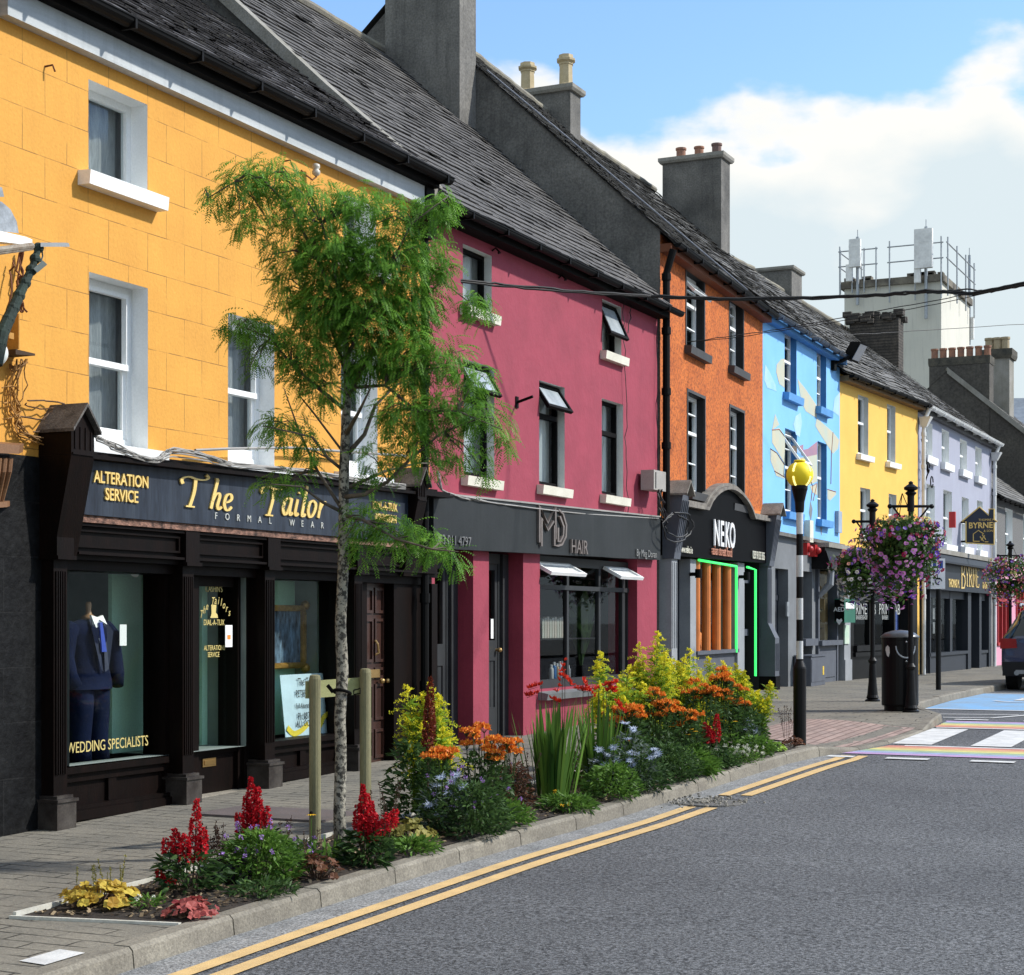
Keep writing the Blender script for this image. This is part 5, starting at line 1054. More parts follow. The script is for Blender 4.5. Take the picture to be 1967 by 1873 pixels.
# ================= SECOND YELLOW HOUSE =================
M_yel2 = mat('pale_yellow_render', (.80, .48, .10), .8, (.74, .43, .085), 1, 1.5, fine=.05, bump=.3, bscale=20, streak=.08, streakcol=(.4, .22, .05))
M_gloss = mat('gloss_black', (.006, .006, .007), .4, (.012, .012, .012), 1, 3, fine=.1, spec=.08)
def yellow2():
    fr = F2; P = fr.P; a0, a1 = 0., au(fr, 1763); g = lambda a: fr.g(a); A = lambda u, o_=0: au(fr, u, o_)
    t = thing('town_house', 'smaller sunny yellow house over a black glass shopfront, next to the lilac house', 'house', P(3, 0))
    ops = [op(fr, 1648, 1668, 757.7, 871), op(fr, 1704, 1720, 775.8, 886), op(fr, 1652.5, 1671.7, 936, 1030), op(fr, 1707, 1722, 948, 1036)]
    zt = hv(fr, 1620, 1056)
    wall(t, fr, a0, a1, zt, 6.95, ops, M_yel2); shell(t, fr, a0, a1, 7.1, 10.66, M_render)
    for i, w in enumerate(ops): window(t, fr, w, .11, M_white, M_reveal, .05, hbars=((.55, .05, .015),), curt=M_dcurt, sillm=M_white, sill=(.12, .12, .14) if i < 2 else (.05, .1, .1))
    slates(t, fr, a0-.35, a1+.1, .22, 6.95, -4.35, 10.7, M_sl3, .19, .25, wild=2.2)
    gutter(t, fr, a0, a1+.1, 6.9, .27, M_blackpl, .065); mb = MB(); mb.box(fr, a0, a1, 6.78, 6.9, 0, .2); mb.build('soffit', mat('brown_soffit', (.18, .11, .05), .8), t)
    chimney(t, [(-14.9, 45.6), (-13.3, 45.6), (-13.3, 46.6), (-14.9, 46.6)], 9.6, 11.3, M_render, capm=M_render2, cap=.1)
    # shop
    T = hv(fr, 1640, 1100, .1); mb = MB(); bl = FB; e0 = bl.uv(1568, 1075, .1)[0]
    # the black fascia starts under the blue house
    q = bl.P(e0, 0, 0)
    mb = MB()
    for f_, p0, p1 in ((bl, e0, au(bl, 1613)), (fr, a0, A(1752))):
        hslab(mb, f_, p0, p1, T, T, zt-.05, zt-.05, 0, .28); mb.hexa([f_.P(p0, T, .28), f_.P(p0, T, .42), f_.P(p1, T, .42), f_.P(p1, T, .28), f_.P(p0, zt-.12, .28), f_.P(p0, zt-.12, .30), f_.P(p1, zt-.12, .30), f_.P(p1, zt-.12, .28)])
    fa = mb.build('black_fascia', M_gloss, t); mb = MB()
    for f_, p0, p1 in ((bl, e0, au(bl, 1613)), (fr, a0, A(1752))): hslab(mb, f_, p0, p1, zt-.05, zt-.05, zt+.04, zt+.04, 0, .36)
    mb.build('fascia_cap', M_render2, fa)
    # display window left of the pilaster (below the blue house)
    wa, wb = au(bl, 1570), au(bl, 1608); z = bl.g(wa); mb = MB(); sh = hv(bl, 1575, 1240)
    mb.box(bl, wa-.1, wa, z-.1, T, -.3, .05); mb.box(bl, wb, wb+.12, z-.1, T, -.3, .0); mb.box(bl, wa, wb, z-.1, sh, -.3, -.02); mb.box(bl, wa-.05, wb+.05, sh, sh+.1, -.3, .12); mb.box(bl, wa+.1, wb-.1, z+.1, sh-.12, -.02, .0)
    mb.build('display_surround', M_gr1, t); mb = MB(); mb.poly([bl.P(wa, sh, -.1), bl.P(wb, sh, -.1), bl.P(wb, T, -.1), bl.P(wa, T, -.1)]); mb.build('show_window', SGLASS, t)
    mb = MB(); mb.box(bl, wb-.3, wb-.02, sh+.1, T, -.4, -.2); mb.build('wooden_backboard', mat('ply_board', (.42, .30, .16), .8, (.3, .2, .1), 1, 4), t)
    mb = MB(); R3 = random.Random(5)
    for k in range(170):
        c = bl.P(R3.uniform(wa+.1, wb-.25), R3.uniform(sh+.12, T-.5), R3.uniform(-.5, -.25)); d = Vector((R3.gauss(0, 1), R3.gauss(0, 1), R3.gauss(0, 1))).normalized()*.09; e = d.cross(Vector((0, 0, 1)))*.5; mb.poly([c-d, c+e, c+d, c-e], 0, R3.random())
    tag(mb.build('dried_foliage', leafmat('dry_leaf', (.12, .12, .09), (.45, .44, .36)), t), kind='stuff')
    mb = MB(); pts = [bl.P(wb+.06, T-.02, .3), bl.P(wb+.06, T-.3, .28), bl.P(wb+.06, T-.55, .05)]; mb.tube(pts, [.07, .08, .05], 8); mb.tube([bl.P(wa-.05, T-.02, .3), bl.P(wa-.05, T-.3, .28), bl.P(wa-.05, T-.55, .05)], [.07, .08, .05], 8); mb.build('scroll_bracket', M_gr2, t)
    # grey pilaster then the black shop
    c0, c1 = A(1615), A(1627); mb = MB(); mb.box(fr, c0, c1, g(c0)-.1, T, -.3, .08); mb.box(fr, c0-.02, c1+.02, g(c0)-.1, g(c0)+.45, -.3, .11); mb.build('pilaster', M_gr2, t)
    x = A(1640); y = A(1716); z = g(x); sh = z+.75; mb = MB(); mb.box(fr, c1, x, z-.1, T, -.3, .0); mb.box(fr, x, y, z-.1, z+.5, -.3, -.02)
    mb.box(fr, x, y, z+.501, z+.6, -.2, .05); mb.box(fr, x, y, z+.62, sh, -.2, .08); mb.box(fr, y, y+.12, z-.1, T, -.3, .02); yb = A(1747); mb.box(fr, yb-.0, A(1756), z-.1, T, -.3, .08); mb.box(fr, y+.12, yb, T-.4, T, -.2, -.1); mb.box(fr, x, y, T-.3, T, -.2, -.05)
    for k in (1,): xm = x+(y-x)*.45; mb.box(fr, xm, xm+.06, sh, T, -.18, -.06)
    js = mb.build('black_shopfront', M_gloss, t)
    mb = MB(); mb.poly([P(x, sh, -.12), P(y, sh, -.12), P(y, T, -.12), P(x, T, -.12)]); mb.poly([P(y+.12, z, -.3), P(yb, z, -.3), P(yb, T, -.3), P(y+.12, T, -.3)]); sg = mb.build('show_window', SGLASS, t)
    mb = MB(); mb.box(fr, y+.12, yb, z, z+.2, -.33, -.27); mb.box(fr, y+.12, y+.22, z+.2, T, -.33, -.27); mb.box(fr, yb-.1, yb, z+.2, T, -.33, -.27); mb.build('shop_door', M_gloss, t)
    for u in (1638, 1688):
        mb = MB(); X_, Y_ = fr.uv(u, 1180, -.11); text(mb, fr, 'PRIMELAB', X_, Y_, -.11, .36, .003, 'LEFT', xs=1.06); X_, Y_ = fr.uv(u+6, 1190, -.11); text(mb, fr, 'BARBERSHOP', X_, Y_, -.11, .14, .002, 'LEFT'); mb.build('window_lettering', mat('frosted_letter', (.42, .44, .43), .6), sg)
    room(t, fr, x-.2, yb, z, T+.02, 3, M_dark); mb = MB(); mb.box(fr, y-.7, y+.05, z, T, -1.5, -1.45); mb.box(fr, y-1.3, y-.9, z, T, -1.5, -1.45); mb.build('pale_partition', mat('partition', (.30, .32, .32), .8), t)
    mb = MB(); a, h = fr.uv(1737, 1203, -.02); mb.box(fr, a-.0, a+.26, h-.12, h+.12, -.26, -.25); a, h = fr.uv(1737, 1180, -.02); mb.box(fr, a, a+.26, h-.16, h+.1, -.26, -.25); mb.build('blue_notice', mat('notice_blue', (.10, .16, .42), .5), t)
    mb = MB(); p = A(1757); mb.box(fr, p, a1+.05, g(p)-.1, zt, -.1, .03); mb.build('yellow_pier', M_yel2, t)
    return fr.P(a1, 0)
yellow2()
# ================= LILAC HOUSE =================
M_lil = mat('lilac_render', (.33, .345, .42), .75, (.30, .31, .385), 1, 1.5, fine=.05, bump=.3, bscale=20, streak=.08, streakcol=(.15, .15, .2))
def lilac():
    fr = FL; P = fr.P; a0, a1 = 0., au(fr, 1904); g = lambda a: fr.g(a); A = lambda u, o_=0: au(fr, u, o_)
    t = thing('town_house', 'lilac grey house with two rows of white windows and a white gutter', 'house', P(5, 0))
    up = [(1776, 1791, 808, 873.4), (1809, 1823, 823, 887), (1844, 1857.5, 842, 900.7), (1873.5, 1885.7, 857, 913.5)]
    lo = [(1779.5, 1795.6, 928.5, 1031), (1812, 1828.7, 940, 1044), (1847.5, 1860.7, 954, 1049), (1876.7, 1887.4, 960.5, 1056)]
    ops = [op(fr, *q) for q in up+lo]; zt = hv(fr, 1830, 1063)
    wall(t, fr, a0, a1, zt-.1, 6.9, ops, M_lil); shell(t, fr, a0, a1, 7.05, 10.56, M_render)
    for w in ops: window(t, fr, w, .12, M_white, M_white, .05, hbars=((.5, .05, .015),), curt=M_curtw, sillm=M_white, sill=(.15, .13, .2))
    slates(t, fr, a0-.4, a1+.12, .22, 6.9, -4.35, 10.6, M_sl3, .19, .25, wild=1.6)
    M_wp = mat('white_plastic', (.72, .73, .72), .4, fine=.03)
    gutter(t, fr, a0+.1, a1+.15, 6.88, .28, M_wp, .075, brackets=1.2); mb = MB(); mb.box(fr, a0, a1, 6.74, 6.86, 0, .14); mb.build('soffit', M_sillk, t)
    for a in (.12, a1-.1):
        pipe(t, fr, [(a, g(a), .12), (a, 6.3, .12), (a, 6.6, .16), (a, 6.82, .26)], .05, M_wp, collars=[(a, h, .12) for h in (2.2, 4., 5.4, 6.2)])
        mb = MB(); mb.hexa([P(a-.07, 6.38, .05), P(a-.07, 6.38, .2), P(a+.07, 6.38, .2), P(a+.07, 6.38, .05), P(a-.14, 6.62, .03), P(a-.14, 6.62, .32), P(a+.14, 6.62, .32), P(a+.14, 6.62, .03)]); mb.build('hopper_head', M_wp, t)
    # ruinous brick stack on the far gable
    mb = MB(); pts = frpts(fr, a1-.75, a1-.1, -4.1, -2.6); mb.hexa([(p[0], p[1], 9.) for p in pts]+[(p[0], p[1], 10.75) for p in pts]); R4 = random.Random(2)
    M_old = mat('crumbling_brick', (.10, .085, .07), .95, (.05, .045, .04), 1, 5, fine=.5, fscale=20, bump=1., bscale=10, extra=brick_extra((1, 2), .24, .09, .012, mcol=(.02, .02, .02), amt=.7, broken=False, bumpk=2))
    for k in range(60):
        c = P(a1-.42+R4.uniform(-.42, .42), 10.75+R4.uniform(-.05, .2), -3.35+R4.uniform(-.85, .8)); s = R4.uniform(.06, .16); mb.wbox(c.x-s, c.x+s, c.y-s*.6, c.y+s*.6, c.z-.08, c.z+s*.7)
    mb.build('chimney', M_old, t)
    # wrought iron bracket on the party line
    mb = MB()
    for k in range(3):
        zc = 5.75-.36*k; mb.tube([P(.3+.14*math.cos(w*.6), zc+.14*math.sin(w*.6), .1+.09*k) for w in range(11)], .016, 5)
    mb.tube([P(.2, 6.1, .05), P(.3, 5.3, .2), P(.25, 4.8, .05)], .018, 5); mb.build('iron_scroll', M_black, t)
    # shop
    so = .15; T = hv(fr, 1780, 1131, so); U = hv(fr, 1780, 1078, so); x0, x1 = A(1768), A(1900)
    mb = MB(); mb.box(fr, x0, x1, T, U, 0, so+.0); mb.hexa([P(x0, U, 0), P(x0, U, so+.15), P(x1, U, so+.15), P(x1, U, 0), P(x0, zt-.1, 0), P(x0, zt-.1, .22), P(x1, zt-.1, .22), P(x1, zt-.1, 0)])
    mb.box(fr, x0, x1, U+.0, U+.05, so+.15, so+.2); sb = mb.build('sign_board', mat('blue_black_sign', (.010, .014, .022), .5, (.015, .02, .03), 1, 2, spec=.25), t)
    mb = MB(); mb.box(fr, x0, x1, zt-.1, zt+.02, 0, .26); mb.build('cornice', M_render2, t)
    def lab(u, v): return fr.uv(u, v, so+.01)
    mb = MB(); a, h = lab(1821, 1127); text(mb, fr, 'THOMAS M.', a+.1, h, so+.006, .30, .006, 'LEFT', xs=.9, bold=.006); mb.build('small_gold_letters', M_gold, sb)
    mb = MB(); a, h = lab(1886, 1130); text(mb, fr, '& SON', a+.15, h, so+.006, .26, .006, 'LEFT', xs=.9, bold=.006); mb.build('small_gold_letters', M_gold, sb)
    CAP = {'B': ([[(.08, 0), (.08, 1)], [(-.05, 1), (.3, 1), (.45, .88), (.42, .64), (.25, .53), (.08, .53)], [(.25, .53), (.5, .44), (.56, .22), (.42, .02), (.2, 0), (-.05, 0)]], .62), 'Y': ([[(.0, 1), (.27, .5), (.27, 0)], [(.56, 1), (.27, .5)], [(-.08, 1), (.12, 1)], [(.46, 1), (.66, 1)], [(.14, 0), (.4, 0)]], .60),
           'R': ([[(.08, 0), (.08, 1)], [(-.05, 1), (.3, 1), (.46, .86), (.42, .58), (.24, .5), (.08, .5)], [(.24, .5), (.55, 0), (.66, 0)], [(-.05, 0), (.22, 0)]], .66), 'N': ([[(.08, 0), (.08, 1)], [(-.05, 1), (.08, 1), (.52, 0), (.52, 1)], [(-.04, 0), (.2, 0)], [(.4, 1), (.64, 1)]], .68), 'E': ([[(.08, 0), (.08, 1)], [(-.05, 1), (.5, 1), (.5, .85)], [(.08, .53), (.38, .53)], [(-.05, 0), (.5, 0), (.52, .16)]], .6)}
    def caps(wd, a, h, z, first, o, m, par, ext=.03):
        mb = MB()
        for k, ch in enumerate(wd):
            s_, w = CAP[ch]; zz = z*(first if k == 0 else 1); pen(mb, fr, s_, a, h-(.12*z if k == 0 else 0), o, zz, .115, .045, 0, ext, xs=1.3, curve=False); a += w*zz*1.12*1.3
        return mb.build('gold_name', m, par)
    a, h = lab(1850, 1128); caps('BYRNE', a-.25, h+.04, .54, 1.3, so+.003, M_gold, sb, .012)
    mb = MB(); 
    for p, q in ((x0, x0+.35), (A(1856), A(1862)), (A(1878), A(1882)), (x1-.3, x1), (x0+.9, x0+1.0)): mb.box(fr, p, q, g(p)-.1, T, -.3, .05)
    for p, q in ((A(1782), A(1856)), (A(1882), A(1895))): mb.box(fr, p, q, g(p)-.1, g(p)+.42, -.3, .0); mb.box(fr, p, q, g(p)+.42, g(p)+.5, -.25, .05); mb.box(fr, p, q, T-.2, T, -.2, -.05)
    mb.box(fr, A(1828), A(1832), g(3), T, -.2, -.04); mb.box(fr, A(1862), A(1878), g(8)-.1, T, -.4, -.3)
    mb.build('shopfront', M_navy, t)
    mb = MB()
    for p, q in ((A(1782), A(1856)), (A(1882), A(1895))): mb.poly([P(p, g(p)+.45, -.12), P(q, g(q)+.45, -.12), P(q, T, -.12), P(p, T, -.12)])
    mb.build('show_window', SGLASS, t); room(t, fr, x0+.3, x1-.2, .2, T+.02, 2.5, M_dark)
    for c in range(6):
        mb = MB()
        for r in range(5):
            a = A(1787)+.1+c*.42+(.5 if c > 2 else 0); h = g(a)+1.0+r*.38; mb.box(fr, a, a+.24, h, h+.3, -.33, -.32)
        mb.build('property_cards', mat('card_print', (.26, .27, .28), .7, (.08, .08, .09), 1, 9) if c == 0 else bpy.data.materials['card_print'], t)
    mb = MB(); mb.box(fr, A(1884), A(1893), g(8)+.5, T, -1.0, -.95); mb.build('grey_backing', mat('grey_back', (.14, .17, .16), .8), t)
    # hanging house-shaped sign
    s_a = A(1846); oo = lambda u: None
    s = thing('hanging_sign', 'black house shaped projecting sign with gold lettering, on the lilac house', 'sign', P(s_a, 4, .5))
    aa = au(fr, 1846); O = lambda u, v: fr.side(u, v, aa)
    out = [(1856, 1043), (1856, 1002), (1848, 1002), (1882, 974), (1900, 990), (1900, 978), (1910, 978), (1910, 998), (1916, 1002), (1910, 1004), (1910, 1046)]
    mb = MB(); pts = [O(u, v) for u, v in out]; n = len(pts)
    fp = [P(aa-.03, h, o) for o, h in pts]; bp = [P(aa+.03, h, o) for o, h in pts]; mb.poly(fp); mb.poly(bp[::-1])
    for k in range(n): mb.poly([fp[k], fp[(k+1) % n], bp[(k+1) % n], bp[k]])
    mb.build('sign_panel', mat('sign_navy', (.018, .028, .05), .5, fine=.05), s)
    mb = MB(); q = [P(aa-.035, h, o) for o, h in pts]; mb.tube(q+[q[0]], .022, 5); mb.build('gold_border', M_gold, s)
    SF = Fr(*P(aa-.035, 0, 0).xy, rad(90)+fr.phi)       # lettering frame facing the camera: along = outwards
    w0 = O(1858, 1020)[0]; w1 = O(1909, 1020)[0]
    def st(txt, u, v, z, xs=1., al='LEFT', b=0., nm='sign_words'):
        o_, h_ = O(u, v); mb = MB(); text(mb, SF, txt, o_, h_, .006, z, .004, al, xs=xs, bold=b); mb.build(nm, M_gold, s)
    st('THOMAS M.', 1880, 1001, .085); st('BYRNE', 1861, 1015, .225, .95, b=.005); st('& SON', 1890, 1022, .085)
    mb = MB()
    for ln in ([(1870, 1040), (1870, 1026), (1880, 1019), (1890, 1026)], [(1887, 1027), (1894, 1037)], [(1883, 1031), (1890, 1040)], [(1885, 1038), (1892, 1029)], [(1870, 1040), (1882, 1040)], [(1892, 1041), (1899, 1041)]):
        mb.tube([P(aa-.035, h, o) for o, h in (O(u, v) for u, v in ln)], .014, 4)
    mb.build('house_emblem', M_gold, s)
    mb = MB()
    for v in (1003, 1040):
        o_, h_ = O(1862, v); mb.tube([P(aa, h_, 0), P(aa, h_, o_)], .03, 6)
    mb.build('sign_bracket', M_black, s)
    mb = MB(); a, h = fr.uv(1816, 998); mb.box(fr, a-.05, a+.07, h-.22, h+.2, .1, .26); mb.build('red_alarm_box', bpy.data.materials['alarm_red'], t)
lilac()
# ================= LOW GREY HOUSE, TALL GABLE, TOWER =================
def grey_end():
    fr = FG; P = fr.P; a1 = 9.2; g = lambda a: fr.g(a)
    t = thing('town_house', 'low grey pebbledash house with a slate roof over a pink and red shopfront', 'house', P(4, 0))
    M_peb = mat('pebbledash', (.17, .17, .165), .95, (.10, .10, .10), 1, 26, detail=4, fine=.4, fscale=60, bump=1., bscale=30)
    w = op(fr, 1931, 1945, 975.5, 1070); w2 = (w[1]+2.1, w[1]+3.4, w[2], w[3])
    wall(t, fr, 0, a1, 3.4, 5.35, [w, w2], M_peb); wall(t, fr, 0, .9, -.3, 3.4, [], M_peb, 'grey_pier'); shell(t, fr, .02, a1, 5.5, 8.96, M_render)
    for q in (w, w2): window(t, fr, q, .14, M_white, M_white, .06, hbars=((.5, .05, .015),), curt=M_curtw, sillm=M_white, sill=(.1, .1, .12))
    slates(t, fr, .1, a1, .25, 5.35, -4.3, 9., M_sl3, .24, .35, wild=.8); gutter(t, fr, .1, a1, 5.3, .3, M_blackpl, .07)
    pipe(t, fr, [(6.6, .3, .1), (6.6, 5., .1), (6.6, 5.25, .25)], .06, bpy.data.materials['white_plastic'], collars=[(6.6, 4.8, .1)])
    M_pink = mat('pink_paint', (.66, .30, .40), .6, (.60, .26, .36), 1, 3); M_red = mat('red_paint', (.42, .02, .025), .5, fine=.05)
    wall(t, fr, .9, a1, -.3, 3.39, [(1.0, 3.1, .9, 2.7), (4.4, 6.4, .9, 2.7)], M_pink, 'pink_shopfront')
    for x in (1.0, 4.4):
        mb = MB()
        for k in range(4): mb.box(fr, x+k*.667, x+k*.667+.09, .9, 2.7, -.1, .04)
        for h in (.85, 2.2, 2.68): mb.box(fr, x-.05, x+2.15, h, h+.09, -.1, .05)
        rw = mb.build('red_window', M_red, t); mb = MB(); mb.poly([P(x, .9, -.05), P(x+2.1, .9, -.05), P(x+2.1, 2.7, -.05), P(x, 2.7, -.05)]); mb.build('pane', SGLASS, rw); mb = MB(); mb.poly([P(x, .9, -.4), P(x+2.1, .9, -.4), P(x+2.1, 2.7, -.4), P(x, 2.7, -.4)]); mb.build('net_curtain', M_curt, rw)
    mb = MB(); mb.box(fr, 1., a1, 2.9, 3.3, .0, .1); mb.build('pink_fascia', M_pink, t)
    # tall rendered gable building beyond
    x0, y0 = P(a1, 0).xy; gy = 61.7
    t = thing('gabled_building', 'tall dark rendered gable with a broad chimney of seven pots beyond the low grey house', 'building', (-9.3, gy, .2))
    m = mat('dark_gable_render', (.085, .078, .066), .95, (.055, .05, .045), 1, .9, fine=.3, fscale=12, bump=.5, bscale=20, streak=.45)
    mb = MB(); prof = [(-9.2, .0), (-9.2, 7.75), (-12.3, 10.5), (-16.5, 6.9), (-16.5, 0)]
    for y in (gy, gy+9): mb.poly([(x, y, z) for x, z in prof])
    for p, q in zip(prof, prof[1:]): mb.poly([(p[0], gy, p[1]), (q[0], gy, q[1]), (q[0], gy+9, q[1]), (p[0], gy+9, p[1])]) if p[1] < 7.5 or q[1] < 7.5 else None
    mb.build('wall', m, t)
    def sl(fr2, *a): return slates(t, fr2, *a, M_sl3, .3, .4)
    f2 = Fr(-9.2, gy, 0); slates(t, f2, -.05, 9, .25, 7.6, -3.1, 10.5, M_sl3, .35, .45)
    mb = MB(); mb.hexa([(-8.95, gy-.12, 7.5), (-8.95, gy+.1, 7.5), (-12.3, gy+.1, 10.38), (-12.3, gy-.12, 10.38), (-8.95, gy-.12, 7.72), (-8.95, gy+.1, 7.72), (-12.3, gy+.1, 10.6), (-12.3, gy-.12, 10.6)]); mb.build('verge', M_render2, t)
    ch = [(-12.95, gy-.03), (-10.85, gy-.03), (-10.85, gy+.8), (-12.95, gy+.8)]; 
    chimney(t, ch, 8.0, 10.95, m, cap=.28, capm=mat('mossy_cap', (.10, .09, .07), .95, (.04, .04, .035), 1, 5, fine=.4, bump=.8), pots=[(.06+.147*k, .4, .38, .13) for k in range(7)], potm=[M_pot, M_pot2, M_pot], pr=.03)
    mb = MB(); mb.box(f2, -.03, .0, 5.6, 6.0, -1.1, -.4); mb.build('vent_opening', M_black, t)
    mb = MB(); mb.wbox(-9.85, -9.3, gy-.03, gy, 4.2, 5.4); mb.build('gable_window', M_white, t)
    # one more chimney and grey roof behind
    t = thing('distant_building', 'grey building with a three pot moulded chimney behind the tall dark gable', 'building', (-10, 74, .2))
    mb = MB(); mb.wbox(-20, -9.4, 72, 80, 0, 9.6); mb.build('wall', M_render, t); f3 = Fr(-9.4, 72, 0)
    mb = MB(); mb.hexa([(-20, 72, 9.601), (-9.2, 72, 9.601), (-9.2, 80, 9.601), (-20, 80, 9.601), (-20, 75, 11.5), (-9.2, 75, 10.9), (-9.2, 77, 10.9), (-20, 77, 11.5)]); mb.build('roof', mat('grey_sheet_roof', (.22, .25, .28), .6, (.15, .17, .2), 1, 3), t)
    yy = 67.0; X = lambda u: ray(u, 0).x/ray(u, 0).y*yy
    chimney(t, [(X(1893), yy), (X(1939), yy), (X(1939), yy+1.0), (X(1893), yy+1.0)], 7., 11.95, M_render2, cap=.35, capm=bpy.data.materials['mossy_cap'], pots=[(.08, .4, .5, .17), (.42, .4, .5, .17), (.76, .4, .5, .17)], potm=M_pot2, pr=.12)
grey_end()
def tower():
    D = 112.; f = Fr(0, 0, 0)
    X = lambda u: ray(u, 0).x/ray(u, 0).y*D
    x0, x1 = X(1622), X(1808); z = lambda v, y=D: H0+(HV-v)/F*(y*ct-x1*st)
    # depth of the street-facing side from its far corner at u 1862
    r = ray(1862, 0); y1 = x1*r.y/r.x
    zt = z(527); t = thing('tower', 'pale cream concrete tower block with railings and aerials above the roofs', 'tower', ((x0+x1)/2, D+3, 0))
    m = mat('tower_render', (.62, .60, .52), .85, (.54, .53, .46), 1, .25, fine=.06, bump=.2, extra=lambda n, l, tc, cur, hgt, mx, rng, tex, gray: (cur, hgt), streak=.35, streakcol=(.16, .15, .15), stretch=(1, 1, 1))
    mb = MB(); mb.wbox(x0, x1, D, y1, 0, zt-.45); mb.build('wall', m, t)
    mb = MB(); mb.wbox(x0-.25, x1+.2, D-.25, y1+.2, zt-.45, zt); R5 = random.Random(4)
    for k in range(26): s = R5.uniform(.1, .3); xx = R5.choice((R5.uniform(x0, x0+2.6), R5.uniform(x1-2, x1))); mb.wbox(xx-s, xx+s, D, D+.6, zt, zt+s)
    mb.build('parapet', mat('stained_parapet', (.20, .18, .14), .95, (.08, .07, .06), 1, 2, fine=.4), t)
    mb = MB()
    def rail(p, q, hs=(1.0, 2.0), n=4, base=-.8, ph=2.4):
        p = Vector(p); q = Vector(q)
        for h in hs: mb.tube([p+Vector((0, 0, h)), q+Vector((0, 0, h))], .045, 5)
        for k in range(n): c = p+(q-p)*(k/(n-1)*.92+.04); mb.tube([c+Vector((0, 0, base)), c+Vector((0, 0, ph))], .055, 5)
    L = x1-x0; rail((x0-.3, D-.3, zt), (x0+L*.36, D-.3, zt), n=4, ph=2.1); rail((x0+L*.46, D-.3, zt), (x1+.2, D-.3, zt), n=3, base=-1.6); rail((x1+.4, D-.3, zt), (x1+.4, y1, zt), n=4, base=-1.4); rail((x0-.3, D-.3, zt), (x0-.3, D+6, zt), n=3)
    mb.build('safety_railing', M_steel, t)
    def antenna(xx, zb, zt_, w, top, pole_b, lab):
        a = thing('antenna', lab, 'antenna', (xx, D-.6, zb), 'mobile phone antennas on the tower'); mb = MB(); mb.wbox(xx-w/2, xx+w/2, D-.8, D-.45, zb, zt_); mb.wbox(xx-w/2-.01, xx+w/2+.01, D-.81, D-.44, (zb+zt_)/2+.4, (zb+zt_)/2+.45); mb.build('panel', mat('antenna_white', (.78, .78, .76), .5, fine=.03) if 'antenna_white' not in bpy.data.materials else bpy.data.materials['antenna_white'], a)
        mb = MB(); mb.tube([(xx+.1, D-.35, pole_b), (xx+.1, D-.35, zt_+.2)], .11, 8); mb.tube([(xx+.1, D-.35, zt_), (xx+.1, D-.35, top)], .03, 5); mb.build('mast', M_steel, a)
        mb = MB(); mb.wbox(xx-.6, xx-.2, D-.7, D-.4, zb-.9, zb+.2); mb.build('radio_unit', bpy.data.materials['antenna_white'], a)
    antenna(X(1647), z(502), z(448), .75, z(428), z(575), 'slim white panel antenna on the left corner of the tower'); antenna(X(1778), z(516), z(441), 1.15, z(421), z(612), 'tall white panel antenna at the right front corner of the tower')
    a = thing('antenna', 'small white antenna low on the right hand side of the tower', 'antenna', (x1+2.6, y1, 10), 'mobile phone antennas on the tower')
    yb = y1+.5; Xb = lambda u: ray(u, 0).x/ray(u, 0).y*yb; zb = lambda v: H0+(HV-v)/F*(yb*ct-Xb(1865)*st)
    mb = MB(); mb.tube([(Xb(1862), yb, zb(662)), (Xb(1862), yb, zb(490))], .1, 6); mb.tube([(Xb(1862), yb, zb(490)), (Xb(1862), yb, zb(476))], .03, 5); mb.tube([(x1, yb-.4, zb(600)), (Xb(1862), yb, zb(600))], .05, 5); mb.build('mast', M_steel, a)
    mb = MB(); mb.wbox(Xb(1865), Xb(1871), yb-.2, yb+.1, zb(652), zb(610)); mb.build('panel', bpy.data.materials['antenna_white'], a)
tower()
# ================= STREET FURNITURE =================
def beacon():
    x, y = -5.52, 19.25; z = pz(x, y)
    t = thing('belisha_beacon', 'striped crossing beacon with yellow globe beyond the flower bed', 'beacon', (x, y, z))
    gc = H0+(HV-912)/F*(-x*st*-1*-1 if False else (y*ct-x*st)); r = .155
    M_w = mat('pole_white', (.60, .61, .61), .5, fine=.05); M_k = mat('pole_black', (.003, .003, .0035), .45, fine=.05, spec=.2)
    mb = MB(); mb.lathe((x, y, z), [(.074, 0), (.074, .88), (.07, .90), (.042, .97), (.042, .99)], 20); mb.build('base_sleeve', M_k, t, smooth=False)
    h0, h1 = z+.95, gc-r-.28; n = 7; L = (h1-h0)/n
    for k in range(n):
        mb = MB(); mb.lathe((x, y, h0+L*k), [(.039, 0), (.039, L)], 16); mb.build('white_band' if k % 2 == 0 else 'black_band', M_w if k % 2 == 0 else M_k, t)
    mb = MB(); mb.lathe((x, y, h1), [(.042, 0), (.05, .02), (.055, .12), (.085, .25), (.092, .27), (.092, .31), (.07, .33)], 20); mb.build('globe_holder', M_k, t)
    mb = MB(); mb.ball((x, y, gc), r, n=28, k=18); mb.lathe((x, y, gc+r*.97), [(.07, 0), (.06, .02), (.01, .022)], 14); gl = mb.build('globe', mat('globe_yellow', (.90, .70, .02), .5, (.88, .66, .02), 1, 2, fine=0, spec=.25), t, smooth=True)
    mb = MB()
    for s in (-1, 1):
        for q in (-1, 1):
            for k in range(5):
                el = rad(q*(14+k*9)); az = rad(-62+s*40)    # towards the viewer
                d = Vector((math.cos(az)*math.cos(el), math.sin(az)*math.cos(el), math.sin(el))); mb.ball(Vector((x, y, gc))+d*r, .014, n=8, k=6)
    mb.build('led_studs', emis('led', (.95, .85, .3), 1.), gl)
beacon()
M_iron = mat('cast_iron_black', (.003, .003, .0035), .45, (.006, .006, .006), 1, 8, fine=.1, spec=.2)
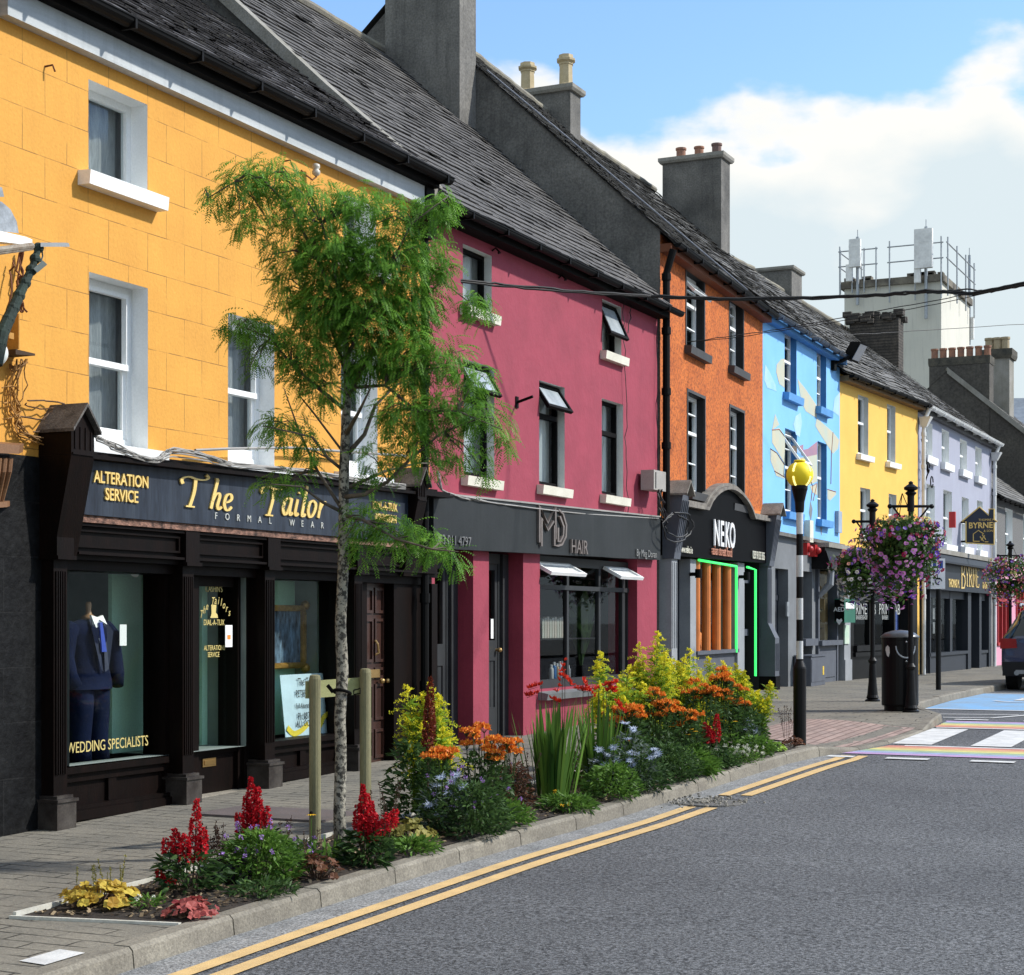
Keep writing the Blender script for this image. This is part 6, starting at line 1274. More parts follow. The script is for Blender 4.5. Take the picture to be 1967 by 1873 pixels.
def petunia(mb, c, d, r, m, R_):
    d = d.normalized(); a = d.cross(Vector((.3, .2, 1))).normalized(); b = d.cross(a); n = 10
    ring = [c+(a*math.cos(2*math.pi*k/n)+b*math.sin(2*math.pi*k/n))*r*(1 if k % 2 else .84)+d*r*.25 for k in range(n)]
    ins = [c+(a*math.cos(2*math.pi*k/n)+b*math.sin(2*math.pi*k/n))*r*.36 for k in range(n)]
    t = R_.random()
    for k in range(n): mb.poly([ins[k], ring[k], ring[(k+1) % n], ins[(k+1) % n]], m, t)
    mb.poly([p for p in ins], 4, t)
def fcol(nm, a, b): return leafmat(nm, a, b, .25)
FM = [fcol('petal_lilac', (.46, .13, .46), (.66, .30, .66)), fcol('petal_violet', (.12, .05, .42), (.22, .09, .55)), fcol('petal_crimson', (.30, .008, .06), (.50, .03, .12)), fcol('petal_white', (.62, .60, .60), (.75, .75, .70)), fcol('petal_centre', (.10, .02, .12), (.5, .5, .3)), fcol('petal_coral', (.70, .20, .16), (.80, .38, .28)), fcol('petal_orange', (.75, .28, .04), (.80, .42, .08)), fcol('petal_yellow', (.60, .58, .15), (.70, .66, .25))]
M_bl = leafmat('basket_leaf', (.018, .05, .012), (.09, .17, .035))
def basket(c, r, lab, zones, seed, hh=1.0, n=900, nf=420):
    R_ = random.Random(seed); t = thing('flower_basket', lab, 'flower basket', c, 'hanging flower baskets on the lamp posts')
    C_ = Vector(c)
    mb = MB(); mb.lathe(C_-Vector((0, 0, r*.55)), [(.05, 0), (r*.35, .03), (r*.5, .16), (r*.52, .22)], 16); mb.build('bowl', M_iron, t)
    def surf(u, w, k=1.):
        # dome above, trailing skirt below
        el = math.asin(w); q = Vector((math.cos(u)*math.cos(el), math.sin(u)*math.cos(el), math.sin(el)))
        if q.z < 0: q.z *= 1.15*hh
        else: q.z *= .72
        j = 1+.42*mnoise.noise(Vector((q.x*2.2+seed, q.y*2.2, q.z*2.2)))+.16*mnoise.noise(q*6)
        return q*r*j*k, q
    mb = MB()
    for i in range(n*3):
        p, q = surf(R_.uniform(0, 6.28), R_.uniform(-.97, .97), R_.uniform(.55, 1.02)); s = R_.uniform(.022, .05); d = Vector((R_.gauss(0, 1), R_.gauss(0, 1), R_.gauss(-.3, .8))).normalized(); e = d.cross(q+Vector((0, 0, .3))).normalized()
        cc = C_+p; mb.poly([cc-d*s, cc+e*s*.45, cc+d*s, cc-e*s*.45], 0, R_.random())
    mb.build('foliage', M_bl, t)
    mb = MB()
    for i in range(nf):
        u, w = R_.uniform(0, 6.28), R_.uniform(-.98, .85); p, q = surf(u, w, R_.uniform(.96, 1.08))
        m = zones(q, R_)
        if m is None: continue
        petunia(mb, C_+p, q+Vector((R_.gauss(0, .3), R_.gauss(0, .3), R_.gauss(0, .3))), R_.uniform(.022, .042), m, R_)
    mb.build('flowers', FM, t)
    mb = MB()
    for k in range(3):
        w = k*2.1; mb.tube([C_+Vector((math.cos(w)*r*.5, math.sin(w)*r*.5, .05)), C_+Vector((0, 0, r*1.3))], .006, 4)
    mb.build('chain', M_iron, t)
    return t
def zA(q, R_):     # big basket: lilac front, crimson on the right, coral and orange on top
    if q.z > .45: return R_.choice([5, 6, 2, 7, None, None, 5])
    k = q.x*ct+q.y*st
    if k > .42: return R_.choice([2, 2, 2, 1, 1, None])
    if q.z < .1 and R_.random() < .62: return 0
    return R_.choice([0, 1, 2, None, None, None])
def zB(q, R_):
    if q.z < -.05: return R_.choice([3, 3, 3, 3, 1])
    return R_.choice([None, None, 2, 1, 0, None, 5])
def zC(q, R_): return R_.choice([2, 5, 1, 1, 2, 7, 0, 3])
def post(x, y, top, lab, arms, k=1.):
    z = gz(y); t = thing('lamp_post', lab, 'post', (x, y, z), 'cast iron flower basket posts')
    mb = MB(); mb.lathe((x, y, z), [(.12, 0), (.12, .02), (.085, .04), (.10, .06), (.085, .10), (.065, .30), (.055, .52), (.05, .60), (.066, .62), (.072, .65), (.05, .68), (.04, .70)], 18); mb.build('base', M_iron, t)
    mb = MB(); mb.lathe((x, y, z+.69), [(.038, 0), (.036, top-z-.69-.42)], 14); mb.build('shaft', M_iron, t)
    mb = MB(); mb.lathe((x, y, top-.43), [(.05, 0), (.05, .22), (.085, .26), (.05, .29), (.095, .31), (.10, .34), (.06, .37), (.03, .39), (.035, .41), (.01, .43)], 16); mb.build('finial', M_iron, t)
    d = Vector((ct, st, 0)) if arms == 'w' else Vector((1, 0, 0)); c = Vector((x, y, top-.36))
    for s in (-1, 1):
        mb = MB(); mb.tube([c, c+d*s*.3], .022, 6); mb.ball(c+d*s*.3, .035); mb.tube([c+d*s*.26, c+d*s*.2-Vector((0, 0, .08)), c+d*s*.05-Vector((0, 0, .26))], .014, 6); mb.build('arm', M_iron, t)
P2 = (-5.43, 24.62); P1 = (-6.62, 27.25); P3 = (-7.1, 43.2)
post(*P2, 3.60, 'black cast iron post beside the litter bin, behind the largest flower basket', 'w')
post(*P1, 3.55, 'black cast iron post on the inner pavement, left of the litter bin', 'w')
post(*P3, 3.56, 'farthest black cast iron post, beyond the parked car', 'w')
def above(u, v, x, y):   # a point at column u, height row v, at the depth of (x, y)
    Z = y*ct-x*st; X = (u-CX)/F*Z; return Vector((X*ct-Z*st, X*st+Z*ct, H0+(HV-v)/F*Z))
c = above(1733, 1042, *P2); basket(c, .54, 'largest hanging basket, lilac petunias in front with crimson ones on the right', zA, 11, 1.15, 1900, 760)
c = above(1652, 1085, *P1); basket(c, .40, 'leafy hanging basket with small white flowers, left of the largest basket', zB, 12, 1.3, 900, 420)
c = above(1700, 1090, *P1); basket(c, .36, 'basket of pink petunias tucked behind and below the largest basket', zA, 14, 1.2, 600, 300)
c = above(1942, 1105, *P3); basket(c, .62, 'farthest hanging basket, mixed red purple and yellow flowers over the parked car', zC, 13, 1.1, 900, 500)
def bin_():
    x, y = -5.66, 24.95; z = gz(y); t = thing('litter_bin', 'round black litter bin with a domed grey lid beside the cast iron post', 'bin', (x, y, z)); r = .262
    M_b = mat('bin_black', (.003, .003, .0035), .4, fine=.1, spec=.2)
    mb = MB(); mb.lathe((x, y, z), [(r*.86, 0), (r*.86, .07), (r*.985, .075), (r, .10), (r, 1.02), (r*1.02, 1.03), (r*1.02, 1.06), (r*.9, 1.065)], 32); mb.build('body', M_b, t)
    mb = MB(); mb.lathe((x, y, z+1.06), [(r*1.06, 0), (r*1.05, .02), (r*.8, .07), (r*.4, .10), (.02, .11)], 32); mb.build('lid', mat('bin_lid', (.12, .125, .13), .35, metal=.3), t, smooth=True)
    az0 = rad(-58)
    mb = MB(); pts = []
    for k in range(13):
        w = math.pi*k/12; az = az0+.55*math.cos(w); pts.append((x+math.cos(az)*(r+.006), y+math.sin(az)*(r+.006), z+.94-.17*math.sin(w)))
    mb.tube(pts, .012, 6); mb.build('aperture_rim', M_steel, t)
    mb = MB(); mb.poly([(p[0]*1+math.cos(az0)*-.003, p[1], p[2]) for p in pts]); mb.build('aperture', M_dark, t)
    for dz in (1.0, .72):
        mb = MB(); mb.ball((x+math.cos(az0)*(r+.002), y+math.sin(az0)*(r+.002), z+dz), .014, n=8, k=6); mb.build('lock', M_steel, t)
    az = rad(-118); mb = MB(); q = lambda a, h: (x+math.cos(az+a)*(r+.004), y+math.sin(az+a)*(r+.004), z+h); mb.poly([q(-.14, .92), q(-.16, .88), q(-.05, .80), q(.06, .78), q(.14, .84), q(.12, .92), q(0, .95)]); mb.build('round_emblem', M_reveal, t)
bin_()
def signpost():
    x, y = -6.55, 32.0; z = gz(y); t = thing('parking_sign', 'slim black pole with a small white parking sign, in front of the lilac house shop', 'sign', (x, y, z))
    mb = MB(); mb.tube([(x, y, z), (x, y, H0+(HV-1070)/F*(y*ct-x*st))], .048, 12); mb.build('pole', M_iron, t)
    c = above(1804, 1098, x, y); f = Fr(c.x, c.y-.06, rad(90-12)); zz = c.z
    mb = MB(); mb.box(f, -.14, .12, zz-.32, zz+.24, -.005, .005); pl = mb.build('plate', mat('sign_white', (.88, .88, .88), .5, fine=0), t)
    mb = MB(); mb.box(f, -.1, .08, zz+.06, zz+.2, .005, .008); mb.build('blue_panel', mat('sign_blue', (.03, .08, .35), .5, fine=0), pl)
    mb = MB(); text(mb, f, 'P', -.01, zz+.085, .009, .13, .001, bold=.004); mb.build('parking_letter', M_white, pl)
    mb = MB(); mb.tube([f.P(.0+.06*math.cos(k*.7), zz-.18+.06*math.sin(k*.7), .01) for k in range(8)], .009, 4); mb.tube([f.P(-.02, zz-.05, .01), f.P(-.02, zz-.14, .01), f.P(.04, zz-.14, .01)], .009, 4); mb.build('wheelchair_mark', M_black, pl)
signpost()
def cabinet():
    fr = FB; a0, a1 = au(fr, 1557, .35), au(fr, 1577, .35); z = fr.g(a0, .2); h = hv(fr, 1557, 1262, .35)
    t = thing('utility_cabinet', 'low blue grey utility cabinet against the grey wall under the display window', 'cabinet', fr.P(a0, z, .2))
    mb = MB(); mb.box(fr, a0, a1+.3, z, h, .03, .36); mb.build('body', M_gr1, t); mb = MB(); mb.box(fr, a0-.02, a1+.32, h, h+.03, .02, .38); mb.build('top', M_gr1, t)
    mb = MB(); mb.box(fr, a0+.03, a1+.27, z+.08, h-.05, .36, .37); mb.build('door', M_gr1, t); mb = MB(); mb.box(fr, a1+.05, a1+.16, z+.2, h-.2, .371, .375); mb.build('yellow_warning_label', mat('label_yellow', (.65, .45, .04), .6), t)
cabinet()
def aed():
    fr = F2; o = .3; a0, a1 = fr.uv(1622, 1150, o)[0], fr.uv(1643, 1150, o)[0]; z0, z1 = hv(fr, 1622, 1196, o), hv(fr, 1622, 1150, o)
    t = thing('defibrillator_cabinet', 'green and black defibrillator cabinet lettered AED on the grey pilaster', 'cabinet', fr.P(a0, z0, .1))
    mb = MB(); mb.box(fr, a0, a1, z0, z1, .08, o); mb.build('body', mat('aed_green', (.02, .14, .09), .5), t)
    f = Fr(*fr.P(a0-.004, 0, 0).xy, rad(90)+fr.phi); mb = MB(); mb.box(f, .085, o-.005, z0+.02, z1-.02, -.002, .002); mb.build('side_panel', M_black, t)
    mb = MB(); text(mb, f, 'AED', .19, z1-.27, .006, .13, .001, bold=.002); mb.build('aed_letters', M_white, t); mb = MB()
    hx, hz = .19, z1-.47; mb.poly([f.P(hx, hz-.09, .006), f.P(hx+.07, hz, .006), f.P(hx+.05, hz+.05, .006), f.P(hx, hz+.02, .006), f.P(hx-.05, hz+.05, .006), f.P(hx-.07, hz, .006)]); mb.build('heart_symbol', M_white, t)
    mb = MB(); mb.box(fr, a0+.08, a1-.08, z0+.3, z1-.08, o, o+.004); mb.build('front_label', M_white, t)
    a0, a1 = fr.uv(1622, 1230, .1)[0], fr.uv(1631, 1230, .1)[0]; mb = MB(); mb.box(fr, a0, a1, hv(fr, 1622, 1237, .1), hv(fr, 1622, 1201, .1), .08, .11)
    tag(mb.build('safety_notice', mat('notice_green', (.38, .55, .42), .6, (.55, .6, .5), 1, 6), base=fr.P(a0, z0-.5, .1)), 'pale green notice on the grey pilaster below the defibrillator cabinet', 'notice')
aed()
def car():
    x0, x1 = -6.02, -4.18; y0 = 35.4; L = 4.5; z = gz(36)+RZ; W_ = x1-x0; cx = (x0+x1)/2
    t = thing('parked_car', 'dark blue sport utility car parked at the kerb, seen from behind', 'car', (cx, y0, z))
    M_car = mat('dark_blue_paint', (.006, .010, .05), .25, (.008, .013, .06), 1, 2, fine=0, spec=.6, coat=.8); M_tr = mat('black_trim', (.010, .010, .011), .6, fine=.1, spec=.3); M_gl = mat('tinted_glass', (.006, .007, .009), .08, fine=0, spec=.6)
    # side profile sections along y: (y, half width at belt, z bottom, belt, roof z, half width roof)
    S = [(0.0, .80, .42, .95, 1.02, .70), (.04, .88, .34, 1.04, 1.10, .72), (.16, .915, .28, 1.08, 1.40, .62), (.45, .92, .26, 1.08, 1.64, .60), (1.0, .92, .26, 1.06, 1.68, .62), (2.2, .92, .26, 1.04, 1.66, .62), (2.9, .92, .26, 1.02, 1.45, .60), (3.4, .91, .26, 1.0, 1.06, .70), (4.1, .88, .26, .92, .96, .68), (4.45, .78, .3, .78, .82, .6)]
    def sec(s):
        y, w, zb, be, rf, wr = s
        return [(-w*.9, zb), (-w, zb+.14), (-w*1.0, be-.25), (-w*.97, be), (-wr, rf-.06), (-wr+.12, rf), (wr-.12, rf), (wr, rf-.06), (w*.97, be), (w, be-.25), (w, zb+.14), (w*.9, zb)]
    mb = MB(); n = 12
    for s in S:
        for (px, pz_) in sec(s): mb.v.append(Vector((cx+px, y0+s[0], z+pz_)))
    for k in range(len(S)-1):
        for j in range(n):
            a = k*n+j; b = k*n+(j+1) % n; glass_ = (j in (3, 7) and 1 <= k <= 6) or (j in (4, 5, 6) and k in (1, 2)) or (j in (3, 7) and k in (1, 2)) or (j in (4, 5, 6) and k in (6,))
            mb.f.append((a, b, b+n, a+n)); mb.m.append(1 if glass_ else 0); mb.c.append(.5)
    mb.f.append(tuple(range(n))); mb.m.append(0); mb.c.append(.5); mb.f.append(tuple((len(S)-1)*n+j for j in range(n))); mb.m.append(0); mb.c.append(.5)
    body = mb.build('body', [M_car, M_gl], t); bv = body.modifiers.new('b', 'BEVEL'); bv.width = .03; bv.segments = 2; bv.limit_method = 'ANGLE'
    body.data.polygons.foreach_set('use_smooth', [True]*len(body.data.polygons))
    mb = MB(); mb.wbox(cx-.86, cx+.86, y0-.06, y0+.15, z+.30, z+.58); mb.build('rear_bumper', M_tr, t)
    mb = MB(); mb.wbox(cx-.60, cx+.60, y0-.075, y0-.02, z+.34, z+.42); mb.build('skid_plate', mat('silver_trim', (.35, .36, .37), .4, metal=.5), t)
    for s in (-1, 1):
        mb = MB(); mb.hexa([(cx+s*.58, y0-.03, z+.86), (cx+s*.92, y0+.0, z+.84), (cx+s*.955, y0+.3, z+.9), (cx+s*.58, y0+.2, z+.88), (cx+s*.60, y0-.03, z+1.04), (cx+s*.91, y0+.01, z+1.05), (cx+s*.95, y0+.28, z+1.05), (cx+s*.58, y0+.2, z+1.04)]); mb.build('tail_light', mat('tail_red', (.30, .01, .015), .2, spec=.6), t)
        mb = MB(); mb.tube([(cx+s*.58, y0-.09, z+.36), (cx+s*.58, y0+.1, z+.36)], .05, 12); mb.build('exhaust', M_steel, t)
        for yy in (.85, 3.55):
            mb = MB(); mb.tube([(cx+s*.90, y0+yy, z+.36), (cx+s*.67, y0+yy, z+.36)], .36, 24); w = mb.build('wheel', mat('tyre', (.012, .012, .012), .85, fine=.2), t)
            mb = MB(); mb.tube([(cx+s*.905, y0+yy, z+.36), (cx+s*.89, y0+yy, z+.36)], .23, 20); mb.build('rim', M_steel, w)
        mb = MB(); mb.tube([(cx+s*.60, y0+.5, z+1.69), (cx+s*.61, y0+.6, z+1.74), (cx+s*.61, y0+2.1, z+1.73), (cx+s*.60, y0+2.2, z+1.68)], .022, 8); mb.build('roof_rail', M_steel, t)
        mb = MB(); mb.ball((cx+s*1.0, y0+2.55, z+1.08), .09, .06, .07, 10, 8); mb.build('wing_mirror', M_car, t)
    mb = MB(); mb.wbox(cx-.26, cx+.26, y0-.03, y0-.01, z+.66, z+.78); mb.build('number_plate', M_white, t)
car()
def parked_floodlight():
    # floodlight at the blue and yellow house corner
    fr = FB; x = au(fr, 1598); h = hv(fr, 1605, 680, .3)
    t = thing('floodlight', 'black floodlight jutting from the corner of the blue house under the eaves', 'light', fr.P(x, h, 0)); P = fr.P
    mb = MB(); mb.tube([P(x, h-.05, 0), P(x+.05, h, .2), P(x+.2, h+.1, .35)], .04, 8); mb.box(fr, x-.1, x+.1, h-.2, h+.1, 0, .08); mb.build('arm', M_blackpl, t)
    c = P(x+.35, h+.2, .5); d = Vector((.75, -.1, -.45)).normalized(); e = Vector((.1, 1, 0)).normalized(); g_ = d.cross(e)
    mb = MB(); mb.hexa([c-e*.24-g_*.22, c+e*.24-g_*.22, c+e*.24+g_*.22, c-e*.24+g_*.22, c-e*.1-g_*.12-d*.25, c+e*.1-g_*.12-d*.25, c+e*.1+g_*.12-d*.25, c-e*.1+g_*.12-d*.25]); mb.build('housing', M_blackpl, t)
    mb = MB(); mb.hexa([c-e*.2-g_*.18+d*.01, c+e*.2-g_*.18+d*.01, c+e*.2+g_*.18+d*.01, c-e*.2+g_*.18+d*.01, c-e*.2-g_*.18+d*.02, c+e*.2-g_*.18+d*.02, c+e*.2+g_*.18+d*.02, c-e*.2+g_*.18+d*.02]); mb.build('lamp_glass', mat('lamp_lens', (.3, .31, .33), .2), t)
parked_floodlight()
# ---- left edge: neighbour's sign frame, floodlights, junction box, cables ----
def left_edge():
    fr = FY; P = fr.P
    a, h = fr.uv(18, 604, .05); a1, _ = fr.uv(50, 604, .2); _, hb = fr.uv(20, 672, .05)
    t = thing('junction_box', 'yellow painted metal junction box on the wall at the left edge, cables below', 'box', P(a, hb, 0))
    mp = mat('painted_box', (.50, .25, .04), .6, (.38, .18, .03), 1, 4)
    mb = MB(); mb.box(fr, a, a1, hb, h, 0, .14); mb.build('body', mp, t)
    for z in (h-.09, hb+.06):
        mb = MB(); mb.box(fr, a1-.13, a1-.08, z, z+.045, .14, .155); mb.build('hinge', mp, t)
    mb = MB(); mb.hexa([P(a-.1, hb-.06, 0), P(a-.1, hb-.06, .2), P(a1+.1, hb-.04, .2), P(a1+.1, hb-.04, 0), P(a-.1, hb-.02, 0), P(a-.1, hb-.02, .2), P(a1+.1, hb-.025, .2), P(a1+.1, hb-.025, 0)]); mb.build('drip_tray', mat('rusty_tray', (.05, .025, .01), .8), t)
    t = thing('sign_lamp', 'flat grey floodlight on a rusty arm with a green wrapped pole at the upper left', 'light', P(9.6, 4.6, .6)); o = .9
    def q(u, v, oo=o): a_, h_ = fr.uv(u, v, oo); return P(a_, h_, oo)
    mb = MB(); mb.tube([q(-60, 487), q(62, 472)], .022, 8); mb.tube([q(-60, 495), q(62, 478)], .012, 6); mb.build('arm', mat('rusted_arm', (.18, .13, .09), .8, (.30, .27, .22), 1, 20), t)
    mb = MB(); n0 = Vector((.0, .0, .02)); mb.hexa([q(78, 474, .95), q(78, 474, .75), q(128, 472, .75), q(134, 474, .95), q(78, 466, .95), q(78, 466, .75), q(125, 466, .75), q(132, 467, .95)]); mb.build('lamp_head', mat('lamp_grey', (.28, .30, .31), .5), t)
    mb = MB(); pts = [q(74, 476), q(62, 515), q(40, 560), q(20, 605), q(4, 640), q(-8, 700)]; mb.tube(pts, [.022, .026, .034, .040, .045, .045], 10)
    for k in range(9):
        f = k/9*4.9; i = int(f); c = pts[i].lerp(pts[i+1], f-i); mb.ball(c, .038+.01*k/9, n=8, k=6)
    mb.build('green_wrapped_pole', mat('green_cloth', (.012, .022, .018), .8, (.02, .04, .03), 1, 10, bump=.8, bscale=20), t)
    mb = MB(); mb.hexa([q(64, 516, .95), q(64, 516, .85), q(72, 524, .85), q(72, 524, .95), q(82, 500, .95), q(82, 500, .85), q(91, 508, .85), q(91, 508, .95)]); mb.tube([q(80, 477), q(82, 492), q(78, 503)], .006, 5); mb.build('small_floodlight', mat('small_lamp', (.10, .12, .11), .5), t)
    t = thing('canopy', 'white weathered canopy edge with a curved grey bracket at the far upper left', 'canopy', P(9.2, 4.7, .5))
    mb = MB(); mb.hexa([q(-80, 462, .5), q(-80, 455, .9), q(50, 470, .9), q(62, 474, .5), q(-80, 440, .5), q(-80, 425, .9), q(50, 455, .9), q(62, 460, .5)]); mb.build('edge_board', M_white, t)
    mb = MB(); mb.poly([q(u, v, .7) for u, v in ((-40, 440), (36, 448), (32, 425), (20, 402), (4, 388), (-20, 380))]); mb.poly([q(u, v, .55) for u, v in ((-40, 440), (36, 448), (32, 425), (20, 402), (4, 388), (-20, 380))]); mb.poly([q(u, v, .6) for u, v in ((-40, 380), (8, 378), (4, 360), (-30, 350))]); mb.build('lead_bracket', mat('grey_lead', (.30, .33, .36), .6, (.14, .15, .16), 1, 8), t)
    t = thing('wall_bracket', 'brown fluted wooden scroll bracket on the neighbouring shopfront at the left edge', 'bracket', P(9.3, 2.9, 0))
    m = mat('tan_wood', (.20, .10, .045), .6, (.14, .065, .03), 1, 4); o = .3
    for k in range(4):
        du = k*9; mb = MB(); mb.tube([q(-14+du*1.2, 880, .28), q(-14+du*1.2-2, 905, .27), q(-18+du, 935, .2), q(-20+du*.8, 965, .14)], [.026, .024, .022, .02], 8); mb.build('flute', m, t)
    mb = MB(); mb.hexa([q(-60, 862, .1), q(-60, 868, .34), q(36, 872, .34), q(44, 868, .1), q(-60, 845, .1), q(-60, 848, .34), q(38, 855, .34), q(46, 852, .1)]); mb.hexa([q(-60, 976, .02), q(-60, 980, .2), q(14, 974, .2), q(19, 972, .02), q(-60, 962, .02), q(-60, 966, .2), q(14, 964, .2), q(19, 962, .02)]); mb.build('cap_board', m, t)
    t = thing('wall_lamp', 'round white lamp cut off by the left edge below the junction box', 'light', P(9.4, 3.8, .4))
    mb = MB(); c = q(-12, 678, .45); mb.ball(c, .1, .1, .1, 18, 12); mb.build('shade', mat('white_enamel', (.72, .78, .76), .3, fine=0), t, smooth=True); mb = MB(); mb.tube([c, c+Vector((-.4, 0, .05))], .015, 6); mb.build('arm', M_black, t)
    R6 = random.Random(9)
    def cab(name, lab, pts, r, m, o=.05, sag=0, grp=None):
        w = [P(*fr.uv(u, v, o), o) if not isinstance(u, Vector) else u for u, v in pts]; mb = MB(); out = []
        for i in range(len(w)-1):
            for k in range(6): f = k/6; p = w[i].lerp(w[i+1], f); p.z -= sag*4*f*(1-f); out.append(p)
        out.append(w[-1]); mb.tube(out, r, 6); return tag(mb.build(name, m, base=tuple(w[0])), lab, 'cable', grp)
    mc = mat('painted_cable', (.36, .17, .03), .7, (.12, .06, .02), 1, 3)
    def bundle(name, lab, lines, r, m, o=.05):
        t = thing(name, lab, 'cables', P(*fr.uv(*lines[0][0], o), o))
        for ln in lines:
            w = [P(*fr.uv(u, v, o), o+R6.uniform(-.02, .03)) for u, v in smooth(ln, 4)]; mb = MB(); mb.tube(w, r*R6.uniform(.8, 1.2), 5); mb.build('strand', m, t)
    bundle('cable_bundle', 'tangle of yellow painted cables hanging below the junction box', [[(40+R6.uniform(-8, 12), 690), (35+R6.uniform(-14, 16), 740), (30+R6.uniform(-10, 14), 790), (35+R6.uniform(-10, 20), 830), (80+R6.uniform(-6, 6), 848+R6.uniform(-8, 8))] for k in range(9)]+[[(20, 700), (25, 705+k*4), (38, 702), (48, 696)] for k in range(3)]+[[(5, 745+k*30), (22, 742+k*30), (38, 750+k*20)] for k in range(3)], .006, mc)
    bundle('cable_bundle', 'rust stained cables running up the wall above the junction box', [[(40+k*3, 600), (38+R6.uniform(-6, 6), 560), (36+R6.uniform(-6, 8), 520), (42, 480)] for k in range(4)]+[[(8, 640), (14, 580), (20, 530), (26, 500)]], .007, mat('rust_cable', (.14, .045, .015), .8))
    bundle('cable_bundle', 'brown cables looped over the left gabled console', [[(48, 770), (90, 770), (118, 776), (126, 782)], [(45, 775), (75, 786), (110, 782)], [(42, 800), (80, 806), (100, 790), (112, 782)], [(60, 830), (90, 825), (96, 800), (104, 788)]], .006, mat('brown_cable', (.10, .05, .02), .7))
    lines = []
    for k in range(9):
        d = R6.uniform(-4, 5); lines.append([(182, 838+d), (215, 856+d*1.4), (260, 876+d), (300, 884+d), (330, 868+d*2), (400, 880+d*1.5), (440, 892+d), (520, 900+d), (600, 908+d), (700, 925+d), (775, 935+d)])
    bundle('cable_bundle', 'sagging bundle of grey cables along the top of the tailor sign', lines, .007, M_cablew, .3)
    t = thing('wall_conduit', 'long grey conduit strung level across the yellow wall above the tailor sign', 'conduit', P(12, 3.1, .1)); mb = MB()
    mb.tube([P(*fr.uv(u, v, .1), .1) for u, v in ((375, 865), (440, 862), (560, 860), (780, 876))], .014, 6); mb.build('tube', M_cablew, t)
    lines = [[(838+k, 905), (845+k*2, 935+k*3), (868+k, 950), (895, 955+k*2), (960, 968), (1100, 985), (1262, 996)] for k in range(3)]
    bundle('cable_bundle', 'grey cables lying along the top of the salon sign', lines, .008, M_cablew, .12)
    bundle('cable_bundle', 'thin dark cables hanging from the crimson house eaves to the salon sign', [[(1202, 560), (1196, 600), (1200, 700), (1203, 800), (1202, 880), (1208, 985)], [(1205, 565), (1212, 600), (1204, 640)], [(1262, 610), (1264, 700), (1262, 800), (1266, 900)], [(826, 450), (823, 470), (820, 500)], [(838, 440), (836, 480)]], .007, M_cable, .04)
    # grey meter box on the party line with its cables
    a, h = fr.uv(1256, 902, .25); t = thing('junction_box', 'pale grey junction box on the party line between the crimson and orange houses', 'box', P(a, h-.3, .2))
    h2 = hv(fr, 1256, 940, .25); a2 = fr.uv(1279, 902, .25)[0]; mb = MB(); mb.box(fr, a, a2, h2, h, .05, .25); mb.build('body', mat('box_grey', (.36, .34, .31), .6), t); mb = MB(); mb.box(fr, a+.06, a+.1, h2+.03, h-.03, .25, .265); mb.build('cover_strip', M_cablew, t)
    lines = [[(1264+k*2, 940), (1266+k*3, 975), (1272+k*2, 1000)] for k in range(4)]+[[(1296, 985), (1325, 990), (1328, 1020), (1305, 1040), (1280, 1035), (1272, 1005), (1290, 985)], [(1300, 990), (1320, 1000), (1318, 1025), (1300, 1032), (1282, 1020), (1280, 1000), (1292, 988)]]
    bundle('cable_bundle', 'coiled black cables hanging below the pale grey junction box', lines, .011, M_cable, .25)
left_edge()
def overhead():
    def world(u, v, d):    # a point along the sight line at depth d
        r = ray(u, v); return r*d+Vector((0, 0, H0))
    def wire(lab, pts, r, strands=1):
        t = thing('overhead_cable', lab, 'cable', tuple(world(*pts[0])), 'cables strung across the street'); R7 = random.Random(len(lab))
        for s in range(strands):
            q = [world(*p) for p in pts]; w = []
            for i in range(len(q)-1):
                for k in range(8): w.append(q[i].lerp(q[i+1], k/8)+Vector((0, 0, R7.uniform(-.008, .008)+s*.02)))
            w.append(q[-1]+Vector((0, 0, s*.02))); mb = MB(); mb.tube(w, r, 5); mb.build('strand', M_cable, t)
    wire('thick black twisted cable crossing from the crimson house over the street', [(868, 540, 19.6), (950, 548, 20), (1100, 562, 20.5), (1250, 571, 21), (1400, 576, 21), (1560, 574, 21), (1700, 568, 20.5), (1780, 561, 20), (1870, 566, 20), (1967, 547, 19.5), (2200, 480, 19)], .014, 2)
    wire('black cable parting above the main twisted cable near the tower', [(1780, 563, 20), (1850, 555, 20), (1905, 561, 20), (1967, 549, 19.5), (2200, 482, 19)], .010)
    wire('upper thin black wire rising from the orange house to the right edge', [(1278, 660, 27), (1340, 655, 27), (1480, 635, 27), (1620, 610, 26), (1800, 577, 25), (1967, 543, 24), (2200, 500, 22)], .007)
    wire('lower thin black wire rising from the orange house to the right edge', [(1290, 660, 27), (1420, 648, 27), (1620, 616, 26), (1800, 584, 25), (1967, 549, 24), (2200, 510, 22)], .006)
    wire('faint thin wire low across the tower', [(1555, 648, 30), (1720, 638, 32), (1967, 623, 34)], .006)
overhead()
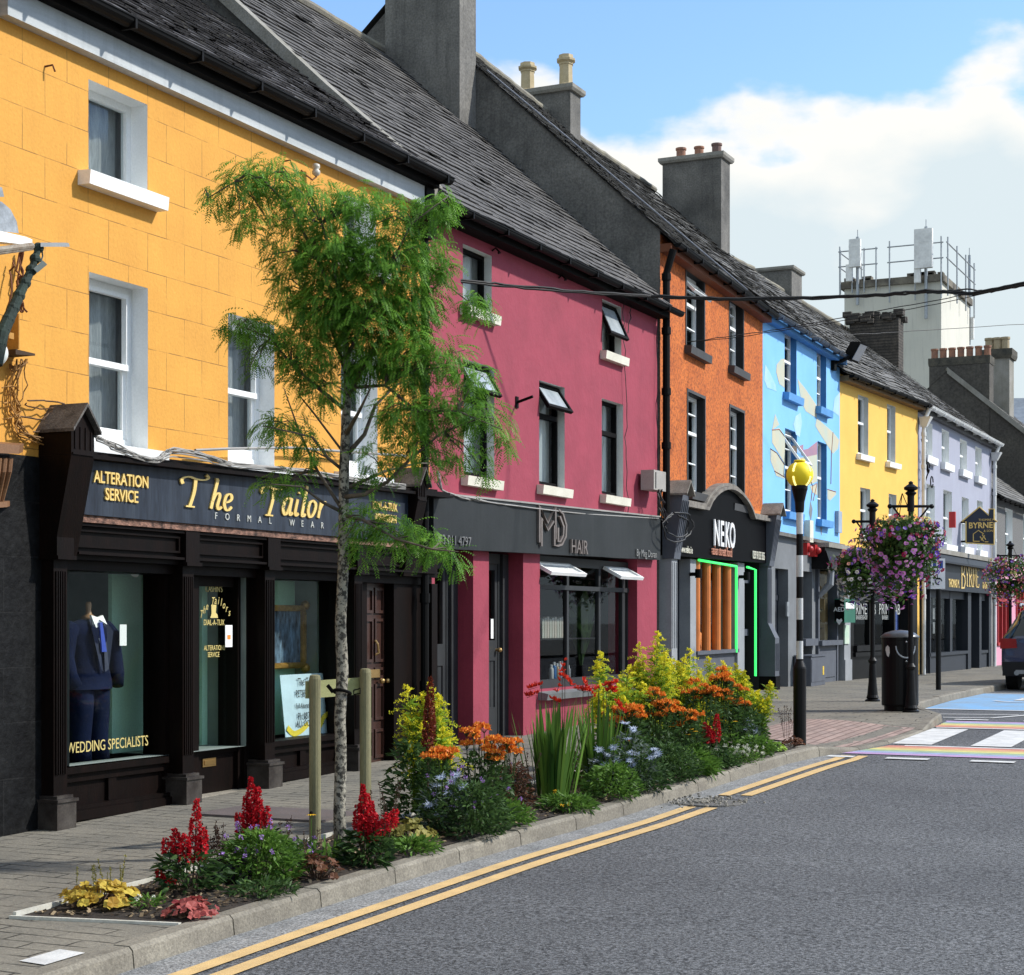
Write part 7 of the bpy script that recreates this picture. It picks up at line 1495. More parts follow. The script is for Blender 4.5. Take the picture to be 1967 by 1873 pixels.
# ================= THE YOUNG TREE AND ITS STAKES =================
TB = G(655, 1645); TZ = TB.y*ct-TB.x*st
def tp(u, v, d=0.): return ray(u, v)*(TZ+d)+Vector((0, 0, H0))
M_bark = mat('speckled_bark', (.33, .31, .25), .85, (.22, .20, .155), 1, 3, fine=.2, bump=.6, bscale=60,
    extra=lambda n, l, tc, cur, hgt, mx, rng, tex, gray: (mx(rng(tex(30, 4, None, .7), .48, .55), cur, (.035, .032, .025)), hgt))
M_twig = mat('twig_bark', (.13, .105, .075), .85, (.05, .04, .03), 1, 12)
def tree():
    R_ = random.Random(21)
    t = thing('street_tree', 'young slender tree with drooping feathery leaves and speckled bark, tied between two stakes', 'tree', tuple(TB))
    px = [(655, 1650), (652, 1560), (655, 1450), (653, 1380), (658, 1290), (654, 1200), (659, 1100), (660, 1000), (661, 900), (664, 820), (668, 740), (664, 660), (655, 580), (640, 500), (618, 430)]
    rd = [.050, .042, .040, .039, .041, .038, .037, .035, .035, .031, .026, .022, .018, .013, .008]
    tr = [tp(u, v, .0) for u, v in px]; mb = MB(); mb.tube(tr, rd, 12)
    for k in range(14): i = R_.randrange(0, 9); c = tr[i].lerp(tr[i+1], R_.random()); w = R_.uniform(0, 6.28); mb.ball(c+Vector((math.cos(w), math.sin(w), 0))*rd[i]*.7, .018, .018, .022, 8, 6)
    mb.build('trunk', M_bark, t, smooth=True)
    BR = [([(661, 955), (700, 950), (745, 925), (790, 880), (850, 830), (930, 800)], -.2, .018), ([(660, 985), (620, 965), (580, 935), (520, 930)], -.3, .014), ([(655, 975), (610, 905), (575, 830), (545, 745)], .2, .014), ([(661, 905), (630, 880), (600, 840), (560, 830), (505, 818)], -.2, .013), ([(665, 875), (700, 835), (720, 780), (760, 740), (860, 700)], .3, .018), ([(662, 840), (690, 790), (712, 745)], -.3, .018),
          ([(667, 790), (610, 745), (560, 700), (520, 650), (460, 625)], -.1, .016), ([(668, 760), (700, 700), (735, 640), (790, 590), (850, 540), (900, 580)], .2, .018), ([(666, 720), (640, 640), (590, 560), (565, 480)], .25, .016), ([(664, 690), (700, 620), (740, 530), (790, 430), (850, 385)], -.2, .016), ([(655, 600), (610, 500), (560, 400), (500, 340), (450, 350), (400, 380)], -.1, .014), ([(650, 560), (670, 470), (690, 400)], .2, .012), ([(618, 430), (580, 370), (530, 330)], 0, .008), ([(661, 990), (700, 1000), (760, 1035), (830, 1055), (880, 1060)], -.35, .014), ([(662, 940), (740, 905), (800, 890), (830, 890)], .35, .013), ([(668, 745), (740, 740), (800, 790), (880, 790), (965, 825)], -.25, .014), ([(660, 870), (600, 790), (575, 760), (580, 720)], .1, .009)]
    ends = []
    for pts, d, r in BR:
        q = []
        for i, (u, v) in enumerate(pts):
            f = i/(len(pts)-1); q.append(tp(u, v, d*f*1.6+R_.uniform(-.02, .02)))
        mb = MB(); mb.tube(q, [r*(1-.75*k/(len(q)-1)) for k in range(len(q))], 7); mb.build('branch', M_twig, t, smooth=True); ends += q
    LB = [(470, 350, 45, 35, 50), (415, 385, 34, 16, 18), (530, 345, 60, 35, 70), (485, 425, 50, 38, 45), (600, 400, 80, 50, 130), (690, 400, 60, 35, 80), (760, 425, 45, 40, 55), (830, 405, 40, 26, 40), (856, 400, 20, 36, 18), (555, 480, 50, 42, 60), (640, 490, 80, 55, 230), (740, 500, 80, 45, 200), (820, 500, 46, 42, 60), (555, 560, 34, 45, 45), (620, 600, 66, 55, 210), (700, 600, 80, 65, 280), (790, 590, 60, 55, 180), (850, 520, 26, 36, 22), (915, 592, 26, 30, 30),
          (465, 628, 50, 20, 38), (525, 650, 42, 34, 46), (590, 690, 60, 48, 130), (492, 690, 18, 32, 10), (710, 690, 60, 46, 120), (785, 690, 56, 55, 170), (850, 690, 56, 36, 60), (905, 730, 42, 28, 36), (625, 750, 56, 30, 45), (550, 830, 55, 28, 42), (510, 818, 30, 16, 14), (600, 868, 36, 34, 22), (775, 800, 62, 42, 100), (850, 795, 66, 36, 100), (920, 798, 52, 26, 50), (968, 838, 20, 34, 18), (800, 870, 62, 40, 65), (880, 870, 38, 34, 26), (722, 890, 40, 36, 26), (930, 905, 12, 32, 8),
          (520, 935, 40, 16, 18), (560, 930, 30, 22, 14), (700, 1000, 48, 38, 45), (760, 1030, 56, 34, 62), (820, 1050, 44, 32, 40), (868, 1072, 22, 26, 16), (690, 1050, 30, 30, 18)]
    groups = {}
    mbt = MB()
    crown = MB()
    for (u, v, ru, rv, n) in LB:
        c0 = tp(u, v, 0); near = min(ends, key=lambda e: (e-c0).length); dd = (near-c0).dot(Vector((-st, ct, 0)))*.6
        sc_ = TZ/F
        for k in range(max(2, n//12)):
            p = tp(u+R_.uniform(-.8, .8)*ru, v+R_.uniform(-.7, .7)*rv, dd+R_.uniform(-1, 1)*ru*sc_*.8); m = near.lerp(p, .5)+Vector((0, 0, .05)); mbt.tube([near, m, p], [.006, .0045, .002], 4)
        for k in range(int(n*2.35)):
            while True:
                a, b, c = R_.uniform(-1, 1), R_.uniform(-1, 1), R_.uniform(-1, 1)
                if a*a+b*b+c*c < 1: break
            p = tp(u+a*ru*.92, v+b*rv*1.12-6+R_.gauss(0, 8), dd+c*ru*sc_*1.0)
            w = math.atan2(c, a)+R_.gauss(0, .9) if abs(a)+abs(c) > .2 else R_.uniform(0, 6.28)
            rt = Vector((ct, st, 0)); fw = Vector((-st, ct, 0))
            d = (rt*math.cos(w)+fw*math.sin(w)+Vector((0, 0, R_.uniform(-.9, .6)))).normalized()
            dr = R_.uniform(.04, .18); L = R_.uniform(.10, .18); nn = R_.randint(7, 10); side = d.cross(Vector((0, 0, 1))).normalized(); pos = p.copy(); step = L/nn; tone = min(1, max(0, R_.gauss(.5, .22)-b*.15))
            for i in range(nn):
                f = i/nn; d = (d+Vector((0, 0, -dr-.12*f))).normalized(); nx = pos+d*step
                lw = .034*(1-.35*abs(2*f-.9))
                for s in (-1, 1):
                    ld = (side*s*.85+d*.45+Vector((0, 0, -.30+R_.uniform(-.15, .15)))).normalized()*lw; wd = d*lw*.20
                    crown.poly([pos, pos+ld*.5+wd, pos+ld, pos+ld*.5-wd], 0, min(1, max(0, tone+R_.uniform(-.12, .12))))
                pos = nx
    crown.build('crown', leafmat('feathery_leaf', (.035, .125, .014), (.22, .44, .055), .42), t)
    mbt.build('twigs', M_twig, t)
tree()
M_stake = mat('treated_pine', (.24, .22, .12), .85, (.13, .125, .065), 1, 2, fine=.2, bump=.4, streak=.4, streakcol=(.08, .07, .04), stretch=(6, 6, .5))
def support():
    b0, b1 = G(605, 1622), G(702, 1606); b1 = ray(702, 1500); 
    z0 = b0.y*ct-b0.x*st; b1 = ray(702, 1600); k = (z0+.25)/1.0; p1 = b1*k; p1 = Vector((p1.x, p1.y, bz(p1.x, p1.y) if p1.x > BX else gz(p1.y)))
    t = thing('tree_support', 'two round wooden stakes with a crossboard and black strap holding the young tree', 'tree support', tuple(b0))
    def top(p, v): return H0+(HV-v)/F*(p.y*ct-p.x*st)
    for p, v in ((b0, 1296), (p1, 1284)):
        h = top(p, v); mb = MB(); mb.lathe((p.x, p.y, p.z-.05), [(.042, 0), (.042, h-p.z+.02), (.036, h-p.z+.045), (.02, h-p.z+.05)], 14); mb.build('stake', M_stake, t, smooth=False)
    h = top(b0, 1325); a = Vector((b0.x, b0.y, h)); b = Vector((p1.x, p1.y, top(p1, 1318))); d = (b-a).normalized(); n_ = Vector((-d.y, d.x, 0)).normalized()*.012; off = Vector((-d.y, d.x, 0)).normalized()*.05; a = a-d*.045+off; b = b+d*.02+off; w = Vector((0, 0, .062))
    mb = MB(); mb.hexa([a-n_-w, a+n_-w, b+n_-w, b-n_-w, a-n_+w, a+n_+w, b+n_+w, b-n_+w]); mb.build('crossboard', mat('green_pine', (.36, .36, .16), .8, (.27, .28, .12), 1, 3, fine=.2, stretch=(1, 1, 6)), t)
    c = tp(657, 1330); mb = MB(); mb.tube([c+Vector((math.cos(w_)*.058, math.sin(w_)*.058, -.02*math.sin(w_))) for w_ in [k*.4 for k in range(17)]], .011, 6)
    rt = Vector((ct, st, 0)); mb.tube([c-rt*.06, c-rt*.10+Vector((0, 0, .05))], .014, 6); q = c+rt*.08+Vector((0, 0, .015)); mb.tube([q, q+rt*.045+Vector((0, 0, .012)), q+rt*.045-Vector((0, 0, .022)), q-Vector((0, 0, .03)), q], .005, 4); mb.build('strap', M_black, t)
support()
# ================= FLOWER BED =================
def bp(u, v=None, x=None):
    if x is None: p = G(u, v)
    else: y = yx(u, x); p = Vector((x, y, 0))
    if p.x < BX+.1: p = Vector((BX+.1, yx(u, BX+.1), 0))
    if p.x > edge(p.y)-.2: xx = edge(p.y)-.2; p = Vector((xx, yx(u, xx), 0))
    return Vector((p.x, p.y, bz(p.x, p.y)))
def hp(p, v): return H0+(HV-v)/F*(p.y*ct-p.x*st)
def leaf(mb, p, d, L, w, m=0, c=.5, up=None):
    d = d.normalized(); s = d.cross(up or Vector((0, 0, 1))); s = s.normalized() if s.length > .05 else Vector((1, 0, 0)); n = s.cross(d)
    a = p+d*L*.35+s*w*.5+n*L*.04; b = p+d*L*.35-s*w*.5+n*L*.04; e = p+d*L*.7+s*w*.38+n*L*.02; f = p+d*L*.7-s*w*.38+n*L*.02
    mb.poly([p, b, f, p+d*L-n*L*.08, e, a], m, c)
def blade(mb, p, d, L, w, droop, m=0, c=.5, n=4):
    d = d.normalized(); s = d.cross(Vector((0, 0, 1)))
    if s.length < .05: s = Vector((R.gauss(0, 1), R.gauss(0, 1), 0))
    s = s.normalized(); pts = []
    for i in range(n+1):
        f = i/n; pts.append((p.copy(), w*math.sin(math.pi*min(1, .18+f*.82))**.7)); p = p+d*L/n; d = (d+Vector((0, 0, -droop/n))).normalized()
    for (a, wa), (b, wb) in zip(pts, pts[1:]): mb.poly([a-s*wa/2, a+s*wa/2, b+s*wb/2, b-s*wb/2], m, c)
def rdir(R_, up=0., k=1.): return Vector((R_.gauss(0, k), R_.gauss(0, k), R_.gauss(up, k))).normalized()
LM = dict(dark=leafmat('leaf_dark', (.010, .030, .009), (.085, .16, .045)), mid=leafmat('leaf_mid', (.025, .075, .012), (.15, .28, .045)), lime=leafmat('leaf_lime', (.10, .22, .02), (.32, .48, .06)), grey=leafmat('leaf_grey', (.05, .075, .06), (.16, .20, .17)), bronze=leafmat('leaf_bronze', (.05, .02, .012), (.20, .09, .05)), plum=leafmat('leaf_plum', (.012, .008, .014), (.06, .045, .07)),
          gold=leafmat('leaf_gold', (.36, .20, .03), (.66, .52, .09)), pink=leafmat('leaf_pink', (.20, .03, .035), (.50, .14, .12)), olive=leafmat('leaf_olive', (.09, .10, .02), (.34, .30, .08)), stem=leafmat('stem_green', (.04, .07, .02), (.07, .10, .03), 0), dry=leafmat('stem_dry', (.06, .035, .025), (.16, .10, .07), 0))
PM = dict(rust=leafmat('petal_rust', (.12, .02, .015), (.30, .07, .03), .2), red=leafmat('petal_red', (.34, .004, .012), (.62, .02, .03), .2), tomato=leafmat('petal_tomato', (.55, .025, .01), (.75, .06, .03), .25), yellow=leafmat('spray_yellow', (.42, .50, .03), (.92, .80, .05), .4), orange=leafmat('petal_orange_red', (.62, .12, .02), (.85, .36, .05), .25), blue=leafmat('bract_silver', (.20, .25, .36), (.48, .54, .64), .1), purple=leafmat('petal_purple', (.26, .12, .45), (.45, .28, .62), .2), daisy=leafmat('petal_daisy', (.70, .38, .02), (.85, .55, .04), .2), white=leafmat('petal_small_white', (.5, .52, .42), (.7, .7, .6), .2))
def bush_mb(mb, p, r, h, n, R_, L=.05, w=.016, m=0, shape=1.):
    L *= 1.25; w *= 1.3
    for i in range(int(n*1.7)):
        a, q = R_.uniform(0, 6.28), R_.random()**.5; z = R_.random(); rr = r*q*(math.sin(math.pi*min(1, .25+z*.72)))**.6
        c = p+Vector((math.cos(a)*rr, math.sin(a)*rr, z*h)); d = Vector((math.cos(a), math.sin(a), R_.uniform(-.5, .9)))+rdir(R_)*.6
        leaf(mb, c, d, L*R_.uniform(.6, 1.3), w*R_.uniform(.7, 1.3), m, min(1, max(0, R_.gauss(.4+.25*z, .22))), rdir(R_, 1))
def plant(lab, p, cat='plant', name='flowering_plant'): return thing(name, lab, cat, tuple(p), 'plants in the roadside flower bed')
def stems(mb, p, tips, r=.004, R_=R):
    for q in tips:
        b = p+Vector((R_.uniform(-.04, .04), R_.uniform(-.04, .04), 0)); m = b.lerp(q, .5)+Vector((R_.uniform(-.02, .02), R_.uniform(-.02, .02), 0)); mb.tube([b, m, q], r, 4, 0, R_.random(), cap=False)
def heuchera(lab, p, r, h, key, n, sz, seed, spikes=0):
    R_ = random.Random(seed); t = plant(lab, p, name='coral_bells'); mb = MB(); ms = MB()
    for i in range(n):
        a, q = R_.uniform(0, 6.28), R_.random()**.6; c = p+Vector((math.cos(a)*r*q, math.sin(a)*r*q, h*(.25+.75*(1-q*q))*R_.uniform(.6, 1.05))); nrm = (Vector((math.cos(a)*q, math.sin(a)*q, 1.1))+rdir(R_)*.45).normalized()
        ax = nrm.cross(Vector((math.sin(a), -math.cos(a), .1))).normalized(); ay = nrm.cross(ax); s = sz*R_.uniform(.55, 1.1); k = 15; tone = min(1, max(0, R_.gauss(.6, .3))); ctr = c-nrm*s*.12; ring = []
        for j in range(k):
            w = 2*math.pi*j/k; rr = s*(.74+.26*abs(math.cos(2.5*w)))*(1 if j else .45); ring.append(c+(ax*math.cos(w)+ay*math.sin(w))*rr*.6+nrm*s*.07*math.sin(5*w+i))
        for j in range(k): mb.poly([ctr, ring[j], ring[(j+1) % k]], 0, min(1, max(0, tone+(.08 if j % 3 else -.12))))
        ms.tube([p+Vector((math.cos(a)*.03, math.sin(a)*.03, .0)), ctr], .0025, 3, 0, .4, cap=False)
    mb.build('foliage', LM[key], t); ms.build('stems', LM['dry'], t)
    if spikes:
        mb = MB()
        for i in range(spikes):
            a = R_.uniform(0, 6.28); b = p+Vector((math.cos(a)*r*.5, math.sin(a)*r*.5, h*.5)); L = R_.uniform(.08, .2); q = b+Vector((R_.uniform(-.03, .03), R_.uniform(-.03, .03), L+h*.3)); mb.tube([b, q], .002, 3)
            for k in range(26): c = b.lerp(q, .35+.65*k/26); mb.poly([c, c+rdir(R_)*.012, c+rdir(R_)*.012], 0, R_.random())
        mb.build('flower_spikes', LM['olive'] if key == 'gold' else LM['dry'], t)
def lobelia(lab, p, spikes, fol, seed, key='red'):
    """spikes: (column, top row, bottom row of bloom)"""
    R_ = random.Random(seed); t = plant(lab, p, name='cardinal_flower'); rt = Vector((ct, st, 0)); Z = p.y*ct-p.x*st
    mbs, mbf, mbl = MB(), MB(), MB(); bu = CX+F*(p.x*ct+p.y*st)/Z
    for (u, vt, vb) in spikes:
        off = rt*((u-bu)/F*Z)+Vector((-st, ct, 0))*R_.uniform(-.06, .06); q = Vector((p.x+off.x, p.y+off.y, hp(p, vt))); b = p+off*.35; b.z = p.z; zb = hp(p, vb); mbs.tube([b, b.lerp(q, .5)+off*.1, q], [.006, .005, .002], 5)
        L = q.z-zb; n = int(L*620)
        for k in range(n):
            f = (k/n)**.9; z = zb+L*f; c = b.lerp(q, (z-b.z)/(q.z-b.z)); wd = .052*(1-f)**.45*(.6 if f > .85 else 1)+.006; a = R_.uniform(0, 6.28); d = Vector((math.cos(a), math.sin(a), R_.uniform(-.5, .2))); o = c+d*wd*.5
            for j in range(3):
                e = (d+rdir(R_)*.9).normalized(); leaf(mbf, o, e, R_.uniform(.022, .038)*(1-.5*f), .014, 0, R_.random(), rdir(R_))
    for i in range(fol[0]):
        a, f = R_.uniform(0, 6.28), R_.random(); z = p.z+(hp(p, fol[1])-p.z)*f; rr = fol[2]*(.35+.65*math.sin(math.pi*(.2+.75*f)))*R_.random()**.5
        c = Vector((p.x+math.cos(a)*rr, p.y+math.sin(a)*rr, z)); leaf(mbl, c, Vector((math.cos(a), math.sin(a), R_.uniform(-.5, .7))), R_.uniform(.05, .10), R_.uniform(.018, .03), 0, min(1, max(0, R_.gauss(.4, .25))), rdir(R_, 1))
    mbs.build('stems', LM['dry'], t); mbf.build('flowers', PM[key], t); mbl.build('foliage', LM['dark'], t)
def goldenrod(lab, p, vt, spread, n, seed, stalk=.35):
    R_ = random.Random(seed); t = plant(lab, p, name='goldenrod'); H = hp(p, vt)-p.z; mbs, mbf, mbl = MB(), MB(), MB()
    for i in range(n):
        a = R_.uniform(0, 6.28); rr = spread*R_.random()**.5; hh = H*(R_.uniform(.55, 1.0) if i else 1.)*(1-.22*(rr/spread)**2); q = p+Vector((math.cos(a)*rr, math.sin(a)*rr, hh)); b = p+Vector((math.cos(a)*rr*.3, math.sin(a)*rr*.3, 0)); m = b.lerp(q, .5)-Vector((math.cos(a), math.sin(a), 0))*rr*.08
        mbs.tube([b, m, q], [.005, .004, .002], 4, 0, .5, cap=False)
        for k in range(int(110*H/.8)):
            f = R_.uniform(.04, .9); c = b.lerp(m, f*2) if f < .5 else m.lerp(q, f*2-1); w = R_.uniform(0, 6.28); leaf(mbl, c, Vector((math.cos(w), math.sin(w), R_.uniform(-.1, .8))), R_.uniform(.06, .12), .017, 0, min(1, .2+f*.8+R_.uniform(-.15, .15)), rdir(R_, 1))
        nb = 13; PL = H*R_.uniform(.18, .28)
        for k in range(nb):      # arching plumes of the flower head
            f = k/(nb-1); s0 = q-Vector((0, 0, PL*(1-f))); w = k*2.4+i; L = (PL*.72)*(1-f*.85); d = Vector((math.cos(w), math.sin(w), .85+.7*f)).normalized(); c = s0.copy(); prev = c.copy()
            for j in range(8):
                c = c+d*L/8; d = (d+Vector((math.cos(w)*.05, math.sin(w)*.05, -.22))).normalized()
                for z in range(4): o = c+rdir(R_)*.010; e = rdir(R_, .6); leaf(mbf, o, e, R_.uniform(.014, .026), .011, 0, min(1, max(0, R_.gauss(.25+.5*f, .25))), rdir(R_))
            mbs.tube([prev, c], .0012, 3, 0, .9, cap=False)
    mbs.build('stems', LM['stem'], t); mbl.build('foliage', LM['lime'], t); mbf.build('flower_plumes', PM['yellow'], t)
def alstro(lab, p, heads, vt, spread, seed, key='orange', fol=260):
    R_ = random.Random(seed); t = plant(lab, p, name='peruvian_lily'); mbs, mbf, mbl = MB(), MB(), MB(); Z = p.y*ct-p.x*st; rt = Vector((ct, st, 0)); bu = CX+F*(p.x*ct+p.y*st)/Z
    heads = list(heads)+[(u+R_.uniform(-16, 16), v+R_.uniform(-6, 16)) for u, v in heads]
    for (u, v) in heads:
        off = rt*((u-bu)/F*Z)+Vector((-st, ct, 0))*R_.uniform(-.12, .12); q = Vector((p.x+off.x, p.y+off.y, hp(p, v))); mbs.tube([p+off*.4, (p+off*.8).lerp(q, .55), q-Vector((0, 0, .02))], .004, 4, cap=False)
        for k in range(R_.randint(9, 13)):
            d = (Vector((math.cos(k*1.1+u), math.sin(k*1.1+u), .75))+rdir(R_)*.25).normalized(); c = q+d*R_.uniform(.025, .05); mbs.tube([q-Vector((0, 0, .02)), c], .002, 3, cap=False); s = d.cross(Vector((0, 0, 1))).normalized(); n2 = d.cross(s)
            for j in range(6):
                w = j*math.pi/3; e = (d*.85+(s*math.cos(w)+n2*math.sin(w))*.62).normalized(); leaf(mbf, c, e, R_.uniform(.032, .044), .019, 0, .95 if j % 2 else R_.uniform(0, .3), d)
    bush_mb(mbl, p, spread, (hp(p, vt)-p.z)*.93, fol, R_, .06, .015)
    mbs.build('stems', LM['stem'], t); mbl.build('foliage', LM['dark'], t); mbf.build('flowers', PM[key], t)
def seaholly(lab, p, heads, seed, fol=120, spread=.2):
    R_ = random.Random(seed); t = plant(lab, p, name='sea_holly'); mbs, mbf, mbl = MB(), MB(), MB(); Z = p.y*ct-p.x*st; rt = Vector((ct, st, 0)); bu = CX+F*(p.x*ct+p.y*st)/Z; mv = min(v for u, v in heads)
    for (u, v) in heads:
        off = rt*((u-bu)/F*Z)-Vector((-st, ct, 0))*R_.uniform(0, .12); q = Vector((p.x+off.x, p.y+off.y, hp(p, v))); mbs.tube([p+off*.3, (p+off*.7).lerp(q, .6), q], .003, 4, cap=False)
        d0 = Vector((st*.5, -ct*.5, .8)).normalized()+rdir(R_)*.3
        for k in range(14):
            w = k*.449+R_.uniform(-.1, .1); s = d0.cross(Vector((1, 0, 0))).normalized(); n2 = d0.cross(s).normalized(); e = s*math.cos(w)+n2*math.sin(w)+d0*.35; leaf(mbf, q, e, R_.uniform(.035, .065), .010, 0, R_.random(), d0)
        mbf.ball(q+d0.normalized()*.01, .009, n=8, k=6)
    bush_mb(mbl, p, spread, (hp(p, mv)-p.z)*.85, fol, R_, .05, .010)
    mbs.build('stems', LM['grey'], t); mbl.build('foliage', LM['grey'], t); mbf.build('flowers', PM['blue'], t)
def crocosmia(lab, p, n, vt, flowers, seed, sp=.16):
    R_ = random.Random(seed); t = plant(lab, p, name='montbretia'); mbl, mbs, mbf = MB(), MB(), MB(); H = hp(p, vt)-p.z; Z = p.y*ct-p.x*st; rt = Vector((ct, st, 0)); bu = CX+F*(p.x*ct+p.y*st)/Z
    for i in range(n):
        a = R_.uniform(0, 6.28); b = p+Vector((math.cos(a), math.sin(a), 0))*sp*R_.random(); blade(mbl, b, Vector((math.cos(a)*.16+R_.gauss(0, .05), math.sin(a)*.16+R_.gauss(0, .05), 1)), H*R_.uniform(.6, 1.05), R_.uniform(.024, .046), R_.uniform(.0, .25), 0, min(1, max(0, R_.gauss(.5, .28))), 6)
    for (u, v, u2, v2) in flowers:
        q0 = rt*((u-bu)/F*Z); q1 = rt*((u2-bu)/F*Z); A_ = Vector((p.x+q0.x, p.y+q0.y, hp(p, v))); B_ = Vector((p.x+q1.x, p.y+q1.y, hp(p, v2))); mbs.tube([p+q0*.3, (p+q0).lerp(A_, .6), A_, B_], .003, 4, 0, .3, cap=False)
        for k in range(7):
            c = A_.lerp(B_, k/6)+Vector((0, 0, .01)); d = Vector((R_.uniform(-.5, .5), R_.uniform(-.5, .5), 1)).normalized()
            for j in range(6): leaf(mbf, c, (d+rdir(R_)*.9), R_.uniform(.03, .05), .018, 0, R_.random(), rdir(R_))
    mbl.build('sword_leaves', LM['mid'], t); mbs.build('stems', LM['dry'], t); mbf.build('flowers', PM['tomato'], t)
def verbena(lab, p, r, vt, n, dots, seed, key='mid', pk='purple', L=.05):
    R_ = random.Random(seed); t = plant(lab, p, name='bushy_plant'); mbl, mbf, mbs = MB(), MB(), MB(); H = hp(p, vt)-p.z; bush_mb(mbl, p, r, H*.85, n, R_, L, L*.26)
    tips = []
    for i in range(dots):
        a = R_.uniform(0, 6.28); rr = r*R_.uniform(.2, 1.15); q = p+Vector((math.cos(a)*rr, math.sin(a)*rr, H*R_.uniform(.45, 1.1))); tips.append(q)
        for k in range(16): leaf(mbf, q+rdir(R_)*.012, rdir(R_, .5), .012, .009, 0, R_.random(), rdir(R_))
    stems(mbs, p, tips, .0022, R_)
    mbl.build('foliage', LM[key], t)
    if dots: mbf.build('flowers', PM[pk], t); mbs.build('stems', LM['stem'], t)
def daisies(lab, p, heads, seed, fol=60):
    R_ = random.Random(seed); t = plant(lab, p, name='coneflower'); mbs, mbf, mbc = MB(), MB(), MB(); Z = p.y*ct-p.x*st; rt = Vector((ct, st, 0)); bu = CX+F*(p.x*ct+p.y*st)/Z
    for (u, v) in heads:
        off = rt*((u-bu)/F*Z); q = Vector((p.x+off.x, p.y+off.y, hp(p, v))); mbs.tube([p+off*.4, q], .003, 4, cap=False)
        for k in range(11): w = k*.571; leaf(mbf, q, Vector((math.cos(w), math.sin(w), -.1)), .035, .013, 0, R_.random())
        mbc.ball(q+Vector((0, 0, .008)), .012, n=10, k=6)
    if fol: bush_mb(mbs, p, .12, (hp(p, min(v for u, v in heads))-p.z)*.6, fol, R_, .06, .02)
    mbs.build('stems', LM['mid'], t); mbf.build('petals', PM['daisy'], t); mbc.build('cone', M_black, t)
def wisps(lab, p, n, vt, seed, key='dry', sp=.12):
    R_ = random.Random(seed); t = plant(lab, p, name='seed_heads'); mb = MB(); mf = MB(); H = hp(p, vt)-p.z
    for i in range(n):
        a = R_.uniform(0, 6.28); q = p+Vector((math.cos(a)*sp*R_.random(), math.sin(a)*sp*R_.random(), H*R_.uniform(.6, 1.))); b = p+Vector((math.cos(a)*.03, math.sin(a)*.03, 0)); mb.tube([b, b.lerp(q, .5), q], .002, 3, 0, R_.random(), cap=False)
        for k in range(22):
            f = R_.uniform(.45, 1); c = b.lerp(q, f); e = c+rdir(R_, .2)*.03*(1.3-f); mb.tube([c, e], .001, 3, cap=False); mf.ball(e, .0045, n=5, k=4)
    mb.build('stems', LM[key], t); mf.build('seeds', LM['bronze'], t)
heuchera('yellow lobed coral bells at the near left corner of the bed', bp(190, 1742), .25, .13, 'gold', 70, .085, 1, 9)
lobelia('tall pair of red flower spikes second from the near end of the bed', bp(365, 1722), [(375, 1538, 1640), (358, 1600, 1650), (392, 1590, 1650), (332, 1592, 1645), (316, 1612, 1640), (303, 1668, 1692)], (330, 1640, .20), 2)
heuchera('low rusty pink coral bells against the kerb at the near end', bp(368, 1765), .16, .10, 'pink', 52, .07, 3)
heuchera('nearly black coral bells between the first two red spiked plants', bp(438, 1702), .20, .13, 'plum', 60, .075, 4)
wisps('airy brown seed heads rising behind the nearly black coral bells', bp(415, 1690), 16, 1578, 5)
lobelia('red flower spikes rising out of the purple dotted bush left of the stakes', bp(492, 1668), [(480, 1494, 1590), (470, 1530, 1600), (500, 1535, 1600), (515, 1548, 1600), (458, 1560, 1605), (494, 1512, 1590)], (200, 1600, .18), 6)
verbena('dense green bush dotted with small purple flowers left of the tree stakes', bp(500, 1700), .26, 1585, 900, 26, 7, 'mid')
wisps('thin dark stalks leaning right from the purple dotted bush', bp(540, 1680), 8, 1560, 8, 'dry', .2)
heuchera('bronze and green coral bells at the foot of the tree', bp(610, 1692), .18, .16, 'bronze', 50, .06, 9, 6)
verbena('small purple flowered clump beside the left stake', bp(580, 1672), .12, 1610, 160, 16, 10, 'dark')
daisies('single orange coneflower in front of the left stake', bp(598, 1690), [(598, 1564)], 11, 10)
crocosmia('small tuft of strap leaves at the base of the tree trunk', bp(640, 1660), 12, 1600, [], 12, .06)
lobelia('broad red flower spike right of the tree with dark leaves below', bp(702, 1682), [(698, 1506, 1605), (686, 1545, 1605), (712, 1540, 1612), (722, 1560, 1612), (745, 1560, 1595), (760, 1555, 1585), (705, 1525, 1600)], (420, 1600, .17), 13)
wisps('dark upright dead stems behind the red spike right of the tree', bp(735, 1640), 9, 1490, 14, 'dry', .16)
heuchera('yellow green coral bells right of the tree', bp(786, 1625), .20, .17, 'olive', 56, .08, 15)
verbena('low mixed green leaves along the kerb right of the tree', bp(790, 1655), .20, 1610, 240, 0, 16, 'mid')
goldenrod('tall lime green goldenrod standing alone in front of the crimson pier', bp(822, x=-6.35), 1268, .19, 15, 17)
lobelia('narrow rusty red spike inside the lone goldenrod', bp(822, x=-6.2), [(822, 1335, 1440), (827, 1300, 1420)], (60, 1480, .1), 18, 'rust')
verbena('straggly dark leaves left of the lone goldenrod', bp(790, x=-6.3), .20, 1400, 330, 0, 19, 'dark', L=.07)
seaholly('silver blue sea holly stars below the lone goldenrod', bp(850, 1605), [(850, 1492), (870, 1500), (838, 1510), (862, 1524), (880, 1530), (845, 1540), (868, 1552), (826, 1545), (842, 1566), (890, 1512), (878, 1488)], 20)
alstro('small cluster of orange lilies below the lone goldenrod', bp(848, x=-6.0), [(835, 1450), (850, 1448), (865, 1450), (845, 1458)], 1460, .16, 21, fol=160)
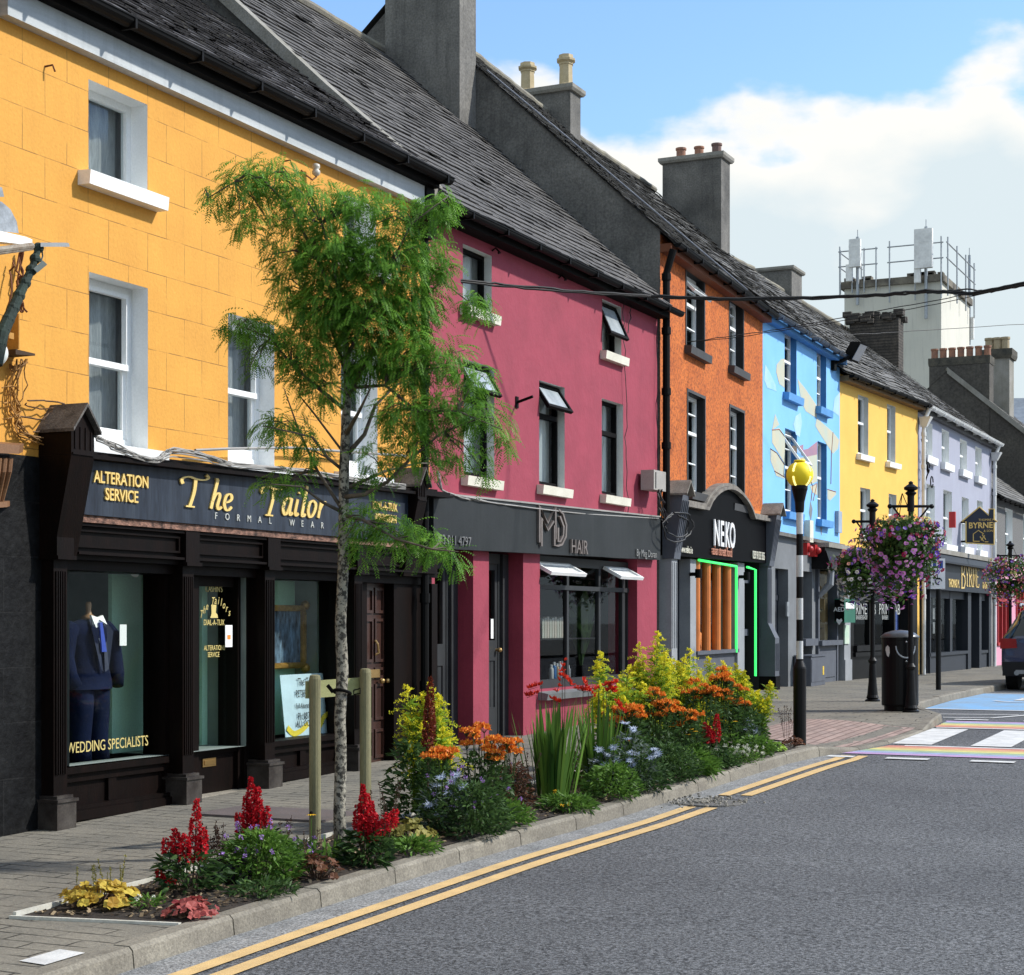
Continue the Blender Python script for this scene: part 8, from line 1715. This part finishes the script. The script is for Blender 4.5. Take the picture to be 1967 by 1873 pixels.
alstro('orange lilies arching over the pavement right of the lone goldenrod', bp(925, x=-6.1), [(895, 1412), (912, 1420), (930, 1405), (945, 1425), (960, 1432), (975, 1430), (955, 1450), (940, 1448), (970, 1448), (925, 1435), (950, 1462), (980, 1444)], 1440, .24, 22, fol=420)
verbena('purple dotted dark bush below the arching orange lilies', bp(905, 1608), .30, 1490, 1000, 22, 23, 'dark')
verbena('leafy green clump at the kerb below the arching orange lilies', bp(960, 1590), .26, 1535, 480, 3, 24, 'mid')
verbena('bronze leaved stems between the orange lilies and the sword leaves', bp(985, x=-6.0), .16, 1455, 170, 0, 25, 'bronze', L=.05)
crocosmia('large clump of tall sword leaves with red flower sprays', bp(1062, x=-5.95), 95, 1345, [(1085, 1272, 1070, 1330), (1080, 1300, 1098, 1318), (1040, 1318, 1015, 1325), (1030, 1335, 1012, 1340), (1120, 1310, 1140, 1340), (1130, 1330, 1108, 1325), (1060, 1345, 1075, 1352)], 26, .2)
crocosmia('second clump of sword leaves with a round red flower spray', bp(1150, x=-5.9), 50, 1335, [(1150, 1325, 1120, 1330), (1160, 1320, 1185, 1312), (1165, 1330, 1180, 1325), (1168, 1318, 1182, 1332), (1185, 1350, 1200, 1372)], 27, .13)
verbena('bright low leaves at the foot of the large sword leaved clump', bp(1090, 1568), .24, 1525, 420, 3, 28, 'mid', 'daisy')
for k, (u, x, vt, sp, n, w) in enumerate(((1185, -6.2, 1240, .22, 13, 'leftmost'), (1245, -6.25, 1210, .24, 17, 'tallest'), (1300, -6.25, 1240, .24, 15, 'third'), (1355, -6.2, 1268, .22, 12, 'fourth'), (1405, -6.2, 1242, .26, 15, 'fifth'), (1452, -6.0, 1290, .16, 8, 'rightmost'))):
    goldenrod(f'{w} yellow goldenrod of the mass in front of the orange house', bp(u, x=x), vt, sp*1.3, n+4, 30+k)
AL = [(1205, -5.85, 1362, [(1190, 1375), (1202, 1368), (1215, 1372), (1225, 1365), (1180, 1385), (1186, 1390), (1228, 1374), (1210, 1362)], 'orange lilies just right of the round red spray'), (1255, -5.9, 1330, [(1240, 1340), (1255, 1330), (1268, 1340), (1278, 1352), (1262, 1355), (1250, 1350), (1272, 1366), (1245, 1376), (1260, 1380)], 'orange lilies below the tallest goldenrod'), (1310, -5.85, 1360, [(1290, 1362), (1305, 1370), (1318, 1376), (1330, 1380), (1298, 1372), (1312, 1395), (1325, 1372)], 'low orange lilies left of the dark red spikes'), (1345, -5.95, 1316, [(1322, 1318), (1335, 1312), (1350, 1322), (1365, 1326), (1330, 1330), (1345, 1335), (1375, 1330), (1360, 1338)], 'broad bank of orange lilies below the fourth goldenrod'), (1385, -5.95, 1300, [(1372, 1305), (1385, 1302), (1398, 1310), (1406, 1318), (1390, 1330), (1380, 1338), (1400, 1335), (1385, 1290)], 'highest orange lilies below the fifth goldenrod'), (1425, -5.8, 1345, [(1418, 1350), (1430, 1355), (1428, 1328), (1436, 1360)], 'small orange lilies near the far end of the bed')]
for k, (u, x, vt, hd, lab) in enumerate(AL): alstro(lab, bp(u, x=x), hd, vt, .24, 40+k, fol=480)
seaholly('silver sea holly below the first orange lilies of the mass', bp(1210, 1530), [(1200, 1390), (1215, 1400), (1205, 1420), (1212, 1445), (1222, 1450), (1208, 1460), (1250, 1455), (1262, 1448), (1255, 1440), (1215, 1470)], 50, 200, .22)
seaholly('silvery upright sea holly left of the beacon', bp(1435, x=-5.75), [(1435, 1385), (1445, 1395), (1428, 1400), (1440, 1415), (1450, 1405), (1432, 1425), (1446, 1430)], 51, 180, .18)
lobelia('pair of dark red spikes low among yellow daisies near the far end', bp(1372, 1488), [(1355, 1388, 1425), (1378, 1372, 1420), (1362, 1395, 1425)], (120, 1430, .16), 52)
lobelia('small red spike behind the far end of the goldenrod', bp(1462, x=-6.1), [(1463, 1338, 1362)], (40, 1390, .08), 53)
daisies('yellow daisies below the dark red spikes', bp(1335, x=-5.7), [(1330, 1400), (1322, 1410), (1336, 1404), (1290, 1395)], 54); daisies('yellow daisies right of the dark red spikes', bp(1400, x=-5.8), [(1412, 1385), (1390, 1383)], 55)
for k, (u, v, r, vt, n, key, lab) in enumerate(((1175, 1545, .26, 1460, 600, 'mid', 'green clump by the kerb below the round red spray'), (1225, 1528, .30, 1440, 800, 'dark', 'dark bush below the first orange lilies of the mass'), (1285, 1515, .30, 1420, 800, 'dark', 'dark bush below the tallest goldenrod'), (1330, 1500, .26, 1440, 600, 'mid', 'large leaved green clump by the kerb below the yellow daisies'), (1375, 1485, .24, 1440, 480, 'dark', 'dark leaves under the dark red spikes'), (1450, 1465, .22, 1410, 420, 'mid', 'green mound left of the beacon'))):
    verbena(lab, bp(u, v), r, vt, n, 0, 60+k, key, L=.07 if k == 3 else .05)
verbena('knee high leafy filler between the two clumps of sword leaves', bp(1110, x=-6.2), .24, 1440, 420, 5, 80, 'mid', L=.06)
verbena('tangled green growth behind the arching orange lilies', bp(960, x=-6.4), .24, 1470, 420, 8, 81, 'dark', L=.06)
verbena('feathery green stems under the leftmost goldenrod of the mass', bp(1180, x=-6.0), .26, 1370, 620, 6, 82, 'mid', 'orange', L=.06)
seaholly('blue grey sea holly by the pavement edge below the leftmost goldenrod', bp(1160, x=-5.8), [(1150, 1440), (1168, 1452), (1178, 1436), (1142, 1462), (1160, 1470), (1185, 1462)], 83, 120, .16)
wisps('dry brown stalks poking through the dark bushes beside the arching lilies', bp(1000, x=-5.9), 12, 1440, 84, 'dry', .2)
verbena('small weedy green tuft between the yellow and pink coral bells', bp(285, 1748), .10, 1722, 60, 3, 85, 'mid', 'white', .035)
verbena('low dark creeping leaves at the kerb below the purple dotted bush', bp(505, 1725), .20, 1690, 200, 0, 86, 'dark', L=.045)
verbena('low white flowered mound spilling to the kerb', bp(1415, 1468), .26, 1435, 620, 70, 70, 'mid', 'white', .03)
heuchera('lime green rosette near the beacon', bp(1485, 1448), .15, .10, 'lime', 36, .06, 71); heuchera('bronze red coral bells at the foot of the beacon', bp(1522, 1438), .14, .12, 'bronze', 40, .055, 72)
wisps('tall dry teasel stalks just left of the beacon', bp(1510, x=-5.75), 7, 1338, 73, 'dry', .14)
